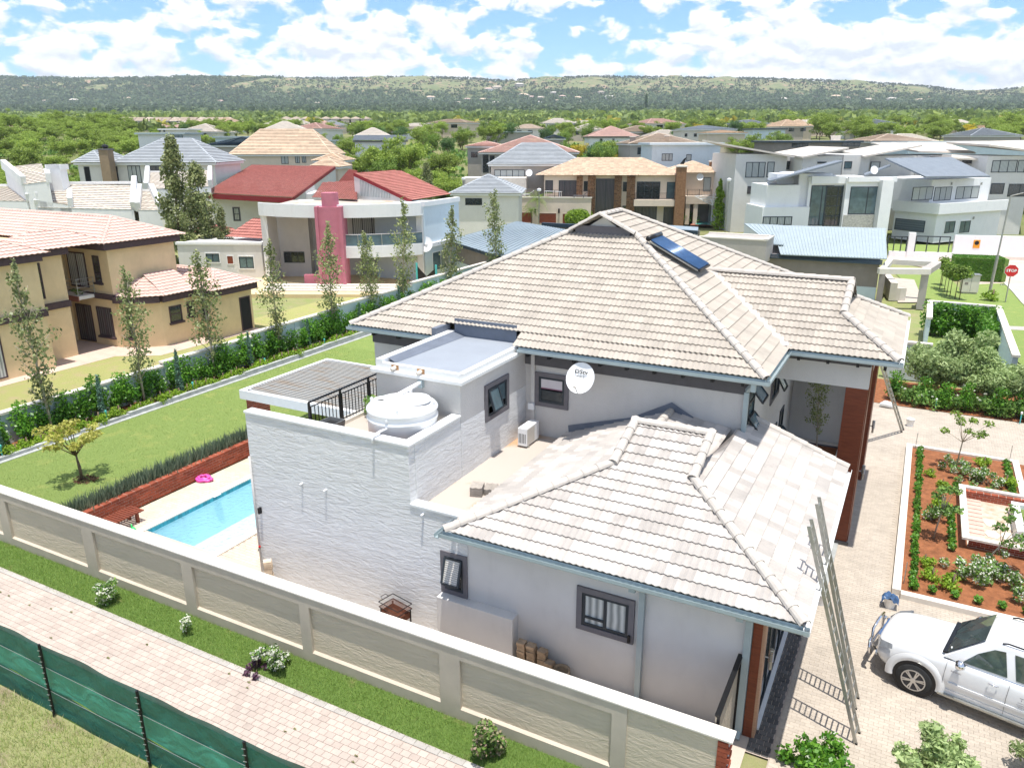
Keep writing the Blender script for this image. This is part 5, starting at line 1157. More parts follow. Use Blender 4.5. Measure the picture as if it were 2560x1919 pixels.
# paved step tiles right of it
t=thing('step_tiles','square cream step tiles on the paving right of the flower bed','paving',(5.2,31,0))
for i in range(6): part('tile',MB().box(4.65,5.3,28.9+i*.75,29.5+i*.75,0,.03),M['cop'],t,True)
t=thing('sunken_court','small sunken garden court with red brick walls and pale copings in the flower bed','garden court',(4.3,27,0))
for a,b,c,d in((2.35,2.55,24.9,29.2),(2.55,6.8,29.0,29.2),(2.55,6.8,24.9,25.1)): part('coping',MB().box(a,b,c,d,.38,.45),M['cop'],t,True)
part('floor',MB().box(2.55,6.8,25.1,29.0,.071,.085),mat('court stone',(.58,.52,.45),.9,.15,4,col2=(.45,.30,.2)),t,True)
for i in range(12): part('paver',MB().box(2.62,3.05,25.15+i*.32,25.42+i*.32,.085,.11),mat('rosy paver',(.62,.42,.35),.9,.1,3),t,True)
for i in range(14): 
    x=3.25+.5*(i%5)+rr.uniform(-.05,.05); y_=25.4+.9*(i//5)+rr.uniform(-.1,.1); part('flagstone',MB().prism([(x+math.cos(a)*.22*rr.uniform(.8,1.1),y_+math.sin(a)*.3*rr.uniform(.8,1.1)) for a in[k*2*PI/6 for k in range(6)]],.085,.105),mat('pale flagstone',(.66,.60,.50),.9,.12,5,island=.1),t,True)
brickwall('',2.56,6.8,29.0-.16,28.995,.07,.375,parent=t,top=60); brickwall('',2.56,6.8,25.105,25.2,.07,.375,parent=t,top=60)
t=thing('grass_trough','square white trough filled with grass inside the sunken court','trough',(4.6,27.1,0))
for a,b,c,d in((3.85,5.9,26.0,26.22),(3.85,5.9,28.1,28.32),(3.85,4.07,26.22,28.1),(5.68,5.9,26.22,28.1)): part('wall',MB().box(a,b,c,d,.1,.5),M['white'],t,True)
part('grass',MB().box(4.07,5.68,26.22,28.1,.1,.36),M['grass'],t,True); link('blades',npmesh('blades',np.concatenate([clumps([((4.9,27.15,.38),(.8,.93,.06))],2600,.05,rg,3,.0)])),LM['grass'],None); tag(C.objects[-1],'green grass standing in the square white trough','grass',None,'stuff')
# box edging dots
def ball(x,y,s,grp,lab): plant('ballb','box_ball',lab,'box plant',(x,y,.07),s,rr.random()*6,grp)
tr=MB(); tr.tube([(0,0,-.02),(0,0,.1)],.015,5); proto('ballb',tr,M['bark'],clumps([((0,0,.13),(.12,.12,.11))],170,.045,rg,1.6,.2),LM['hedge'])
y=21.7; i=0
while y<33: i+=1; ball(1.12+rr.uniform(-.03,.03),y,rr.uniform(.8,1.15),'little box plants edging the flower bed',nth(i)+' small box plant from the near end along the left kerb'); y+=.33
for k in range(9): ball(2.12,24.6+k*.33,1.05,'little box plants edging the flower bed',nth(k+1)+' small round box plant in the short row left of the sunken court')
for k in range(9): ball(4.05,29.6+k*.4,1.15,'little box plants edging the flower bed',nth(k+1)+' small round box plant along the far right kerb')
for k in range(8): ball(1.6+k*.55,21.75,1.0,'little box plants edging the flower bed',nth(k+1)+' small box plant from the left in the row behind the car')
for k in range(4): ball(2.3+k*.5,29.6,1.1,'little box plants edging the flower bed',nth(k+1)+' small round box plant from the left behind the sunken court')
def flowers(key,lab,x,y,rx,h,n=20): shrub(key,50,cl(n,rx,h,.16,.08),0,.05,LM['bush'],'flowering_shrub',lab,(x,y,.07),(42,.045,LM['white']),asp=2.5)
flowers('w1','wide loose shrub with white blossom behind the car bonnet',2.7,23.0,.8,.5,26); flowers('w2','white flowering shrub next to the sunken court wall',3.9,22.9,.9,.5,26); flowers('w3','white flowering shrub under the far young tree of the bed',2.6,31.1,.7,.4,20); flowers('w4','small white flowering shrub at the top corner of the bed',3.3,30.4,.5,.3,10)
flowers('w5','pale flowering shrub between the two rows of box plants',1.65,26.6,.35,.35,8)
def young(key,lab,x,y,h,w,lean,m_='mid'):
    tr=MB(); tr.tube([(0,0,-.05),(lean*.5,0,h*.4),(lean,0,h*.8)],[.03,.022,.01],6); cs=[]
    for i in range(9): a=i*2.4; l=w*(.5+.5*rr.random()); e=Vector((lean+math.cos(a)*l,math.sin(a)*l,h*(.55+.45*rr.random()))); tr.tube([(lean*.6,0,h*.5),e],[.014,.004],4); cs.append((e,(.22,.22,.12)))
    proto(key,tr,M['barkp'],clumps(cs,45,.08,rg,1.5,.4),LM[m_]); plant(key,'young_tree',lab,'tree',(x,y,.07),1,0)
young('y1','young tree with flat open crown at the far end of the flower bed',2.35,31.6,2.2,.75,.1); young('y2','slim young tree in the middle of the flower bed',1.62,25.2,1.8,.35,.15,'bush'); young('y3','leaning young tree with feathery leaves at the sunken court',2.75,23.7,1.9,.55,.75,'bush')
for k,(x,y_) in enumerate(((1.9,27.6),(1.55,30.4),(1.4,23.3),(1.6,22.5),(3.3,32.3),(3.9,30.6),(1.9,29.6),(2.1,22.2))): plant('lowb','garden_shrub','low green shrub growing in the red soil of the flower bed','shrub',(x,y_,.07),rr.uniform(.6,1.0),rr.random()*6,'low green shrubs in the red soil of the flower bed')
for x,y_ in((.95,33.1),(.9,21.9),(4.2,33.3)):
    t=thing('marker_rod','thin grey marker rod standing at a corner of the flower bed kerb','rod',(x,y_,0),0,'thin rods at the bed corners'); part('rod',MB().tube([(0,0,0),(0,0,.75)],.012,6),M['steel'],t)
# bag and rubble near the far ladder
t=thing('cement_bag','crumpled pale bag lying at the foot of the shrubs by the far ladder','bag',(-.35,38.3,0)); part('bag',MB().tube([(-.3,0,.1),(-.1,.05,.16),(.15,0,.14),(.32,-.05,.08)],[.08,.16,.15,.06],10),M['plast'],t,smooth=True)
# ---- court planter with its tree
t=thing('court_planter','grey rendered planter with cream coping standing in the entrance court','planter',(-2.4,29.2,0))
for a,b,c,d in((-3.3,-1.55,28.3,28.45),(-3.3,-1.55,29.8,29.95),(-3.3,-3.15,28.45,29.8),(-1.7,-1.55,28.45,29.8)): part('side',MB().box(a,b,c,d,0,.85),M['trim'],t,True); part('coping',MB().box(a,b,c,d,.85,.92),M['cop'],t,True)
part('soil',MB().box(-3.15,-1.7,28.45,29.8,0,.78),M['soil'],t,True)
plant('pear1','court_tree','thin young tree growing out of the planter in the entrance court','tree',(-2.4,29.2,.78),.62,1)
plant('lowb','court_shrub','small leafy shrub at the left corner of the court planter','shrub',(-3.2,28.1,.0),1.3,1)
# ---- back garden: olives, roses, wall
t=thing('back_garden_wall','pale grey garden wall behind the big olive shrubs with lighter coping','wall',(2,43,0))
for a,b,c,d in((-.75,1.2,43.6,43.82),(4.72,4.95,43.2,56.0),(1.05,4.9,56.0,56.22),(.95,1.15,50.6,56.0)): part('wall_section',MB().box(a,b,c,d,0,1.9),M['bluew'],t,True); part('coping',MB().box(a-.06,b+.06,c-.06,d+.06,1.9,2.02),M['cop'],t,True)
part('wall_section',MB().box(1.2,4.9,43.6,43.82,0,1.0),M['bluew'],t,True)
tr,tt_=branchy(2.6,1.1,7,rg,.07,.15,sub=3,upw=.4); cs=[(p,(.5,.5,.42)) for p in tt_]+[((rg.normal()*.55,rg.normal()*.5,.7+1.9*rg.random()),(.5,.5,.4)) for _ in range(18)]
proto('olive',tr,M['bark'],clumps(cs,330,.07,rg,2.8,.1),LM['olive'])
plant('olive','olive_tree','big round olive shrub, the left one, in front of the back garden wall','tree',(1.95,41.6,0),1.12,0)
plant('olive','olive_tree','big olive shrub, the middle one, in front of the back garden wall','tree',(3.9,41.3,0),.95,2)
plant('olive','olive_tree','big olive shrub cut off by the right edge of the photo','tree',(5.9,41.0,0),1.0,4)
for k in range(20):
    x=-.1+k*.34; plant('shrub' if k%3 else 'hedgeb','rose_bush',nth(k+1)+' bright green rose bush from the left in front of the olive shrubs','bush',(x+rr.uniform(-.1,.1),39.6+rr.uniform(-.25,.4)-.06*x,0),rr.uniform(.7,.95),rr.random()*6,'rose bushes at the edge of the back bed')
mb=[]; 
for k in range(26): mb.append(((rr.uniform(0,6),39.3+rr.uniform(-.2,.5),rr.uniform(.5,.95)),(.05,.05,.04)))
tag(link('white_roses',npmesh('white_roses',clumps(mb,12,.07,rg,1,.5)),LM['white']),'white rose blooms scattered over the bushes of the back bed','roses',None,'stuff')
for k in range(13): plant('hedgeb','hedge_bush',nth(k+1)+' glossy bush from the left of the dark hedge in the back wall corner','bush',(1.35+k*.27,54.9+rr.uniform(-.2,.2),0),1.25,rr.random()*6,'bushes of the hedge inside the back wall corner')
for k in range(7): plant('hedgeb','hedge_bush',nth(k+1)+' brighter glossy bush from the near end beside the right back wall','bush',(4.35+rr.uniform(-.1,.1),50.5+k*.6,0),1.15,rr.random()*6,'brighter bushes beside the back wall')
sheet('court_lawn',[(1.2,43.8),(4.7,43.8),(4.7,56),(1.2,56)],.01,M['grass'])
# ================================================================ the white car
def car():
    ang=math.atan2(.223,-.975); t=thing('parked_car','white four wheel drive car with chrome nudge bar parked on the driveway','car',(.50,18.20,0),math.atan2(-.223,.975))
    # local: x from the front bumper backwards, y towards its right hand side (away from the viewer is +y), z up
    wh=mat('white car paint',(.70,.70,.70),.25,.02,1,0,0,0,.6,coat=.7); bl=M['black']; gl=mat('car window glass',(.05,.07,.07),.03,.5,2.5,0,0,0,1.0); ch=mat('chrome',(.75,.75,.77),.08,.04,2,0,0,1,.5); rub=mat('tyre rubber',(.03,.03,.03),.85,.2,8,.2,60); lens=mat('headlamp lens',(.45,.47,.50),.08,.25,9,0,0,.4,.9)
    st=[ # x, z bottom, half width low, half width mid, z mid, half width top, z shoulder, z centre
     (0.02,.50,.50,.62,.72,.55,.90,.94),(.10,.36,.70,.80,.70,.68,.96,1.01),(.35,.30,.84,.90,.74,.78,1.03,1.09),(.80,.30,.89,.92,.78,.82,1.08,1.15),(1.25,.28,.89,.92,.80,.83,1.11,1.19),(1.45,.28,.89,.92,.80,.84,1.12,1.20),
     (2.2,.28,.89,.925,.80,.85,1.14,1.18),(3.2,.28,.89,.925,.80,.85,1.15,1.18),(4.0,.30,.88,.92,.80,.84,1.15,1.18),(4.5,.36,.82,.88,.78,.80,1.13,1.16),(4.68,.46,.70,.80,.76,.72,1.05,1.10)]
    vs=[];n=0
    for x,zb,wl,wm,zm,wt,zs,zc in st:
        half=[(0,zb),(wl*.85,zb),(wl,zb+.10),(wm,zm-.12),(wm,zm),(wt+.03,zs-.04),(wt-.06,zs),(wt*.45,(zs+zc)/2+.015),(0,zc)]
        ring=[(-y,z) for y,z in half[::-1]]+[(y,z) for y,z in half[1:-1]]
        n=len(ring); vs+=[(x,y,z) for y,z in ring]
    fs=[(i*n+k,i*n+(k+1)%n,(i+1)*n+(k+1)%n,(i+1)*n+k) for i in range(len(st)-1) for k in range(n)]+[tuple(range(n-1,-1,-1)),tuple((len(st)-1)*n+k for k in range(n))]
    o=part('body',MB().add(vs,fs),wh,t,smooth=True); s_=o.modifiers.new('s','SUBSURF'); s_.levels=2; s_.render_levels=2
    # cabin
    cs_=[(1.42,.80,1.15,.78,1.17),(2.12,.80,1.15,.64,1.76),(2.45,.80,1.15,.65,1.82),(3.4,.80,1.15,.65,1.84),(4.1,.80,1.15,.63,1.78),(4.60,.74,1.12,.58,1.30)]
    vs=[]
    for x,wb,zb,wt,zt in cs_: vs+=[(x,-wb,zb),(x,-wt,zt-.02),(x,-wt*.55,zt+.03),(x,wt*.55,zt+.03),(x,wt,zt-.02),(x,wb,zb)]
    fs=[(i*6+k,i*6+k+1,(i+1)*6+k+1,(i+1)*6+k) for i in range(5) for k in range(5)]
    o=part('roof',MB().add(vs,fs),wh,t,smooth=True); b=o.modifiers.new('b','BEVEL'); b.width=.04; b.segments=3; b.limit_method='ANGLE'
    def side(s,pts,off=.012):   # window on the cabin side: points (x, f) f=0 belt, 1 roof
        q=[]
        for x,f in pts:
            zt=np.interp(x,[c[0] for c in cs_],[c[4]-.02 for c in cs_]); wt=np.interp(x,[c[0] for c in cs_],[c[3] for c in cs_]); wb=np.interp(x,[c[0] for c in cs_],[c[1] for c in cs_]); zb=1.15
            q.append((x,s*(wb+(wt-wb)*f+off),zb+(zt-zb)*f))
        return q
    for s in(-1,1):
        for nm,pts in(('front_window',[(1.78,.10),(2.62,.08),(2.50,.86),(2.30,.84),(2.02,.62)]),('rear_window',[(2.78,.08),(3.55,.08),(3.45,.86),(2.66,.87)]),('quarter_window',[(3.68,.10),(4.25,.14),(4.05,.78),(3.58,.84)])):
            q=side(s,pts); part(nm,MB().add(q,[tuple(range(len(q))) if s<0 else tuple(range(len(q)))[::-1]]),gl,t)
        q=side(s,[(1.60,.02),(4.4,.02),(4.4,-.03),(1.60,-.03)],.02); part('window_trim',MB().add(q,[(0,1,2,3)]),ch,t)
    part('windscreen',MB().add([(1.46,-.72,1.245),(1.46,0,1.27),(1.46,.72,1.245),(2.10,.61,1.80),(2.10,0,1.835),(2.10,-.61,1.80)],[(0,5,4,1),(1,4,3,2)]),gl,t)
    part('scuttle',MB().box(1.37,1.47,-.70,.70,1.185,1.228),bl,t)
    for y in(-.35,.25): part('wiper',MB().tube([(1.44,y,1.245),(1.62,y+.4,1.40)],.010,6),bl,t)
    for s in(-1,1): part('roof_rail',MB().tube([(2.4,s*.60,1.83),(2.5,s*.60,1.87),(3.9,s*.60,1.86),(4.0,s*.60,1.81)],.018,6),bl,t)
    part('licence_disc',MB().tube([(1.53,-.58,1.285),(1.535,-.58,1.292)],.045,14),M['plast'],t)
    # wheels, arches
    for x in(.95,3.72):
        for s in(-1,1):
            y=s*.86; w=part('wheel',MB().tube([(x,y-s*.12,.38),(x,y-s*.1,.38),(x,y+s*.08,.38),(x,y+s*.10,.38)],[.34,.38,.38,.34],32),rub,t,smooth=True)
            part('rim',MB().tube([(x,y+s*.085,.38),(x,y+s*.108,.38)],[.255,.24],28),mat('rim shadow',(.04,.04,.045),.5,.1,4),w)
            mb=MB()
            for k in range(6):
                for d in(-.12,.12): a=2*PI*k/6+.2; mb.bar((x+math.cos(a+d)*.05,y+s*.112,.38+math.sin(a+d)*.05),(x+math.cos(a+d*.9)*.235,y+s*.112,.38+math.sin(a+d*.9)*.235),.028,.02,upv=(0,1,0))
            part('spokes',mb,M['rail'],w)
            part('hub',MB().tube([(x,y+s*.1,.38),(x,y+s*.13,.38)],.06,14),M['rail'],w); mb=MB()
            for k in range(24): a=2*PI*k/24; b_=2*PI*(k+1)/24; mb.bar((x+math.cos(a)*.245,y+s*.112,.38+math.sin(a)*.245),(x+math.cos(b_)*.245,y+s*.112,.38+math.sin(b_)*.245),.022,.022,upv=(0,1,0))
            part('rim_ring',mb,M['rail'],w)
            mb=MB(); vs=[];fs=[]; K=18
            for k in range(K+1):
                a=PI*(-.06+1.12*k/K)
                for rr_,yy in((.44,.90),(.46,.955),(.56,.95),(.62,.905)): vs.append((x+math.cos(a)*rr_,s*yy,.40+math.sin(a)*rr_*.98))
            for k in range(K):
                for j in range(3): q=(4*k+j,4*k+j+1,4*k+j+5,4*k+j+4); fs.append(q if s>0 else q[::-1])
            part('arch_flare',mb.add(vs,fs),wh,t,smooth=True)
            part('arch_liner',MB().tube([(x,s*.62,.40),(x,s*.932,.40)],[.455,.455],28),bl,t)
    # lamps, grille, bumper, nudge bar
    for s in(-1,1):
        part('headlamp',MB().add([(.02,s*.50,.76),(.13,s*.80,.80),(.42,s*.925,.93),(.40,s*.87,1.02),(.14,s*.74,.955),(.0,s*.48,.88)],[(0,1,4,5) if s<0 else (5,4,1,0),(1,2,3,4) if s<0 else (4,3,2,1)]),lens,t)
        part('fog_lamp',MB().tube([(.03,s*.62,.50),(.08,s*.62,.50)],.06,12),lens,t)
        m_=part('mirror',MB().tube([(1.72,s*.93,1.20),(1.76,s*1.0,1.23),(1.80,s*1.10,1.23),(1.82,s*1.14,1.21)],[.05,.10,.105,.04],10),ch,t,smooth=True)
        part('side_step',MB().box(1.45,3.25,s*.90-.08,s*.90+.09,.30,.345),M['steel'],t)
        part('sill',MB().box(1.45,3.2,s*.86-.04,s*.86+.045,.345,.45),wh,t)
        for x in(2.42,3.32): part('door_handle',MB().tube([(x-.09,s*.925,.99),(x-.07,s*.955,1.0),(x+.07,s*.955,1.0),(x+.09,s*.925,.99)],.016,6),ch,t,smooth=True)
        for x in(1.50,2.68,3.58): part('door_seam',MB().bar((x,s*.9285,.40),(x,s*.9285,.80),.008,.006).bar((x,s*.9285,.80),(x+.02,s*.885,1.12),.008,.006),bl,t)
        part('moulding',MB().box(1.6,3.3,s*.935-.012,s*.935+.012,.60,.66),wh,t)
    part('grille',MB().box(-.012,.03,-.42,.42,.70,.86),ch,t); part('number_plate',MB().box(-.03,-.01,-.24,.24,.50,.61),M['plast'],t)
    for r_ in([(-.02,-.40,.42),(-.13,-.42,.55),(-.14,-.42,.95),(-.14,0,1.0),(-.14,.42,.95),(-.13,.42,.55),(-.02,.40,.42)],[(-.06,-.72,.48),(-.13,-.62,.50),(-.14,0,.52),(-.13,.62,.50),(-.06,.72,.48)],[(-.06,-.72,.48),(-.1,-.74,.66),(-.13,-.62,.74),(-.135,-.42,.74)],[(-.06,.72,.48),(-.1,.74,.66),(-.13,.62,.74),(-.135,.42,.74)]): part('nudge_bar',MB().tube(r_,.032,10),ch,t,smooth=True)
    # print on the left side (towards the viewer)
    gt=mat('grey print',(.22,.22,.24),.6,.05,3)
    for s_t,sz,x,z in(('TITAN',.085,3.12,.93),('PROPERTY GROUP',.04,3.14,.84),):
        pass
    text(t,'TITAN',.10,(3.10,-.945,.90),(1,0,0),(0,.1,1),gt,bold=.002,sx=1.3)
    for k,wd in enumerate((.42,.46,.40)): part('print_line',MB().box(3.10-wd/2,3.10+wd/2,-.944,-.940,.815-k*.05,.822-k*.05),gt,t)
    text(t,'4x4 D-4D',.05,(1.72,-.948,.96),(1,0,0),(0,.1,1),gt,bold=.001)
    # seats and dash seen through the screen
    part('steering_wheel',MB().tube([(1.95,-.38+.17*math.cos(a),1.12+.15*math.sin(a)) for a in[i*2*PI/16 for i in range(17)]],.014,6),bl,t)
car()
# ================================================================ the neighbours
def A_(px,py,z): return at(px,py,z)
def house(name,label,cat,F,group=None): return thing(name,label,cat,F.o,F.rz,group)
def V3(F,u,v,z): return F.o+F.u*u+F.v*v+Vector((0,0,z))
def bx(t,name,m_,*a,**k): return part(name,MB().box(*a),m_,t,**k)
# ---- ochre house on the left (its axes are those of our house)
t=thing('ochre_house','ochre plastered two storey house with salmon tiled roofs and chocolate trims','house',(-42,29,0)); Y_=lambda n,mb,m_,**k: part(n,mb,m_,t,True,**k)
for a in((-62,-41.5,8,24.5),(-62,-42.8,24.5,26.7),(-62,-42.1,29.0,33.7)): Y_('wall',MB().box(*a,0,6.25),M['yellow'])
Y_('wall',MB().box(-62,-46.2,26.7,29.0,0,6.2),M['yellow'])
Y_('wall',MB().prism([(-42.1,29.2),(-40.9,29.5),(-39.95,30.5),(-39.95,33.2),(-38.5,33.2),(-38.5,36.3),(-47,36.3),(-47,33.7),(-42.1,33.7)],0,3.1),M['yellow'])
def band(pts,z0,z1,w,m_=None,nm='trim_band'):
    for (a,b) in zip(pts,pts[1:]):
        a=Vector((*a,0));b=Vector((*b,0)); d=(b-a).normalized(); n=Vector((d.y,-d.x,0)); Y_(nm,MB().obox(a+Vector((0,0,z0))-d*.0,b-a,-n*-w if False else n*w,(0,0,z1-z0)) if (b-a).cross(n*w).z>0 else MB().obox(a+Vector((0,0,z0)),n*w,b-a,(0,0,z1-z0)),m_ or M['choc'])
band([(-41.5,8),(-41.5,24.5)],2.95,3.3,.22); band([(-42.8,24.5),(-42.8,26.7)],2.95,3.3,.2); band([(-46,29.0),(-42.1,29.0)],2.95,3.25,.2); band([(-42.1,28.8),(-42.1,30.0)],2.95,3.25,.2)
def eave(pts,z,w=.42,h=.38):
    for a,b in zip(pts,pts[1:]): 
        a=Vector((*a,0));b=Vector((*b,0)); d=(b-a).normalized(); n=Vector((d.y,-d.x,0)); P_=a+Vector((0,0,z-h)); 
        Y_('fascia',MB().obox(P_,b-a,n*w,(0,0,h)) if (b-a).cross(n).z>0 else MB().obox(P_,n*w,b-a,(0,0,h)),M['choc'])
eave([(-41.5,8),(-41.5,24.6)],6.3); eave([(-42.8,24.8),(-42.8,26.9)],6.3); eave([(-47,29.0),(-42.1,29.0)],6.3); eave([(-42.1,28.6),(-42.1,33.9)],6.3)
eave([(-42.1,29.2),(-40.9,29.5)],3.15); eave([(-40.9,29.5),(-39.95,30.5)],3.15);eave([(-39.95,30.4),(-39.95,33.0)],3.15); eave([(-39.95,33.2),(-38.5,33.2)],3.15); eave([(-38.5,32.9),(-38.5,36.5)],3.15)
s1,l1=hip(-62,-40.95,6,25.0,6.32,math.atan(.40)); s2,l2=hip(-60,-41.55,28.4,34.2,6.32,math.atan(.42)); s3,l3=hip(-46,-37.95,32.7,36.8,3.17,math.atan(.45)); s4,l4=hip(-46,-42.2,24,29.5,6.31,math.atan(.42))
s5=[[(-42.6,29.0,3.17),(-40.8,29.0,3.17),(-41.8,30.9,4.0),(-42.6,30.9,4.0)],[(-40.8,29.0,3.17),(-39.4,30.4,3.17),(-41.8,31.0,4.05)],[(-39.4,30.4,3.17),(-39.4,33.2,3.17),(-41.9,33.2,4.2),(-41.9,31.0,4.2)]]
tile_roof(t,s1+s2+s3+s4+s5,M['tilepink'],top=0,seg=4,waves=1,amp=.02,lift=.055)
ridges(t,l1[:2]+[l1[-1]]+l2[:3]+[l2[-1]]+l3[:3]+[l3[-1]],M['tilepink'],objs=False)
def yw(face,c,a0,a1,z0,z1,**k):
    w=window(t,face,c,a0,a1,z0,z1,fm=M['choc'],**k); w.matrix_parent_inverse=inv(t); return w
yw('u+',-41.5,17.5,21.9,.15,2.5,cols=4,gm=M['curtain'],name='glass_door'); yw('v-',29.0,-45.9,-44.2,3.5,5.6,cols=2,gm=M['curtain'],name='balcony_door'); yw('v-',29.0,-43.5,-42.9,3.9,5.5,cols=1,rows=3,sill=M['choc'])
yw('v-',29.0,-45.9,-44.4,.1,2.4,cols=2,gm=M['curtd'],name='glass_door'); yw('v-',29.0,-43.9,-42.5,.6,2.4,cols=2,rows=1,gm=M['curtd'],sill=M['choc']); yw('u+',-39.95,31.0,31.9,1.35,2.35,cols=1,rows=2,sill=M['choc']); yw('u+',-39.95,32.3,32.9,1.5,2.4,cols=1,rows=1,sill=M['choc']); yw('v-',33.2,-39.6,-39.1,1.2,2.4,cols=1,rows=2,sill=M['choc']); yw('v-',29.33,-41.9,-41.3,.6,2.5,cols=1,rows=2,sill=M['choc']); yw('u+',-42.8,25.0,25.4,3.6,5.6,cols=1,rows=4); yw('u+',-38.5,35.2,36.1,.1,2.3,cols=1,name='door',gm=M['dark'])
Y_('balcony_slab',MB().box(-46,-43.6,27.8,29.0,3.0,3.2),M['white']); Y_('balcony_trim',MB().box(-46.05,-43.55,27.75,27.8,2.9,3.22),mat('terracotta trim',(.28,.12,.09),.8,.1,4))
r_=None
for z in(3.45,3.7,3.95,4.2): Y_('rail_bar',MB().tube([(-46,27.85,z),(-43.65,27.85,z),(-43.65,28.95,z)],.018,6),M['rail'])
for p in((-46,27.85),(-44.8,27.85),(-43.65,27.85),(-43.65,28.9)): Y_('rail_post',MB().tube([(*p,3.2),(*p,4.2)],.022,6),M['rail'])
q=plant('shrub','pot_plant','small potted plant standing on the balcony of the ochre house','plant',(-44.3,28.2,3.2),.4,1)
sheet('neighbour_terrace',[(-41.5,15),(-40.6,15),(-40.6,27.5),(-38.4,28.8),(-38.0,36.5),(-46,36.5),(-46,26.8),(-41.5,24.5)],.03,mat('rosy terrace paving',(.60,.45,.37),.9,.1,1.5,.3,40))
# ---- white and grey house with red roofs, pink tower
F=Fr(664.4,713.5,0,26); t=house('red_roofed_house','white and grey modern house with red tiled roofs, curved balcony and a pink tower','house',F)
C2=cr(480,380,3.253)
def arc(u0,u1,B,n=22): return [(u0+(u1-u0)*i/n,-B*math.sin(PI*i/n)**.8 if 0<i<n else 0) for i in range(n+1)]
def curved(name,m_,u0,u1,B,th,z0,z1,lo=0,hi=1):
    a=[p for p in arc(u0,u1,B) if u0+(u1-u0)*lo-.01<=p[0]<=u0+(u1-u0)*hi+.01]; n=len(a); vs=[];fs=[]
    for u,v in a: vs+=[(u,v,z0),(u,v,z1),(u,v+th,z1),(u,v+th,z0)]
    for i in range(n-1):
        for k in range(4): fs.append((4*i+k,4*i+4+k,4*i+4+(k+1)%4,4*i+(k+1)%4))
    fs+=[(3,2,1,0),(4*n-4,4*n-3,4*n-2,4*n-1)]
    return part(name,MB().add(vs,fs),m_,t)
U1=F.fz(1056,504.5,7)[0]
curved('parapet_band',M['white'],0,U1,2.3,.3,5.95,7.0); curved('balcony_band',M['white'],0,U1,2.3,.3,2.7,3.65,.45,1); 
for z,h in((3.66,.9),): 
    a=[p for p in arc(0,U1,2.2) if p[0]>U1*.46]
    part('glass_balustrade',MB().add([q for u,v in a for q in((u,v+.1,z),(u,v+.1,z+h))],[(2*i,2*i+2,2*i+3,2*i+1) for i in range(len(a)-1)]),M['glassb'],t); part('handrail',MB().tube([(u,v+.1,z+h+.03) for u,v in a],.03,6),M['rail'],t)
    for u,v in a[::3]: part('rail_post',MB().tube([(u,v+.06,z),(u,v+.06,z+h)],.03,6),M['rail'],t)
part('flat_roof',MB().prism([(u,v+.25) for u,v in arc(.2,U1-.2,2.0)]+[(U1-.2,9),(.2,9)],6.45,6.55),M['floorc'],t); part('balcony_floor',MB().prism([(u,v+.25) for u,v in arc(.2,U1-.2,2.0) if u>6.3]+[(U1-.2,5),(6.3,5)],2.9,3.0),M['cop'],t)
bx(t,'column',M['white'],0,.55,0.3,2.8,0,5.95); bx(t,'column',M['grey'],U1-.5,U1,.3,1.2,0,5.95)
bx(t,'wall',M['grey'],0,U1,4.2,12,0,6.4); bx(t,'wall',M['grey'],.02,3.2,3.2,4.2,0,5.5); bx(t,'platform',M['yellow'],-3.2,U1+.5,-5.2,4.2,-.1,.25)
for k in range(3): bx(t,'step',M['cop'],1.2,12,-4.2+k*.45,-3.75+k*.45+.3,.25+k*.13,.38+k*.13)
# pink tower
q=F.l(at(846,729,0)); tu,tv=q[0]-.35,q[1]
bx(t,'tower',M['pink'],tu-.85,tu+.85,tv,tv+1.5,0,6.85); bx(t,'tower_rib',M['pink'],tu-1.1,tu-.85,tv-.2,tv+1.5,0,6.9); bx(t,'tower_rib',M['pink'],tu+.85,tu+1.1,tv-.2,tv+1.5,0,6.9)
part('tower_chimney',MB().lathe([(.68,6.85),(.68,7.95),(.6,7.95)],tu,tv+.75,28),M['pink'],t,smooth=False); bx(t,'braai_wall',M['pink'],tu-2.6,tu-1.1,tv+.6,tv+.9,0,1.3)
winpx(t,F,'v-',4.2,(*C2(1300,515),*C2(1790,735)),cols=6,gm=M['curtain'],name='balcony_door'); winpx(t,F,'v-',3.2,(*C2(745,810),*C2(920,900)),cols=3,rows=1)
winpx(t,F,'v-',4.2,(*C2(1380,865),*C2(1600,1030)),cols=3,gm=M['curtain'],name='glass_door')
# low left block
a=F.fz(*C2(560,745),3.3); b=F.fz(*C2(10,705),3.3)
bx(t,'wall',M['grey'],b[0],a[0],a[1],a[1]+8,0,3.25); bx(t,'parapet',M['white'],b[0]-.1,a[0]+.1,a[1]-.1,a[1]+.3,3.2,3.42); bx(t,'parapet',M['white'],a[0]-.2,a[0]+.1,a[1]+.3,a[1]+6,3.2,3.42)
for px in((110,825,228,895),(380,850,508,945)):
    w=winpx(t,F,'v-',a[1],(*C2(px[0],px[1]),*C2(px[2],px[3])),cols=2,gm=M['glassb'],surround=(.08,M['white'],.05)); 
winpx(t,F,'v-',a[1],(*C2(278,840),*C2(345,915)),cols=1,gm=M['wooddoor'],name='door',fm=M['white'])
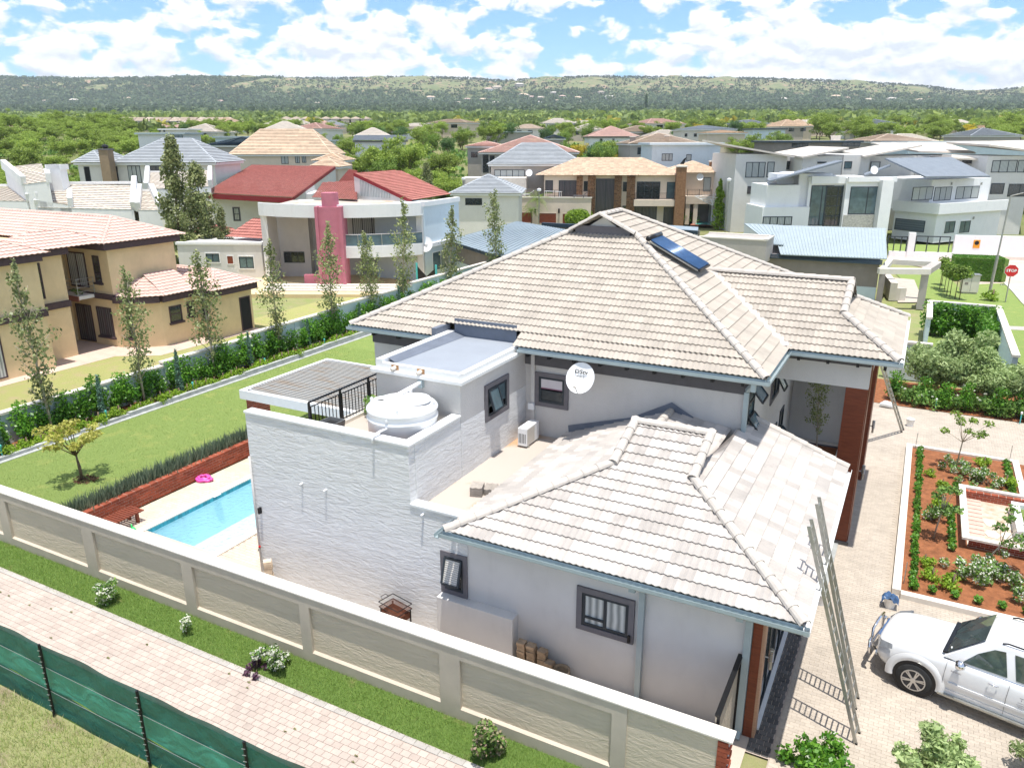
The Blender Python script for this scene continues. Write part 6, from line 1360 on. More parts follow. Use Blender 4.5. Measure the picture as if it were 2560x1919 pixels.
# upper left block and roofs
e0,e1=A_(*C2(100,335),6.3),A_(*C2(820,372),6.3); r0,r1=A_(*C2(485,108),8.3),A_(*C2(1165,122),8.3)
up0=F.l(e0);up1=F.l(e1); bx(t,'wall',M['white'],up0[0]+.6,up1[0]-.2,max(up0[1],up1[1])+.5,max(up0[1],up1[1])+7,0,6.2)
part('fascia',MB().bar(Vector(e0)-Vector((0,0,.3)),Vector(e1)-Vector((0,0,.3)),.1,.55),M['redfas'],t,True)
cU=max(up0[1],up1[1])+.5
for px in((335,455,392,555),(612,462,636,530)): winpx(t,F,'v-',cU,(*C2(px[0],px[1]),*C2(px[2],px[3])),cols=1,rows=2,surround=(.1,M['trim'],.05),gm=M['curtain'])
e2,e3=A_(*C2(1785,395),6.7),A_(*C2(2105,345),6.7); r2,r3=A_(*C2(1315,172),8.9),A_(*C2(1690,145),8.9)
m0,m1,m2,m3=A_(*C2(975,372),6.7),A_(*C2(1345,392),6.7),A_(*C2(1340,252),7.5),A_(*C2(1062,252),7.5); m4,m5=A_(*C2(1345,150),8.2),A_(*C2(1275,145),8.2)
sl_=[[e0,e1,r1,r0],[m0,m1,m2,m3],[m3+(m2-m3)*.45,m2,m4,m5],[e2,e3,r3,r2]]
n0,n1,n2,n3=A_(*C2(275,690),3.5),A_(*C2(730,715),3.5),A_(*C2(935,560),5.0),A_(*C2(500,540),5.0)
o0,o1,o2,o3=A_(*C2(0,662),3.5),A_(*C2(262,668),3.5),A_(*C2(385,592),4.4),A_(*C2(100,575),4.4)
tile_roof(t,sl_+[[n0,n1,n2,n3],[o0,o1,o2,o3]],M['tilered'],top=0,seg=4,waves=1,amp=.02,lift=.09,th=.05,w=.3,e=.40)
for a_,b_ in((e1,r1),(e2,r2),(n1,n2)): part('verge_board',MB().bar(Vector(a_)-Vector((0,0,.12)),Vector(b_)-Vector((0,0,.12)),.08,.3),M['redfas'],t,True)
part('gable_wall',MB().add([tuple(Vector(e2)-Vector((0,0,.1))),tuple(Vector(r2)-Vector((0,0,.1))),(r2[0],r2[1],6.4),(e2[0],e2[1],6.3)],[(0,1,2,3),(3,2,1,0)]),M['grey'],t,True)
part('gable_wall',MB().add([tuple(Vector(e1)-Vector((0,0,.1))),tuple(Vector(r1)-Vector((0,0,.1))),(r1[0],r1[1],5),(e1[0],e1[1],5)],[(0,1,2,3),(3,2,1,0)]),M['grey'],t,True)
# clerestory under the right roof
for k in range(4):
    fa,fb=.10+k*.19,.10+k*.19+.17
    P_=lambda f,h:(Vector(r2)*(1-f)+Vector(e2)*f+Vector((0,0,-.35)))*(1-h)+Vector((r2[0]*(1-f)+e2[0]*f,r2[1]*(1-f)+e2[1]*f,6.75))*h-F.v*.03
    if P_(fb,0).z>6.8: part('clerestory_pane',MB().add([P_(fa,0),P_(fb,0),P_(fb,1),P_(fa,1)],[(0,1,2,3),(3,2,1,0)]),M['curtain'],t,True)
# right flank
k0=A_(*C2(1880,405),7.0); k1=A_(*C2(2168,365),7.0); d=(k1-k0); d.z=0; nn=Vector((d.y,-d.x,0)).normalized(); base=Vector((k0.x,k0.y,0))
part('flank_wall',MB().obox(base,d,-nn*5,(0,0,6.6)) if d.cross(-nn).z>0 else MB().obox(base-nn*5,d,nn*5,(0,0,6.6)),M['bluew'],t,True)
for z0,z1,w_ in((6.6,7.0,.15),(3.1,3.45,.25)): part('ledge',MB().obox(base-nn*.3+Vector((0,0,z0)),nn*(w_+.3),d,(0,0,z1-z0)),M['white'],t,True)
G=Fr(0,0,0,0); G.o=base+nn*.0; G.rz=math.atan2(d.y,d.x); G.u=d.normalized(); G.v=Vector((-G.u.y,G.u.x,0))
tt=thing('tmp','x y z w','x',G.o,G.rz); w=window(tt,'v-',0,1.2,4.2,.9,2.6,cols=2,fm=M['plast'],gm=M['glassb']); w.parent=t; w.matrix_parent_inverse=inv(t)@(Matrix.Translation(G.o)@Matrix.Rotation(G.rz,4,'Z')); bpy.data.objects.remove(tt)
p_=A_(*C2(1898,750),3.4); dish('white satellite dish on the corner of the red roofed house',onX(*C2(1898,750),p_.x+.2),(.35,-.85,.35),.62)
t2=thing('trampoline_net','black net stretched between turquoise posts behind the garden wall','net',(-33.5,50,0)); a_,b_=at(1044,724,.2),at(1092,730,.2)
part('net',MB().add([(a_.x+(b_.x-a_.x)*i/10,a_.y+(b_.y-a_.y)*i/10,z+(1-abs(i-5)/5)*dz) for i in range(11) for z,dz in((.3,0),(2.2,-.8))],[(2*i,2*i+2,2*i+3,2*i+1) for i in range(10)]),M['black'],t2,True)
for q in(a_,b_): part('post',MB().tube([(q.x,q.y,0),(q.x,q.y,2.4)],.09,8),cy_,t2,True)
part('side_wall',MB().box(-33.5,-33.2,44,58,0,1.6),M['cop'],t,True)
# ---- corrugated roof buildings directly behind our house
Mr=M['metalroof']
def metal_roof(t,quad,nrib,m_,name='metal_roof',th=.06,rib=.035,ends='navy'):
    a,b,c_,d_=[Vector(p) for p in quad]; part(name,MB().slab([a,b,c_,d_],th),m_,t,True); n=(b-a).cross(d_-a).normalized()
    if n.z<0: n=-n
    mb=MB()
    for i in range(nrib+1):
        f=i/nrib; p=a+(b-a)*f; q=d_+(c_-d_)*f; mb.bar(p+n*.015,q+n*.015,.05,rib*1.3,upv=n)
    part('ribs',mb,m_,t,True,kind='stuff')
cm=mat('pale blue metal sheet',(.40,.46,.475),.5,.06,1.2,0,0,.25,.4); cmb=mat('blue metal sheet',(.30,.355,.39),.5,.08,1.2,0,0,.25,.4)
C3=cr(1860,330,3.16)
def P3(x,y,z): return A_(*C3(x,y),z)
t=thing('metal_roofed_house','long low taupe house with pale blue ribbed metal roof just behind the tiled house','house',(-7,52,0))
def mk(n,mb,m_,**k): return part(n,mb,m_,t,True,**k)
f0=P3(290,965,3.5);f1=P3(1128,1000,3.5);b1=P3(1115,760,4.3);b0=P3(60,730,4.3); fm0=P3(300,965,3.5); bl=P3(215,880,4.0)
metal_roof(t,[f0,f1,b1,A_(*C3(225,735),4.35)],34,cm); metal_roof(t,[A_(*C3(215,885),3.85),A_(*C3(310,890),3.85),A_(*C3(300,735),4.3),A_(*C3(0,722),4.3)],8,cm)
w0=P3(-700,945,3.0);w1=P3(1070,1050,3.0)
# wall face along its front, taupe above, pale below
d=Vector((w1.x-w0.x,w1.y-w0.y,0)); nn=Vector((d.y,-d.x,0)).normalized(); wb_=Vector((w0.x,w0.y,0))
mk('wall',MB().obox(wb_,d,-nn*9,(0,0,3.1)),M['taupe']); mk('lower_wall',MB().obox(wb_+nn*.04+d*.55,d*.45,-nn*.05,(0,0,1.3)),M['bluew'])
for k in range(3): mk('gutter',MB().obox(wb_-d*.02+nn*(.15+.12*k)+Vector((0,0,3.28-.11*k)),d*1.03,-nn*.2,(0,0,.09)),M['navy'])
q0=A_(*C3(-345,775),3.9); q1=A_(*C3(200,800),3.9)
P0=A_(1749,590,4.75);P1=A_(1917,599,4.75); d2=Vector((P1.x-P0.x,P1.y-P0.y,0)); n2=Vector((d2.y,-d2.x,0)).normalized()
mk('tank_room',MB().obox(Vector((P0.x,P0.y,2.9)),d2,-n2*3.2,(0,0,1.75)),M['mush']); mk('tank_room_coping',MB().obox(Vector((P0.x,P0.y,4.65))+n2*.05-d2*.01,d2*1.02,-n2*.3,(0,0,.1)),M['cop']); mk('tank_room_coping',MB().obox(Vector((P0.x,P0.y,4.65))-n2*2.9,d2,-n2*.3,(0,0,.1)),M['cop']); mk('tank_room_coping',MB().obox(Vector((P1.x,P1.y,4.65))-d2.normalized()*.25,d2.normalized()*.3,-n2*3.2,(0,0,.1)),M['cop'])
z0=A_(*C3(-560,815),3.3);  
t_=thing('air_conditioner','white air conditioning unit on the taupe wall of the metal roofed house','air conditioner',tuple(wb_+d*.44+nn*.25+Vector((0,0,1.9))),math.atan2(d.y,d.x)); part('casing',MB().box(-.45,.45,-.15,.15,0,.3),M['plast'],t_); part('badge',MB().box(.18,.32,-.155,-.15,.10,.17),mat('blue badge',(.02,.06,.35),.4,.1,4),t_); part('bracket',MB().box(-.4,.4,.0,.24,-.05,0),M['steel'],t_)
dp=onX(*cr(1700,240,2.5116)(820,1130),(wb_+d*.65).x+.1); dt,da,db,dn=dish('round white satellite dish with small lettering on the pale wall of the metal roofed house',(dp.x,dp.y,dp.z),(.05,-.9,.35),.62)
xd=Vector((1,0,0)); xd=(xd-dn*xd.dot(dn)).normalized(); yd=dn.cross(xd); text(dt,'SPACE TV',.14,dn*-.05+yd*.22-xd*.05,xd,yd,M['trim'],bold=.002)
# carport frame right of it
t=thing('carport_frame','flat cream concrete portal frame at the gate beside the metal roofed house','portal',tuple(A_(*C3(1500,1300),0)))
K=[A_(*C3(x,y),3.0) for x,y in((1065,1075),(1470,1080),(1555,1025),(1130,1000))]
def beamw(a,b,w,h,m_): part('beam',MB().bar(a-Vector((0,0,h/2)),b-Vector((0,0,h/2)),w,h),m_,t,True)
beamw(K[0],K[1],.45,.4,M['cop']); beamw(K[3],K[2],.45,.4,M['cop']); beamw(K[0]+Vector((.25,0,-.005)),K[3]+Vector((.25,0,-.005)),.4,.38,M['cop']); beamw(K[1]-Vector((.25,0,.01)),K[2]-Vector((.25,0,.01)),.6,.4,M['mush'])
part('column',MB().box(K[1].x-.5,K[1].x,K[1].y-.2,K[1].y+1.3,0,2.98),M['mush'],t,True)
part('gate_pillar',MB().box(K[0].x+.1,K[0].x+.5,K[0].y-.1,K[0].y+.3,0,2.6),M['taupe'],t,True)
for i,(x0,y0,x1,y1) in enumerate(((1225,1195,1345,1150),)): pass
sheet('paved_drive',[tuple(A_(*C3(x,y),.02))[:2] for x,y in((1215,1345),(1420,1345),(1345,1165),(1185,1150))],.02,mat('taupe paving slab',(.47,.42,.36),.9,.06,2))
sheet('side_lawn',[tuple(A_(*C3(x,y),.0))[:2] for x,y in((1430,1345),(1790,1330),(1560,1080),(1190,1110))],.0,M['grass'])
t=thing('gate_wall','dark taupe stepped gate wall between the metal roofed house and its drive','wall',tuple(A_(*C3(1150,1300),0)))
for a,b,h in(((1070,1230),(1140,1330),1.4),((1170,1330),(1215,1330),1.0)):
    p,q=A_(*C3(*a),0),A_(*C3(*b),0); part('section',MB().obox(p,(.5,0,0),(q-p),(0,0,h)) if True else None,M['cop'],t,True)
# row of lollipop trees
for i,(x,y) in enumerate(((1560,1210),(1545,1240),(1580,1260),(1600,1290),(1625,1300),(1665,1320),(1700,1325))):
    p=A_(*C3(x,y),0); plant('lolly','standard_tree',nth(i+1)+' small round topped tree from the far end of the row beside the gate drive','tree',(p.x,p.y,0),rr.uniform(.92,1.08),rr.random()*6,'row of round topped standard trees')
# left shed of blue metal
C4=cr(1080,280,3.95)
t=thing('blue_metal_shed','dark grey house under a broad blue grey metal roof left behind the tiled house','house',tuple(A_(*C4(300,1400),0)))
a,b,c_,d_=A_(*C4(155,1265),3.3),A_(*C4(900,1420),3.3),A_(*C4(1420,1150),4.6),A_(*C4(850,1080),4.6)
b=A_(*C4(1120,1560),3.3); metal_roof(t,[a,b,A_(*C4(1500,1190),4.6),d_],26,cmb)
d=(b-a); d.z=0; nn=Vector((d.y,-d.x,0)).normalized(); base=Vector((a.x,a.y,0))-nn*.5+d*.04
mk('wall',MB().obox(base,d*.94,-nn*6,(0,0,3.1)) if d.cross(-nn).z>0 else MB().obox(base-nn*6,d*.94,nn*6,(0,0,3.1)),M['taupe']); mk('lower_wall',MB().obox(base+nn*.05-nn*.1,nn*.1,d*.9,(0,0,1.5)),M['bluew'])
for k in range(2): mk('gutter',MB().obox(base+nn*(.45)+Vector((0,0,3.18-.14*k))-d*.04,nn*.12,d*1.0,(0,0,.11)),M['navy'])
for (xa,ya,xb,yb,lab) in((1090,1110,1480,1130,'left'),(2420,1200,0,0,'')):
    if xb: a=A_(*C4(xa,ya),4.3);b=A_(*C4(xb,yb),4.3); tq=thing('dark_gutter_roof','dark blue gutter edge of the roof behind the round bushes','roof',tuple(a)); part('fascia',MB().bar(a,b,.4,.35),M['navy'],tq,True); part('wall',MB().obox(a-Vector((0,0,4)),(b-a)*.97,(0,.4,0),(0,0,3.8)),M['taupe'],tq,True)
t=thing('veranda','low veranda with dark blue fascia and pale posts behind the ridge of the tiled house','veranda',tuple(A_(1700,640,0)))
C5_=cr(1300,370,3.95); a=A_(*C5_(1385,810),3.4); b=A_(*C5_(1755,835),3.4); part('fascia',MB().bar(a,b,.3,.35),M['navy'],t,True); part('roof',MB().slab([a,b,b+Vector((-1,4,.1)),a+Vector((-1,4,.1))],.08),cmb,t,True)
for f in(.72,.95): q=a+(b-a)*f; part('post',MB().box(q.x-.15,q.x+.15,q.y-.15,q.y+.15,0,3.25),M['cop'],t,True)
part('wall',MB().obox(Vector((a.x-.5,a.y+2.5,0)),(b-a)+Vector((0,0,0)),(0,.3,0),(0,0,3.3)),M['taupe'],t,True)
# ================================================================ houses farther off
far=lambda k: M[k]
def fhouse(label,pl,pr,yr,ye,yb,d,off=0,dp=8,wall='fgrey',roof='tilebg',wins=(),kind='hip',rl=None,name='house',cat='house',group=None,pane='glass',fold=True,e=.36,extra=0,chim=None,fas=None,over=.5):
    """hip or flat house seen nearly square on; pl..pr picture columns of the eave, yr ridge row, ye eave row, yb foot row"""
    F=Fr((pl+pr)/2,350,0,math.degrees(YAW)*-0+27.8+off-math.degrees(math.atan(((pl+pr)/2-1280)/FOC/math.cos(PITCH)))*0,dep=d); F.o=gp((pl+pr)/2,d); F.zg=F.o.z
    a,ze=F.fv(pl,ye); b,_=F.fv(pr,ye); zr=F.fv((pl+pr)/2,yr)[1]; zb=min(F.fv((pl+pr)/2,yb)[1],0)-4
    # the ridge lies behind the front: lift for perspective
    zr=ze+max(.3,(zr-ze)*1.0+ (dp/2)*(yr-350)/FOC*1.0)
    t=thing(name,label,cat,F.o,F.rz,group)
    part('wall',MB().box(a+over,b-over,over,dp-over,zb,ze-.02),M[wall],t)
    for q_ in((a+.15,b-.15,.12,.2),(a+.15,b-.15,dp-.2,dp-.12),(a+.12,a+.2,.2,dp-.2),(b-.2,b-.12,.2,dp-.2)): part('fascia',MB().box(*q_,ze-.28,ze-.01),M['white' if wall!='white' else 'trim'],t)
    if kind=='hip':
        s,l=hip(a,b,0,dp,ze,0,zr); tile_roof(t,s,M[roof],world=False,seg=1,waves=1,amp=0,w=max(2.0,d/60),e=max(e,d/420),lift=.07+d*.0004,th=.03+d*.0003); ridges(t,l,M[roof],objs=False,world=False,r=.13,L=3)
    elif kind=='flat':
        part('parapet',MB().box(a,b,0,dp,ze-.35,ze),M[roof],t); part('flat_roof',MB().box(a+.3,b-.3,.3,dp-.3,ze,ze+.03),M['cop'],t)
    elif kind=='gable':
        s=[[(a,0,ze),(b,0,ze),(b,dp/2,zr),(a,dp/2,zr)],[(b,dp,ze),(a,dp,ze),(a,dp/2,zr),(b,dp/2,zr)]]
        tile_roof(t,s,M[roof],world=False,seg=1,waves=1,amp=0,w=max(2.0,d/60),e=max(e,d/420),lift=.07+d*.0004,th=.03+d*.0003)
        for x in(a+over,b-over): part('gable',MB().add([(x,over,ze-.02),(x,dp-over,ze-.02),(x,dp/2,zr-.1)],[(0,1,2),(2,1,0)]),M[wall],t)
    if fas: part('fascia',MB().box(a,b,-.04,.04,ze-.3,ze),M[fas],t)
    for w in wins:
        x0,y0,x1,y1=w[:4]; c=w[4] if len(w)>4 else 2; winpx(t,F,'v-',over,(x0,y0,x1,y1),cols=c,gm=M[w[5] if len(w)>5 else pane],fw_=.08)
    if chim:
        for cx,ct,cw,cm_ in chim: 
            x,z=F.fv(cx,ct,dp*.3); bx(t,'chimney',M[cm_],x-cw/2,x+cw/2,dp*.3,dp*.3+cw*.8,ze-1,z); bx(t,'chimney_cap',M['cop'],x-cw/2-.1,x+cw/2+.1,dp*.3-.1,dp*.3+cw*.8+.1,z,z+.15)
    return t,F,(a,b,ze,zr)
def q4(ox,oy,sc,*r): return tuple(v for i in range(0,len(r),2) for v in (ox+r[i]/sc,oy+r[i+1]/sc))
B1=lambda *r: q4(0,280,3.95,*r); B4=lambda *r: q4(1080,280,3.95,*r); B5=lambda *r: q4(1300,370,3.95,*r); B6=lambda *r: q4(1860,330,3.16,*r)
# -- stone and peach mansion
F=frm((1300,566),(1560,566),0); F=Fr(1480,566,0,22); t=house('stone_mansion','peach two storey mansion with orange tiled roof, brown stone pillars and three timber garage doors','house',F)
g=lambda x,y,v=0:F.fv(*B5(x,y),v)
aL=g(240,265)[0]; zE=g(700,268,3)[1]; uL=F.fv(*B5(240,265),3)[0]; uR=F.fv(*B5(1560,290),3)[0]
bx(t,'wall',M['peach'],uL,uR,3,13,0,zE); ug0,ug1=g(-300,500)[0],g(705,500)[0]
zt=g(300,495)[1]; bx(t,'garage_block',M['peach'],ug0,ug1,0,3,0,zt); bx(t,'terrace_coping',M['cop'],ug0-.1,ug1+.1,-.1,.3,zt,zt+.15)
for x0,x1,y0,y1 in((-85,127,632,740),(183,360,640,748),(418,600,645,752)):
    w=winpx(t,F,'v-',0,B5(x0,y0,x1,y1),cols=1,gm=M['wooddoor'],fm=M['peach'],name='garage_door')
for x in(150,385): p=g(x,620); part('lantern',MB().box(p[0]-.12,p[0]+.12,-.25,0,p[1]-.3,p[1]+.3),M['black'],t)
for x0,x1,ye,yb in((560,622,278,430),(672,750,278,690),(935,1010,280,640),(1058,1142,282,680)):
    a=F.fv(*B5(x0,300),2.6)[0]; b=F.fv(*B5(x1,300),2.6)[0]; zz=F.fv(*B5(x0,275),2.6)[1]
    part('pillar_core',MB().box(a+.03,b-.03,2.55,3,0,zz),M['mortar'],t); z=0; k=0
    while z<zz:
        h=rr.uniform(.12,.22); u_=a; 
        while u_<b-.05: wd=min(b-u_,rr.uniform(.3,.7)); part('ledge_stone',MB().box(u_,u_+wd-.02,2.5-rr.uniform(0,.08),2.56,z,min(zz,z+h-.02)),M['stone'],t) if k<240 else None; u_+=wd; k+=1
        z+=h
for r_,c,gm in(((250,320,325,447),1,'curtd'),((383,320,555,490),3,'curtd'),((630,328,668,428),1,'glass'),((752,303,938,672),2,'curtd'),((1018,335,1055,430),1,'glass'),((1155,332,1378,505),3,'glass'),((1452,336,1535,500),1,'glassb'),((1130,575,1345,748),3,'curtd'),((1420,582,1540,755),2,'curtd'),((1012,570,1048,640),1,'glass')):
    winpx(t,F,'v-',3,B5(*r_),cols=c,gm=M[gm],fw_=.1)
za=F.fv(*B5(1200,510),2)[1]; ua=F.fv(*B5(1125,510),2)[0]; ub=F.fv(*B5(1535,510),2)[0]; bx(t,'balcony',M['peach'],ua,ub,1.6,3,za-.9,za)
def rl(u0,u1,v,z,h=.95,n=None,world=F):
    P_=F.o+F.u*u0+F.v*v+Vector((0,0,z)); Q_=F.o+F.u*u1+F.v*v+Vector((0,0,z)); railing(t,P_,Q_,h,n or int(abs(u1-u0)/.18),M['black'],3)
rl(ua+.1,ub-.1,1.7,za,.95,34); rl(g(0,490)[0],g(700,490)[0]-.2,.1,zt+.15,.95,46)
# chimney piers of stone
for x0,x1,yt,yb,v in((1545,1642,190,760,1.2),(1870,2010,140,240,7.0),(1985,2110,255,440,3.5)):
    a=F.fv(*B5(x0,300),v)[0];b=F.fv(*B5(x1,300),v)[0];zz=F.fv(*B5(x0,yt),v)[1]; zlo=0 if yb>700 else F.fv(*B5(x0,yb),v)[1]; bx(t,'stone_chimney',M['stone'],a,b,v,v+1.4,zlo,zz); bx(t,'chimney_cap',M['cop'],a-.1,b+.1,v-.1,v+1.5,zz,zz+.2)
# right wing
a=F.fv(*B5(1640,300),5)[0]; b=F.fv(*B5(2090,300),5)[0]; zz=F.fv(*B5(1700,245),5)[1]; zf_=F.fv(*B5(1750,475),4)[1]
bx(t,'wing_wall',M['peach'],a,b-1.5,5.4,12,zf_-.3,zz); bx(t,'wing_slab',M['peach'],a,b,3.6,12,zf_-1.1,zf_); 
for x in(1652,1730,2010): u_=F.fv(*B5(x,600),3.8)[0]; bx(t,'column',M['peach'],u_-.25,u_+.35,3.7,4.3,0,zf_-1.1)
bx(t,'wing_back',M['mush'],a,b,8,12,0,zf_-1.1); winpx(t,F,'v-',8,B5(1860,560,1950,640),cols=1,gm=M['dark']); winpx(t,F,'v-',5.4,B5(1815,290,1878,430),cols=1,gm=M['curtain']); rl(a+.2,a+3.6,3.8,zf_,.95,16)
s=[];l=[]
def hp2(u0,u1,v0,v1,z,p): 
    x,y=hip(u0,u1,v0,v1,z,math.atan(p)); s.extend(x); l.extend(y)
hp2(uL-1.2,uR+1.0,2.2,14,zE,.38); hp2(F.fv(*B5(520,275),1.8)[0],F.fv(*B5(1165,278),1.8)[0],1.6,9,zE+.02,.38); hp2(a-3,b-1.0,4.8,13,zz,.36)
tile_roof(t,s,M['tileor'],world=False,seg=2,waves=1,amp=.02,w=.6,e=.36,lift=.07); ridges(t,l,M['tileor'],objs=False,world=False,r=.13,L=.5)
u_,z_=F.fv(*B5(1610,125),1.5); part('chimney_cowl',MB().add([(u_-.4,1.7,z_-.5),(u_+.2,1.7,z_-.5),(u_+.5,1.7,z_+.5),(u_+.1,1.7,z_+.2)],[(0,1,2,3),(3,2,1,0)]),M['black'],t); u_,z_=F.fv(*B5(1950,95),7.5); part('chimney_cowl',MB().add([(u_-.6,7.7,z_-.5),(u_+.4,7.7,z_-.6),(u_+.35,7.7,z_+.8),(u_+.1,7.7,z_+.1)],[(0,1,2,3),(3,2,1,0)]),M['black'],t)
dish('white satellite dish on the right wing of the stone mansion',F.o+F.u*F.fv(*B5(1778,285),5)[0]+F.v*5+Vector((0,0,F.fv(*B5(1778,285),5)[1])),(.3,-.85,.4),.5)
for x in(1485,1395): p=F.fv(*B5(x,440 if x>1400 else 320),1.9)
def onterr(x,y): return at(*cr(1300,370,3.95)(x,y),zt+.16)
q=onterr(325,478); t_=thing('terrace_table','white table standing on the terrace above the timber garage doors','table',tuple(q)); part('table_top',MB().box(-1.3,1.3,-.4,.4,.68,.74),M['plast'],t_)
for x in(-1.2,1.2):
    for y in(-.3,.3): part('leg',MB().box(x-.04,x+.04,y-.04,y+.04,0,.68),M['plast'],t_)
for x_,y_,lab in((60,478,'white lounger at the left end of the mansion terrace'),(590,492,'dark lounger before the stone pillars of the mansion terrace')):
    q=onterr(x_,y_); t_=thing('terrace_lounger',lab,'lounger',tuple(q),.3); m_=M['plast'] if x_<100 else M['trim']
    part('seat',MB().box(-.9,.4,-.35,.35,.28,.34),m_,t_); part('backrest',MB().add([(.4,-.35,.3),(1.1,-.35,.85),(1.1,.35,.85),(.4,.35,.3),(.42,-.35,.24),(1.14,-.35,.8),(1.14,.35,.8),(.42,.35,.24)],[(0,1,2,3),(7,6,5,4),(0,4,5,1),(1,5,6,2),(2,6,7,3),(3,7,4,0)]),m_,t_)
    for x in(-.8,.5):
        for y in(-.3,.3): part('leg',MB().box(x-.03,x+.03,y-.03,y+.03,0,.28),m_,t_)
t=thing('garden_pool','small turquoise pool with brick edge before the right wing of the stone mansion','swimming pool',tuple(at(*cr(1300,370,3.95)(1810,745),.1)))
P_=[at(*cr(1300,370,3.95)(x,y),.16) for x,y in((1725,755),(1890,760),(1900,725),(1760,722))]; part('water',MB().add(P_,[(0,1,2,3)]),mat('turquoise pool water',(.10,.42,.38),.1,.1,4,0,0,0,.6),t,True)
P_=[at(*cr(1300,370,3.95)(x,y),.1) for x,y in((1680,762),(1900,768),(1915,715),(1740,700))]; part('surround',MB().add(P_,[(0,1,2,3)]),mat('brick pool edge',(.35,.14,.09),.8,.2,6),t,True)
q=at(*cr(1300,370,3.95)(1885,770),0); t=thing('rotary_clothes_line','white rotary clothes line standing beside the turquoise pool','clothes line',tuple(q))
part('pole',MB().tube([(0,0,0),(0,0,4.6)],.05,8),M['plast'],t)
for k in range(4): a=k*PI/2+.4; part('arm',MB().tube([(0,0,2.9),(math.cos(a)*2.6,math.sin(a)*2.6,4.2)],.05,6),M['plast'],t)
for k in range(4):
    a=k*PI/2+.4;b=a+PI/2
    for r_ in(1.2,1.9,2.6): part('line',MB().tube([(math.cos(a)*r_,math.sin(a)*r_,2.9+r_*.5),(math.cos(b)*r_,math.sin(b)*r_,2.9+r_*.5)],.03,4),M['plast'],t)
q=at(*cr(1300,370,3.95)(1950,785),0); plant('conifer','conifer','bright green cone shaped conifer left of the white wall','tree',tuple(q),2.4,0,szz=2.7)
for k,(x,y,s_) in enumerate(((540,770,1.0),(592,755,.95),(640,735,.9))):
    q=at(*cr(1300,370,3.95)(x,y+18),0); t=thing('round_bush',('nearest','middle','farthest')[k]+' of three clipped lime green balls before the stone mansion','bush',tuple(q),0,'clipped lime balls'); link('leaves',npmesh('leaves',clumps([((0,0,1.25),(1.5*s_,1.5*s_,1.35*s_))],5200,.16,rg,1.4,.2)),LM['low'],t)
q=at(*cr(1300,370,3.95)(1665,745),0); plant('shrub','round_shrub','round green shrub at the stone chimney foot of the mansion','bush',tuple(q),2.0,0)
# front wall, gate and piers left of the garages
F=Fr(*B4(260,1180),0,20); t=house('street_wall','cream garden wall with recessed panels, brick piers and iron gates left of the timber garages','wall',F)
z1=F.fv(*B4(400,925))[1]; u1=F.fv(*B4(775,900))[0]; bx(t,'wall',M['peach'],0,u1,3,3.3,0,z1); 
for x0,x1 in((265,440),(483,628),(672,775)): a=F.fv(*B4(x0,940),3)[0]; b=F.fv(*B4(x1,940),3)[0]; bx(t,'recess',M['mush'],a,b,2.95,3.0,z1-.9,z1-.35)
for x0,x1 in((345,392),(545,588),(705,745)): a=F.fv(*B4(x0,1000))[0]; b=F.fv(*B4(x1,1000))[0]; bx(t,'pier',M['peach'],a,b,0,.5,0,F.fv(*B4(x0,1000))[1])
for x0,x1 in((395,495),): a=F.fv(*B4(x0,1000))[0]; b=F.fv(*B4(x1,1000))[0]; bx(t,'brick_pier',M['brick'],a,b,.1,.6,0,F.fv(*B4(x0,985))[1])
for x0,x1 in((495,545),(588,703)):
    a=F.fv(*B4(x0,1000))[0]; b=F.fv(*B4(x1,1000))[0]; zz=F.fv(*B4(x0,1005))[1]; n=int((b-a)/.25)
    for i in range(n+1): part('gate_bar',MB().box(a+(b-a)*i/n-.02,a+(b-a)*i/n+.02,.2,.24,.1,zz),M['black'],t)
    part('gate_rail',MB().box(a,b,.19,.25,zz-.1,zz).box(a,b,.19,.25,.1,.2),M['black'],t)
q=at(*cr(1080,280,3.95)(400,1185),0); t=thing('street_car','white car partly hidden behind the blue metal roof','car',tuple(q),.35); 
part('body',MB().add([(x,y,z) for x,zs in((-2.1,(.3,.8)),(-1.9,(.25,.95)),(1.9,(.25,.95)),(2.1,(.3,.8))) for y,z in((-.85,zs[0]),(-.85,zs[1]),(.85,zs[1]),(.85,zs[0]))],[(4*i+k,4*i+(k+1)%4,4*i+4+(k+1)%4,4*i+4+k) for i in range(3) for k in range(4)]+[(3,2,1,0),(12,13,14,15)]),MAT['white car paint'],t,bevel=.08)
part('cabin',MB().add([(-1.5,-.8,.95),(1.3,-.8,.95),(1.3,.8,.95),(-1.5,.8,.95),(-1.0,-.65,1.45),(.7,-.65,1.45),(.7,.65,1.45),(-1.0,.65,1.45)],[(0,1,5,4),(1,2,6,5),(2,3,7,6),(3,0,4,7)]),MAT['car window glass'],t); part('roof',MB().box(-1.0,.7,-.65,.65,1.45,1.5),MAT['white car paint'],t)
for x in(-1.3,1.3): part('wheel',MB().tube([(x,-.88,.32),(x,.88,.32)],.32,16),MAT['tyre rubber'],t)
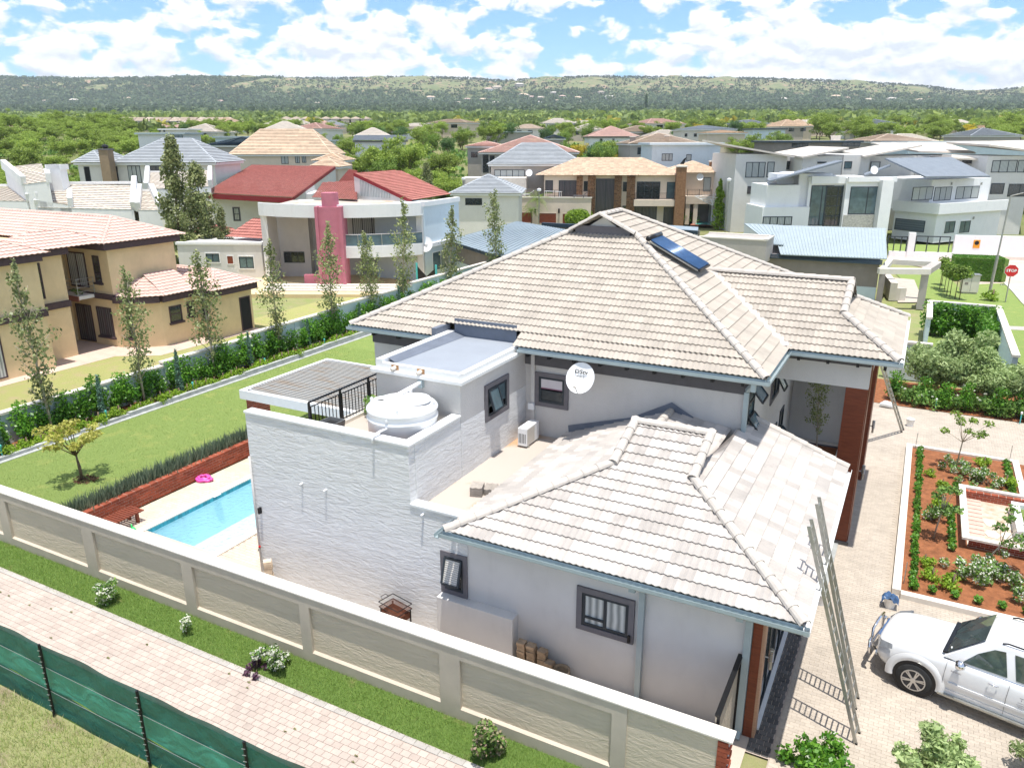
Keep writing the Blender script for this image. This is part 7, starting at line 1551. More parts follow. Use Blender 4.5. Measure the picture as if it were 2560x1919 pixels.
# -- grey tiled house and its low wing, salmon roofed house behind
t,F,_g=fhouse('two storey house with a grey tiled hip roof and big curtained window',*B4(545,0)[:1],*B4(1500,0)[:1],*B4(0,312)[1:],*B4(0,518)[1:],*B4(0,800)[1:],122,-4,10,'mush','tilegr',[(*B4(615,570,915,665),5,'curtain')],e=.36)
a,b=F.fv(*B4(300,645),-3)[0],F.fv(*B4(930,700),-3)[0]; bx(t,'terrace',M['cop'],a,b,-3,1,0,F.fv(*B4(600,650),-3)[1])
for z in(.35,.65,.95): part('rail_bar',MB().box(F.fv(*B4(700,700),-3)[0],b,-3,-2.95,F.fv(*B4(600,690),-3)[1]+z-.6,F.fv(*B4(600,690),-3)[1]+z-.55),M['rail'],t)
t,F,_g=fhouse('low garage wing with grey tiled hip roof left of the mansion terrace',*B4(165,0)[:1],*B4(890,0)[:1],*B4(0,655)[1:],*B4(0,805)[1:],*B4(0,1000)[1:],100,-4,9,'fgrey','tilegr',[(*B4(328,852,495,920),2)],e=.36)
q=F.o+F.u*0; dish('white satellite dish on the wall of the grey tiled two storey house',gp(*B4(960,0)[:1],119)+Vector((0,0,CAMH-(B4(0,565)[1]-350)*119/FOC/math.cos(PITCH)*1.0-gp(B4(960,0)[0],119).z)),(.3,-.85,.4),.5)
fhouse('large salmon tiled house with many hips behind the grey tiled house',*B4(455,0)[:1],*B4(1460,0)[:1],*B4(0,225)[1:],*B4(0,403)[1:],*B4(0,620)[1:],148,-3,20,'mush','tilepink',[(*B4(500,420,560,600),1),(*B4(570,430,620,600),1)])
fhouse('left wing of the salmon tiled house with flat salmon roof edge',*B4(322,0)[:1],*B4(720,0)[:1],*B4(0,292)[1:],*B4(0,340)[1:],*B4(0,480)[1:],160,-3,9,'mush','tilepink',[(*B4(385,395,450,450),1)])
# -- left side: white parapet gables, long grey house, peach house
C1=cr(0,280,3.95)
t=thing('white_gabled_house','white house with cream tiled roofs between stepped white parapet gables','house',tuple(gp(150,80)))
def slope_px(t,m_,d_e,d_r,quad,seg=2,**k):
    """four picture corners (eave left, eave right, ridge right, ridge left) at two depths"""
    P_=[]
    if quad[0][0]==1450: d_e+=12; d_r+=12
    for (x,y),d in zip(quad,(d_e,d_e,d_r,d_r)):
        px,py=C1(x,y); r_=ray(px,py); P_.append(ORG+r_*(d/(r_.x*fh.x+r_.y*fh.y)))
    tile_roof(t,[P_],M[m_],seg=seg,waves=1,amp=.012,lift=.10,th=.05,e=.45,**k); return P_
for wh_,q_ in zip((3,3,2,3.5,.8,3),(((375,950),(1320,970),(1335,705),(420,710)),((-200,880),(290,890),(300,730),(-200,735)),((385,880),(700,930),(700,815),(400,815)),((1365,975),(1590,975),(1500,785),(1385,785)),((1450,770),(2080,740),(2080,600),(1465,600)),((240,720),(485,690),(470,635),(40,550)))):
    P_=slope_px(t,'tilecr',76,82,q_,w=.6)
    for a,b,lo in((P_[0],P_[3],0),(P_[1],P_[2],0)): part('parapet_gable',MB().bar(a+Vector((0,0,.35)),b+Vector((0,0,.35)),.45,.9),M['white'],t,True)
    mbq=MB().add([P_[0]-Vector((0,0,-.03)),P_[1]-Vector((0,0,-.03)),P_[1]-Vector((0,0,wh_)),P_[0]-Vector((0,0,wh_)),P_[3]-Vector((0,0,wh_)),P_[2]-Vector((0,0,wh_)),P_[2]-Vector((0,0,.2)),P_[3]-Vector((0,0,.2))],[(3,2,1,0),(4,5,2,3),(0,3,4,7),(1,6,5,2),(7,4,5,6)]); part('wall',mbq,M['white'],t,True)
    part('ridge_line',MB().bar(P_[3]+Vector((0,0,.08)),P_[2]+Vector((0,0,.08)),.3,.25),M['white'],t,True)
def P1(x,y,d): px,py=C1(x,y); r_=ray(px,py); return ORG+r_*(d/(r_.x*fh.x+r_.y*fh.y))
a=P1(450,520,80);b=P1(580,520,80); part('chimney',MB().obox(a-Vector((0,0,5)),b-a,Vector((-.4,.9,0))*1.2,(0,0,5)),M['white'],t,True); part('chimney_cap',MB().obox(a-(b-a)*.08-Vector((0,0,.5)),(b-a)*1.16,Vector((-.4,.9,0))*1.4,(0,0,.5)),M['white'],t,True)
t,F,_g=fhouse('long single storey house with a grey tiled roof and brown chimney behind the tall trees',*B1(1085,0)[:1],*B1(2140,0)[:1],*B1(0,265)[1:],*B1(0,505)[1:],*B1(0,760)[1:],104,-2,10,'fgrey','tilegr',[(*B1(1130,538,1180,695),1,'curtd'),(*B1(1255,530,1405,700),3,'curtain'),(*B1(1430,530,1600,600),3,'curtd')],e=.36)
x,z=F.fv(*B1(1010,375),-.6); x2,_=F.fv(*B1(1100,375),-.6); bx(t,'brown_chimney',mat('brown chimney plaster',(.27,.20,.13),.85,.1,2),x,x2,-1.6,-.2,-5,z); bx(t,'chimney_cap',M['trim'],x-.1,x2+.1,-1.7,-.1,z,z+.15); part('cowl',MB().lathe([(.25,z+.15),(.4,z+.4),(.35,z+.55),(0,z+.75)],(x+x2)/2,-.9,10,False),M['black'],t)
fhouse('open veranda wing with grey tiled roof left of the brown chimney',*B1(705,0)[:1],*B1(1010,0)[:1],*B1(0,392)[1:],*B1(0,502)[1:],*B1(0,760)[1:],104,-2,8,'fgrey','tilegr',[(*B1(825,540,905,690),1,'dark')],e=.36)
t,F,_g=fhouse('white house with tall peach tiled hip roof and small gablets',*B1(2250,0)[:1],831,322,387,420,140,-3,9,'peach','tileor',[(702,389,722,410,2,'curtain'),(737,387,750,408,2,'curtain'),(754,386,766,407,2,'curtain')])
for x0,x1,yr,ye in((778,862,385,402),(770,850,396,418)): fhouse('low peach tiled roof in front of the tall peach tiled house' if yr<390 else 'lowest peach tiled roof beside the red roofed house',x0,x1,yr,ye,430,128 if yr<390 else 118,-3,7,'peach','tileor',[])
fhouse('modern white house with a sweeping metal roof behind the grey tiled roof',335,462,326,332,352,165,0,10,'white','metalroof',[(433,335,458,346,2,'glassb')],kind='flat')
fhouse('building with a long slate blue metal roof behind the tall trees',505,662,343,364,385,160,0,12,'mush','navy',[],kind='hip'); fhouse('pale metal clad building behind the slate blue roof',530,720,335,341,365,185,0,10,'bluew','metalroof',[],kind='flat')
fhouse('flat white roofed block among the thorn trees',393,472,316,322,338,230,0,10,'fgrey','white',[(397,325,402,330,1),(408,325,413,330,1)],kind='flat')
fhouse('house with a grey gabled roof and white gables between the thorn trees',880,1012,338,352,385,170,3,10,'white','tilegr',[(955,362,968,378,1),(975,362,990,378,1)],kind='gable')
fhouse('white house with pale roofs far among the thorn trees',975,1060,313,325,340,290,5,12,'white','tilecr',[(1018,328,1026,334,1)],kind='gable'); fhouse('small salmon roofed house left of the white gables',932,985,320,330,338,270,0,10,'mush','tilepink',[])
fhouse('small blue roof among trees left of centre',806,852,336,350,362,200,0,8,'bluew','metalroof',[],kind='flat')
# -- right of centre
fhouse('powder blue classical house with flat parapet and small pediment',1625,1812,353,357,415,128,2,10,'bluew','bluew',[(1655,384,1681,402,3,'curtain'),(1716,386,1728,402,1,'curtain')],kind='flat')
t,F,_g=fhouse('house with a broad beige hip roof and two chimneys',1570,1760,332,360,400,150,2,14,'mush','tilebg',[(1594,369,1625,386,3,'glass')],chim=[(1583,343,1.0,'taupe'),(1668,341,.8,'taupe')])
fhouse('white and salmon roofed house left of the yellow blossom trees',1470,1600,313,342,372,215,0,16,'white','tilepink',[(1531,347,1536,356,1),(1500,347,1506,356,1)]); fhouse('grey roofed house behind the beige hip roof',1540,1670,313,330,345,250,0,14,'mush','tilebg',[])
fhouse('small dark blue roof in front of a white block',1360,1416,337,347,360,190,0,9,'mush','navy',[]); fhouse('pair of blue roofed houses among the trees',1212,1330,321,329,338,260,0,10,'mush','metalroof',[],kind='flat')
fhouse('cream house with twin gables right of centre',1700,1845,312,324,345,210,-2,14,'cop','tilegr',[(1712,334,1718,342,1),(1735,334,1742,342,1)]); fhouse('salmon roof low beside the cream gables',1765,1870,325,333,345,190,0,10,'peach','tileor',[])
fhouse('long salmon roof at the wood edge',1850,1915,308,316,324,300,0,10,'peach','tilepink',[]); fhouse('white and blue flat house beside the yellow trees',1880,1970,318,321,340,230,0,10,'bluew','navy',[],kind='flat')
fhouse('taupe house with dark butterfly metal roofs',1932,2160,346,352,372,150,2,12,'taupe','navy',[(1980,358,2020,368,3,'glass'),(2105,356,2150,366,3,'glass')],kind='flat',chim=[(2093,341,1.4,'cop')]); fhouse('house with long beige hip roof on the right skyline',2175,2335,334,354,368,165,0,14,'mush','tilebg',[]); fhouse('grey hip roofed house at the right edge of the wood',2425,2560,318,340,352,210,0,14,'mush','tilegr',[]); fhouse('pale blue flat roofed house on the far right',2270,2600,350,354,372,150,3,10,'bluew','bluew',[],kind='flat')
# -- long grey townhouses on the right
def D6(x,y,d): px,py=C3(x,y); r_=ray(px,py); return ORG+r_*(d/(r_.x*fh.x+r_.y*fh.y))
def town(label,x0,x1,y0,y1,d,wins,roofq=None,wall='fgrey',off=4):
    F=Fr(*C3((x0+x1)/2,y1),0,27.8+off); F.o=gp(C3(x0,0)[0],d); t=thing('grey_townhouse',label,'house',F.o,F.rz); a=F.fv(*C3(x0,y0))[0]; b,z1=F.fv(*C3(x1,y0)); z1=F.fv(*C3(x0,y0))[1]
    bx(t,'wall',M[wall],a,b,0,10,-4,z1)
    for w in wins: winpx(t,F,'v-',0,B6(*w[:4]),cols=w[4],gm=M[w[5]],fw_=.09)
    if roofq:
        P_=[D6(x,y,d+dd) for x,y,dd in roofq]; part('roof_slab',MB().slab(P_,.22),M['tilecr'],t,True); 
    return t,F
town('leftmost grey townhouse with glass balcony and sloping cream roof',-60,345,175,480,108,[(18,238,160,360,3,'curtain'),(186,236,232,358,1,'curtain'),(28,428,178,488,3,'curtd')],[(-330,60,0),(400,190,-1),(150,150,12),(-140,110,12)])
town('narrow grey townhouse link with one upright window',340,395,190,300,110,[(335,230,368,298,1,'glass')])
town('grey townhouse with white gable wall under a rising cream roof',470,780,190,320,106,[(580,235,650,250,2,'glass')],[(240,160,12),(460,195,-1),(830,122,-1),(520,112,12)])
town('grey townhouse with two small windows and big cream roof',790,1000,180,330,109,[(795,232,848,290,1,'glassb'),(1003,235,1070,300,1,'curtain')],[(780,150,12),(945,190,-1),(1410,102,-1),(1180,82,12)])
town('grey townhouse behind the dark mono roof with tall gable',950,1365,190,330,110,[])
town('townhouse with pyramid shaped cream roof',1370,1830,185,260,114,[],[(1380,150,0),(1830,160,0),(1600,85,10),(1000,85,12)])
town('rightmost townhouse with glazed upper floor and dark openings below',1930,2290,190,500,104,[(1965,225,2012,320,1,'curtain'),(2025,222,2145,320,2,'curtain'),(2170,222,2260,320,2,'curtain'),(1955,405,2045,490,1,'glass'),(2095,410,2260,510,2,'glass')],[(1940,100,-1),(2400,160,-1),(2400,60,12),(1600,80,12)])
town('recessed townhouse bay with a glazed balcony and white canopy',1720,1920,200,305,107,[(1840,222,1905,305,2,'glass'),(1725,225,1830,250,3,'curtd')],[(1640,200,-1),(1920,215,-1),(1920,190,4),(1640,180,4)],'mush')
# -- white modern house
F=Fr(*C3(1490,878),0,55); t=house('white_modern_house','bright white modern house with dark mono pitched roofs and tall glazing','house',F)
zb=F.fv(*C3(1700,520),-.3)[1]; zc=F.fv(*C3(1700,630),0)[1]
uR=F.fv(*C3(2080,560),-.3)[0]; vL=F.fu(*C3(1190,560),-.3)[0]
bx(t,'wall',M['white2'],0,uR-.5,0,vL,0,zc); bx(t,'balcony_band',M['white2'],-.5,uR,-.5,-.2,zc-.1,zc+1.15); bx(t,'balcony_band',M['white2'],-.5,-.2,-.2,vL,zc-.1,zc+1.15); bx(t,'balcony_floor',M['white2'],-.2,uR,-.2,vL,zc,zc+.1)
zu=F.fv(*C3(1700,370),2)[1]; bx(t,'upper_wall',M['white2'],1.0,F.fv(*C3(1955,360),2)[0],2,10,zc,zu)
for w in((1590,708,1655,795),(1708,705,1775,792)): winpx(t,F,'v-',0,B6(*w),cols=2,gm=M['glassb'],surround=(.1,M['white2'],.06))
for w in((1338,437,1482,533),(1510,437,1628,538),(1682,433,1845,522)): winpx(t,F,'v-',2,B6(*w),cols=3,gm=M['curtain'])
w=winpx(t,F,'u-',0,B6(1200,680,1420,795),cols=1,gm=ribbed('grey roller door',(.10,.13,.15),(.17,.20,.22),'z',.28,.5,.5),fm=M['frame'],name='garage_door'); 
for x,y in((1195,655),(1450,688),(1810,678),(1637,408),(1872,408)): 
    if x>1490: p=F.fv(*C3(x,y),0 if y>600 else 2); part('wall_light',MB().box(p[0]-.08,p[0]+.08,(0 if y>600 else 2)-.15,0 if y>600 else 2,p[1]-.15,p[1]+.15),M['steel'],t)
Q=[D6(1437,352,91),D6(1945,347,97),D6(1640,198,104),D6(1115,206,96)]
part('mono_roof',MB().slab(Q,.18),mat('slate blue roof sheet',(.20,.225,.255),.55,.1,1.2),t,True)
G=Fr(*C3(500,735),0,30); G.o=gp(C3(500,0)[0],92); G.o.z=0
def gb(n,x0,x1,y0,y1,v0,v1,m_=None,zlo=None):
    a,z1=G.fv(*C3(x0,y0),v0); b,_=G.fv(*C3(x1,y0),v0); z0=0 if zlo is None else G.fv(*C3(x0,y1),v0)[1]; o=part(n,MB().box(a,b,v0,v1,z0,z1),m_ or M['white2'],t); o.matrix_parent_inverse=inv(t)@(Matrix.Translation(G.o)@Matrix.Rotation(G.rz,4,'Z')); return o
def gw(x0,y0,x1,y1,v,c,gm,rows=1):
    w=winpx(t,G,'v-',v,B6(x0,y0,x1,y1),cols=c,rows=rows,gm=M[gm],fw_=.1); w.matrix_parent_inverse=inv(t)@(Matrix.Translation(G.o)@Matrix.Rotation(G.rz,4,'Z'))
gb('wall',150,520,595,735,0,6); gb('upper_wall',185,445,420,600,.5,6); gb('wall',440,560,330,600,1.5,8); gb('wall',520,845,355,735,1.0,8); gb('wall',815,1110,365,735,.4,8); gb('pier',1100,1190,380,800,-.6,8); gb('cornice',540,850,350,410,.7,1.0,zlo=1); gb('cornice',830,1215,355,395,.1,.4,zlo=1); gb('gable_wall',265,700,330,420,3,6)
gw(150,668,375,735,0,4,'curtain'); gw(535,422,675,740,1.0,2,'glassb'); gw(655,425,805,742,.95,2,'glass',4); gw(845,432,1095,650,.4,2,'glassb'); gb('stone_base',790,1075,655,745,.3,.4,M['stoneg'])
Q=[D6(200,385,92),D6(205,380,92),D6(785,225,100),D6(560,290,95)]
part('mono_roof',MB().slab([D6(200,385,91),D6(625,270,91),D6(785,225,92),D6(720,225,100),D6(180,372,100)],.2),MAT['slate blue roof sheet'],t,True); part('mono_roof',MB().slab([D6(955,338,95),D6(1160,262,95),D6(1150,255,99),D6(950,325,99)],.18),MAT['slate blue roof sheet'],t,True)
dish('white satellite dish on the roof of the white modern house',D6(1030,300,94),(.5,-.8,.3),.45)
# white street wall and gates
F=frm(C3(1640,1000),C3(2212,1013),0); t=house('white_street_wall','long white plastered street wall with orange warning sign','wall',F)
zz=F.fv(*C3(1640,815))[1]; bx(t,'wall',M['white2'],0,F.L+25,0,.3,0,zz); 
for k in range(5): a=k*4.6; part('plinth',MB().box(a+.1,a+4.5,-.08,0,0,.35),M['cop'],t)
p=F.fv(*C3(1837,885)); part('warning_sign',MB().box(p[0]-.32,p[0]+.32,-.03,0,p[1]-.42,p[1]+.42),mat('orange sign',(.75,.32,.03),.6,.05,3),t); part('sign_badge',MB().lathe([(.22,-.04),(.22,0)],0,0,18),M['black'],t)
bo=[o for o in C.objects if o.name.startswith('sign_badge')][-1]; bo.matrix_basis=Matrix.Translation((p[0],-.035,p[1]+.12))@Matrix.Rotation(R(90),4,'X'); part('sign_face',MB().lathe([(.15,-.045),(.15,-.02)],0,0,18),M['peach'],t).matrix_basis=Matrix.Translation((p[0],-.045,p[1]+.12))@Matrix.Rotation(R(90),4,'X')
G=frm(C3(1140,985),C3(1640,1000),0); t=house('glass_street_gate','low white wall with glass panels and steel frames left of the white street wall','gate',G)
bx(t,'low_wall',M['white2'],0,G.L,0,.25,0,G.fv(*C3(1300,945))[1]); a,z_=G.fv(*C3(1308,795)); b,_=G.fv(*C3(1362,795)); bx(t,'pier',M['white2'],a,b,-.1,.4,0,z_)
for x0,x1,yt in((1140,1300,822),(1362,1640,820)):
    a=G.fv(*C3(x0,yt))[0]; b=G.fv(*C3(x1,yt))[0]; zt_=G.fv(*C3(x0,yt))[1]; zl=G.fv(*C3(1300,945))[1]
    part('frame',MB().box(a,b,.08,.16,zt_-.1,zt_).box(a,a+.1,.08,.16,zl,zt_-.1).box(b-.1,b,.08,.16,zl,zt_-.1),M['frame'],t)
    for f in(.35,.7): part('post',MB().box(a+(b-a)*f-.05,a+(b-a)*f+.05,.08,.16,zl,zt_-.1),M['frame'],t)
sheet('white_house_lawn',[tuple(at(*C3(x,y),.05))[:2] for x,y in((1140,950),(1640,960),(1640,895),(1140,880))],.03,M['grass'])
sheet('street_verge',[tuple(at(*C3(x,y),0))[:2] for x,y in((1135,1015),(2450,1040),(2450,985),(1135,975))],.0,mat('pink street paving',(.60,.45,.37),.9,.08,1,.2,40))
sheet('street',[tuple(at(*q,0))[:2] for q in((2225,652),(2330,672),(2420,712),(2520,712),(2560,757),(2680,860),(2800,860),(2800,662))],-.004,mat('street brick paving',(.56,.44,.38),.9,.08,.8,.2,40))
sheet('street_corner_lawn',[tuple(at(*q,0))[:2] for q in((2330,768),(2415,712),(2512,708),(2556,757),(2680,870),(2680,1010),(2545,905),(2462,765))],.012,M['grass'])
sheet('crossing_path',[tuple(at(*q,0))[:2] for q in((2512,815),(2700,822),(2700,832),(2515,824))],.02,M['mush'])
t=thing('street_kerb','thin pale kerb line between the corner lawn and the street','kerb',tuple(at(2530,745,0)))
kp=[at(*q,0) for q in((2512,708),(2535,732),(2556,757),(2610,806),(2680,870))]
for a,b in zip(kp,kp[1:]): part('kerb_stone',MB().bar(a,b,.2,.2),M['cop'],t,True)
t=thing('road_line','thin white painted line across the street behind the stop sign','road marking',tuple(at(2530,712,0))); part('paint',MB().slab([at(2500,712,.012),at(2600,716,.012),at(2600,713.5,.012),at(2500,709.5,.012)],.004),M['white'],t,True)
# stop sign
q=at(2513,756,0); t=thing('stop_sign','red octagonal STOP sign on a grey pole at the street corner','sign',tuple(q),R(8))
hz=onX(2528,664,q.x+.1); top=2.45
part('pole',MB().tube([(0,0,0),(0,0,top+.3)],.045,10),M['steel'],t)
oc=[(math.cos(PI/8+k*PI/4)*.46,math.sin(PI/8+k*PI/4)*.46) for k in range(8)]
for nm,r_,y,m_ in(('rim',1.06,-.055,M['white']),('plate',1.0,-.062,mat('stop red',(.62,.03,.03),.5,.05,3))):
    part(nm,MB().add([(x*r_,y,z*r_+top) for x,z in oc]+[(x*r_,y+.01,z*r_+top) for x,z in oc],[tuple(range(8)),tuple(range(15,7,-1))]+[(i,i+8,(i+1)%8+8,(i+1)%8) for i in range(8)]),m_,t)
text(t,'STOP',.285,(0,-.066,top),(1,0,0),(0,0,1),M['white'],bold=.012)
q=at(2472,740,0); t=thing('lamp_post','tall leaning pale street lamp post beside the clipped hedge box','lamp post',tuple(q)); tp=onY(2527,490,q.y)-q
part('lower_shaft',MB().tube([(0,0,0),tuple(tp*.42)],.11,10),M['steel'],t); part('upper_shaft',MB().tube([tuple(tp*.42),tuple(tp)],.06,10),M['steel'],t); part('lamp_arm',MB().tube([tuple(tp),tuple(tp+Vector((.8,.2,.25)))],.04,8),M['steel'],t)
q=at(2408,706,0); d=fh; t=thing('clipped_hedge','dark green hedge clipped to a square box behind the electricity box','hedge',tuple(q),R(12))
hw,hd,hh=3.4,1.1,2.1; part('core',MB().box(-.6,hw+.1,.9,2.6,0,hh-.1),M['grassd'],t); n=9000; P_=rb.random((n,3)); X=P_[:,0]*3.8-.65; Y=.85+P_[:,1]*1.8; Z=P_[:,2]*hh; f=rb.integers(0,3,n); Y=np.where(f==0,.85,Y); Z=np.where(f==1,hh,Z); X=np.where(f==2,3.15,X); c=np.stack([X,Y,Z],1)
nr=rb.normal(size=(n,3));nr/=np.linalg.norm(nr,axis=1)[:,None]; t1=rb.normal(size=(n,3)); t1-=nr*(t1*nr).sum(1)[:,None]; t1/=np.linalg.norm(t1,axis=1)[:,None]; b1=np.cross(nr,t1); link('leaves',npmesh('leaves',np.stack([c-t1*.05,c-b1*.03,c+t1*.05,c+b1*.03],1)),LM['hedge'],t)
t=thing('electricity_box','pale grey electricity cabinet standing before the clipped hedge','cabinet',tuple(at(2420,733,0)),R(12)); part('plinth',MB().box(-.55,.55,-.3,.3,0,.15),M['mush'],t); part('cabinet',MB().box(-.6,.6,-.35,.35,.15,1.5),M['cop'],t); part('cover',MB().box(-.66,.66,-.42,.42,1.5,1.58),M['steel'],t); part('door_gap',MB().box(-.01,.01,-.356,-.35,.2,1.45),M['trim'],t); part('label_plate',MB().box(-.45,-.2,-.358,-.35,.75,.95),M['taupe'],t)
plant('lowb','low_shrub','low green shrub at the foot of the lamp post','shrub',tuple(at(2480,752,0)),1.8,0)
for px,yb,yt,lab in((1161,530,452,'slender street lamp left of the grey tiled wing'),(1347,545,480,'globe lamp standing before the garage doors'),(1812,560,455,'street lamp before the stone wing of the mansion')):
    a=at(px,yb+25,0); hgt=onY(px,yt,a.y).z; t=thing('street_lamp',lab,'street lamp',tuple(a)); part('pole',MB().tube([(0,0,0),(0,0,hgt)],.07,8),M['steel'],t); part('head',MB().lathe([(.05,hgt),(.3,hgt+.15),(.3,hgt+.4),(.1,hgt+.5)],0,0,12),M['plast'],t)
xs_=random.Random(21)
for i in range(58):
    px=xs_.uniform(330,2560); d=xs_.uniform(205,520); yb=350-(gp(px,d).z-CAMH)*FOC/d; w_=xs_.uniform(11,19)*FOC/d; he=xs_.uniform(3.0,6.2)*FOC/d; hr=xs_.uniform(1.8,3)*FOC/d
    fhouse('pale house with a tiled hip roof scattered among the trees of the middle distance',px-w_/2,px+w_/2,yb-he-hr,yb-he,yb,d,xs_.uniform(-25,25),xs_.uniform(9,14),xs_.choice(['white','peach','cop','mush','fgrey']),xs_.choice(['tilepink','tilecr','tilebg','tilegr','tileor','tilecr']),[(px-w_*.25,yb-he+3,px-w_*.1,yb-he+3+1.3*FOC/d,2,'glass'),(px+w_*.1,yb-he+3,px+w_*.25,yb-he+3+1.3*FOC/d,2,'glass')],group='pale tiled houses among the distant trees')
# ---- townhouse row far left and tiny houses on the slopes
for i in range(13):
    px=290+i*22; fhouse(nth(i+1)+' gabled beige townhouse from the left in the distant row',px,px+21,292,303,325,505,0,12,'mush','tilebg',[(px+8,306,px+12,312,1,'dark')],kind='gable' if i%3 else 'hip',group='distant row of gabled townhouses',over=.8)
for i in range(7): px=300+i*38; fhouse(nth(i+1)+' pale pink roof from the left before the distant townhouse row',px,px+44,311,320,328,430,0,12,'peach','tilepink',[],group='pink roofs before the distant townhouses')
for i in range(9): px=700+i*25; fhouse(nth(i+1)+' beige roof from the left in the distant row left of centre',px,px+24,291,298,306,540,0,10,'peach','tilebg',[],group='distant beige roofs left of centre')
fhouse('pale pink hip roof at the left edge of the wood',-25,58,309,324,345,330,0,16,'peach','tilepink',[])
hh_=[(1220,246,0),(1245,242,1),(1300,236,2),(1310,256,0),(1330,262,1),(1352,264,2),(1385,254,1),(1395,270,0),(1300,278,1),(1315,258,3),(1345,274,0),(1380,285,1),(1405,262,2),(1450,274,0),(1420,285,3),(1440,264,1),(1475,288,0),(1500,252,1),(1520,262,3),(1210,268,1),(1170,266,2),(1150,274,0),(1240,274,1),(1080,262,3),(1000,280,1),(130,268,3),(200,266,2),(330,264,1),(560,270,1),(800,274,2),(1950,268,0),(2080,262,1),(2105,266,2),(2120,288,3),(2220,268,1),(2290,270,0),(2440,276,1),(2540,272,2),(1870,288,1),(1905,286,0),(2010,300,3),(2160,270,2)]
tw=['white','peach','mush','cop']; tr_=['tilepink','tilebg','tilecr','tileor']
for i,(px,py,k) in enumerate(hh_):
    d=None; r_=ray(px,py)
    for dd in range(600,3300,20):
        p=gp(px,dd); yy=350-(p.z-CAMH)*FOC/dd*math.cos(PITCH)/1.0
        if yy<=py+4: d=dd; break
    d=d or 2400; s_=d/1200
    F=Fr(px,py,0,27.8+rr.uniform(-25,25)); F.o=gp(px,d); t=thing('hillside_house','small pale house with tiled roof among the trees on the distant hillside','house',F.o,F.rz,'small houses on the distant hillside')
    w_=rr.uniform(9,15)*s_; h_=4.2*s_; part('wall',MB().box(-w_/2,w_/2,0,w_*.5,-6,h_),M[tw[k]],t); sx,_l=hip(-w_/2-.6,w_/2+.6,-.6,w_*.5+.6,h_,.45); part('roof',(lambda mb:[mb.add(q_,[tuple(range(len(q_)))]) for q_ in sx] and mb)(MB()),M[tr_[i%4]],t)
t=thing('radio_mast','thin radio mast on the skyline of the far ridge','mast',gp(1117,3290)); part('mast',MB().tube([(0,0,-5),(0,0,22)],.8,5),M['steel'],t)
t=thing('tree_mast','dark tree shaped telephone mast above the distant wood','mast',gp(1611,1400)); part('pole',MB().tube([(0,0,-2),(0,0,36)],.7,6),M['black'],t); part('fronds',npmesh('fronds',clumps([((0,0,14+2*k),(3-abs(k-5)*.25,3-abs(k-5)*.25,1.6)) for k in range(11)],60,1.2,rg,2)),LM['round'],t)
# ================================================================ trees of the neighbourhood and the far wood
def tr_at(key,name,label,px,yb,d,s,group=None,cat='tree',szz=None,dz=0):
    p=gp(px,d,dz-.2); return plant(key,name,label,cat,tuple(p),s,rr.random()*6.28,group,szz)
# the two dense columnar trees beside the red roofed house, and their neighbours
for px,d,s,k,lab in((415,73,1.36,0,'tall dense column tree, left one of the pair left of the red roof'),(492,73,1.40,1,'tall dense column tree, right one of the pair left of the red roof'),(445,72,.85,1,'shorter bushy tree filling the foot between the two column trees'),(528,72,.72,0,'low bushy tree against the white wall left of the red roof'),(612,99,.98,1,'column tree standing behind the red roof, left of the peach house'),(552,98,.8,0,'slim column tree between the tall pair and the red roof'),(680,106,.92,0,'column tree in front of the peach roof'),(985,112,1.0,1,'column tree right of the yellow green bush'),(1062,112,1.12,0,'column tree behind the right red roof'),(1258,126,.9,1,'slim dark conifer before the salmon roof'),(945,120,.7,0,'column tree behind the middle red roof')):
    tr_at('column%d'%k,'column_tree',lab,px,0,d,s)
for px,d,s,key,lab in((735,120,.55,'round1','small round tree before the curtained windows of the peach house'),(865,118,.85,'palm','palm tree behind the middle red roof'),(900,112,.62,'round2','yellow green bush tree behind the red roofs'),(1345,114,1.05,'palm','palm tree at the left corner of the mansion terrace'),(1330,112,.7,'palm','lower palm tree at the mansion terrace'),(88,112,1.0,'round0','dark green tree behind the white chimney'),(165,108,1.05,'round1','bushy green tree left of the grey veranda'),(60,98,.85,'cassia','yellow flowering tree behind the white gables'),(120,97,.8,'cassia','second yellow flowering tree behind the white gables'),(215,118,.8,'round2','green tree seen through the veranda posts')):
    tr_at(key,'garden_tree',lab,px,0,d,s)
def scatter(n,x0,x1,d0,d1,keys,smin,smax,name,label,group,cols=None,avoid=()):
    k=0
    while k<n:
        px=rr.uniform(x0,x1); d=d0+(d1-d0)*rr.random()**.8
        if any(a<px<b and c<d<e for a,b,c,e in avoid): k+=.2; continue
        tr_at(rr.choice(keys),name,label,px,0,d,rr.uniform(smin,smax),group); k+=1
AC=['acacia0','acacia1','acacia2','acacia3']; RD=['round0','round1','round2']
scatter(85,-150,330,150,330,AC,.65,1.0,'thorn_tree','feathery light green thorn tree in the thicket on the left','thorn trees of the left thicket')
scatter(20,-60,300,120,150,AC+['round2'],.6,.85,'thorn_tree','light green thorn tree at the near edge of the left thicket','near thorn trees of the left thicket')
scatter(24,470,820,215,330,AC,.6,.85,'thorn_tree','light green thorn tree before the distant townhouse row','thorn trees before the distant townhouses')
scatter(20,360,900,190,300,AC+RD,.55,.85,'shade_tree','broad green tree behind the flat white roofed block','trees behind the flat white roofed block')
scatter(34,700,1130,170,330,AC+RD,.65,1.0,'shade_tree','broad green tree among the roofs left of centre','trees among the roofs left of centre',avoid=((930,1010,170,200),))
scatter(16,820,1130,128,165,AC+RD,.7,1.05,'shade_tree','green tree in the gardens behind the red roofs','garden trees behind the red roofs')
scatter(38,1130,1560,205,420,AC+RD,.6,1.0,'shade_tree','green tree among the houses in the middle distance','trees in the middle distance')
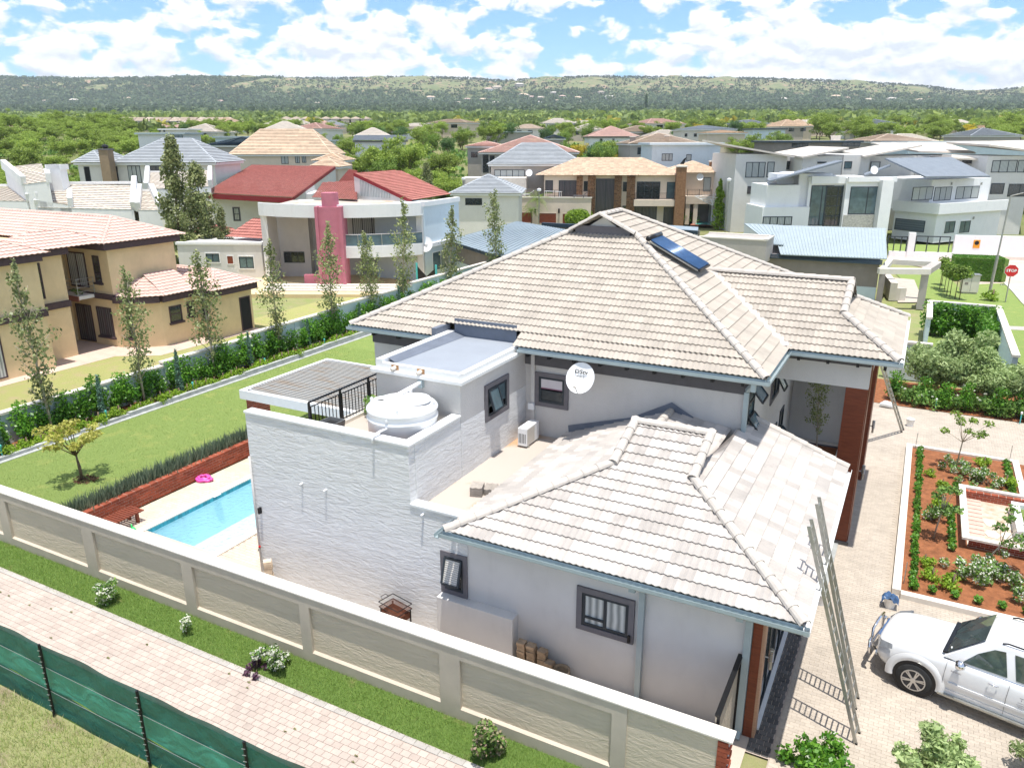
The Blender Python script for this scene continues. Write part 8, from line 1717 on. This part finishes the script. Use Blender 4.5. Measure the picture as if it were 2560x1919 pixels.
scatter(12,1420,1600,150,195,RD+['cassia','acacia1'],.75,1.05,'garden_tree','green and yellow tree behind the stone mansion','trees behind the stone mansion')
scatter(26,1560,1900,240,420,AC+RD,.6,1.0,'shade_tree','green tree behind the beige roofs right of centre','trees right of centre')
scatter(9,1850,1990,170,215,['cassia','round2','acacia2'],.75,1.0,'garden_tree','yellow flowering tree left of the dark metal roofs','yellow trees left of the dark metal roofs')
scatter(90,1960,2650,225,430,AC,.8,1.15,'thorn_tree','feathery green thorn tree in the long wood on the right','thorn trees of the right wood')
scatter(10,1400,2500,230,400,['cassia'],.7,1.0,'blossom_tree','yellow blossoming tree dotted among the distant roofs','yellow blossoming trees in the distance')
for px,d,s,k in((1500,172,1.2,'round0'),(1530,178,1.1,'acacia0'),(1395,170,.95,'round1'),(1445,160,.7,'cassia'),(1480,158,.75,'cassia'),(1530,156,.7,'round2'),(1010,150,1.2,'acacia2'),(960,148,1.1,'acacia3'),(1105,135,.9,'round0'),(1120,128,.7,'acacia1')): tr_at(k,'street_tree','leafy street tree in the belt of gardens across the picture',px,0,d,s,'leafy trees in the garden belt')
# gardens beyond the blue metal roof and behind the salmon house
for px,d,s in((1130,118,1.0),(1150,112,.9),(1165,116,1.1),(1140,104,.8),(1128,125,1.0),(1180,122,1.2)): tr_at('shrub','garden_shrub','yellow green shrub beside the street left of the grey tiled house',px,0,d,s*1.9,'shrubs beside the street','shrub')
# undergrowth sheets so that the ground between houses reads as gardens: dense low bushes
def bushfield(n,x0,x1,d0,d1,size,leaf,nl,mat_,name,label,h=.6,pw=1.0):
    PX=rb.uniform(x0,x1,n); D=d0+(d1-d0)*rb.random(n)**pw; cs=[]
    for px,d in zip(PX,D):
        p=gp(px,d); s=size*(.6+.9*rb.random()); cs.append((p.x,p.y,p.z+s*h*.8,s,s,s*h))
    cs=np.array(cs); idx=np.repeat(np.arange(n),nl); N_=len(idx); d=rb.normal(size=(N_,3)); d/=np.linalg.norm(d,axis=1)[:,None]; d[:,2]=np.abs(d[:,2])*.9-.15
    P_=cs[idx,:3]+d*cs[idx,3:]*(.75+.35*rb.random(N_))[:,None]; nr=d+rb.normal(size=(N_,3))*.5; nr/=np.linalg.norm(nr,axis=1)[:,None]; t=rb.normal(size=(N_,3)); t-=nr*(t*nr).sum(1)[:,None]; t/=np.linalg.norm(t,axis=1)[:,None]; b=np.cross(nr,t)
    s=(leaf*cs[idx,3]*(.6+.8*rb.random(N_)))[:,None]; V=np.stack([P_-t*s,P_-b*s*.7,P_+t*s,P_+b*s*.7],1)
    return tag(link(name,npmesh(name,V),mat_),label,'trees' if h>.5 else 'bushes',None,'stuff')
LM['far1']=leafmat('far wood leaf',(.11,.175,.03),(.27,.34,.07)); LM['far2']=leafmat('far dark wood leaf',(.06,.11,.04),(.145,.205,.075)); LM['far3']=leafmat('far yellow leaf',(.35,.30,.03),(.5,.45,.08)); LM['hill']=leafmat('hill bush leaf',(.05,.085,.035),(.12,.16,.07),vr=.9)
bushfield(900,-250,2800,122,240,1.5,.30,26,LM['bush'],'garden_bushes','low green garden bushes between the houses in the middle distance',.55)
bushfield(3300,-400,2950,340,720,3.0,.34,24,LM['far1'],'far_wood','bright green wood between the houses and the distant hills',.75)
bushfield(7000,-600,3150,650,1500,6.0,.38,14,LM['far1'],'far_wood','mid green belt of woodland before the hills',.8,.8)
bushfield(11000,-900,3400,1300,2500,8,.42,12,LM['far2'],'far_wood','dark green woodland along the foot of the hills',.8,.8)
bushfield(260,-400,3000,420,1500,4.5,.36,16,LM['far3'],'blossom_trees','scattered yellow blossoming trees in the distant wood',.8)
bushfield(9000,-1100,3600,2300,2750,8,.42,8,LM['far2'],'hillside_wood','dark bushes covering the lower slopes of the hills',.7)
bushfield(14000,-1100,3600,2600,3310,5.0,.45,6,LM['hill'],'hillside_bushes','scattered dark bushes on the rocky upper slopes and skyline',.8)
bushfield(5200,-900,720,2550,3240,8,.42,8,LM['far2'],'hillside_wood','dense dark bush covering the slope of the hill on the left',.7)
# ---------------------------------------------------------------- haze
def haze():
    m=bpy.data.materials.new('haze'); m.use_nodes=True; nt=m.node_tree; nt.nodes.clear(); o=nt.nodes.new('ShaderNodeOutputMaterial'); v=nt.nodes.new('ShaderNodeVolumePrincipled')
    v.inputs['Color'].default_value=(.86,.93,1,1); v.inputs['Density'].default_value=HAZE; v.inputs['Anisotropy'].default_value=.2; nt.links.new(v.outputs[0],o.inputs['Volume'])
    tag(link('haze',MB().box(-9000,9000,-9000,9500,-30,420).mesh('haze'),m),None,None,None,'stuff')
HAZE=1.1e-4
haze()
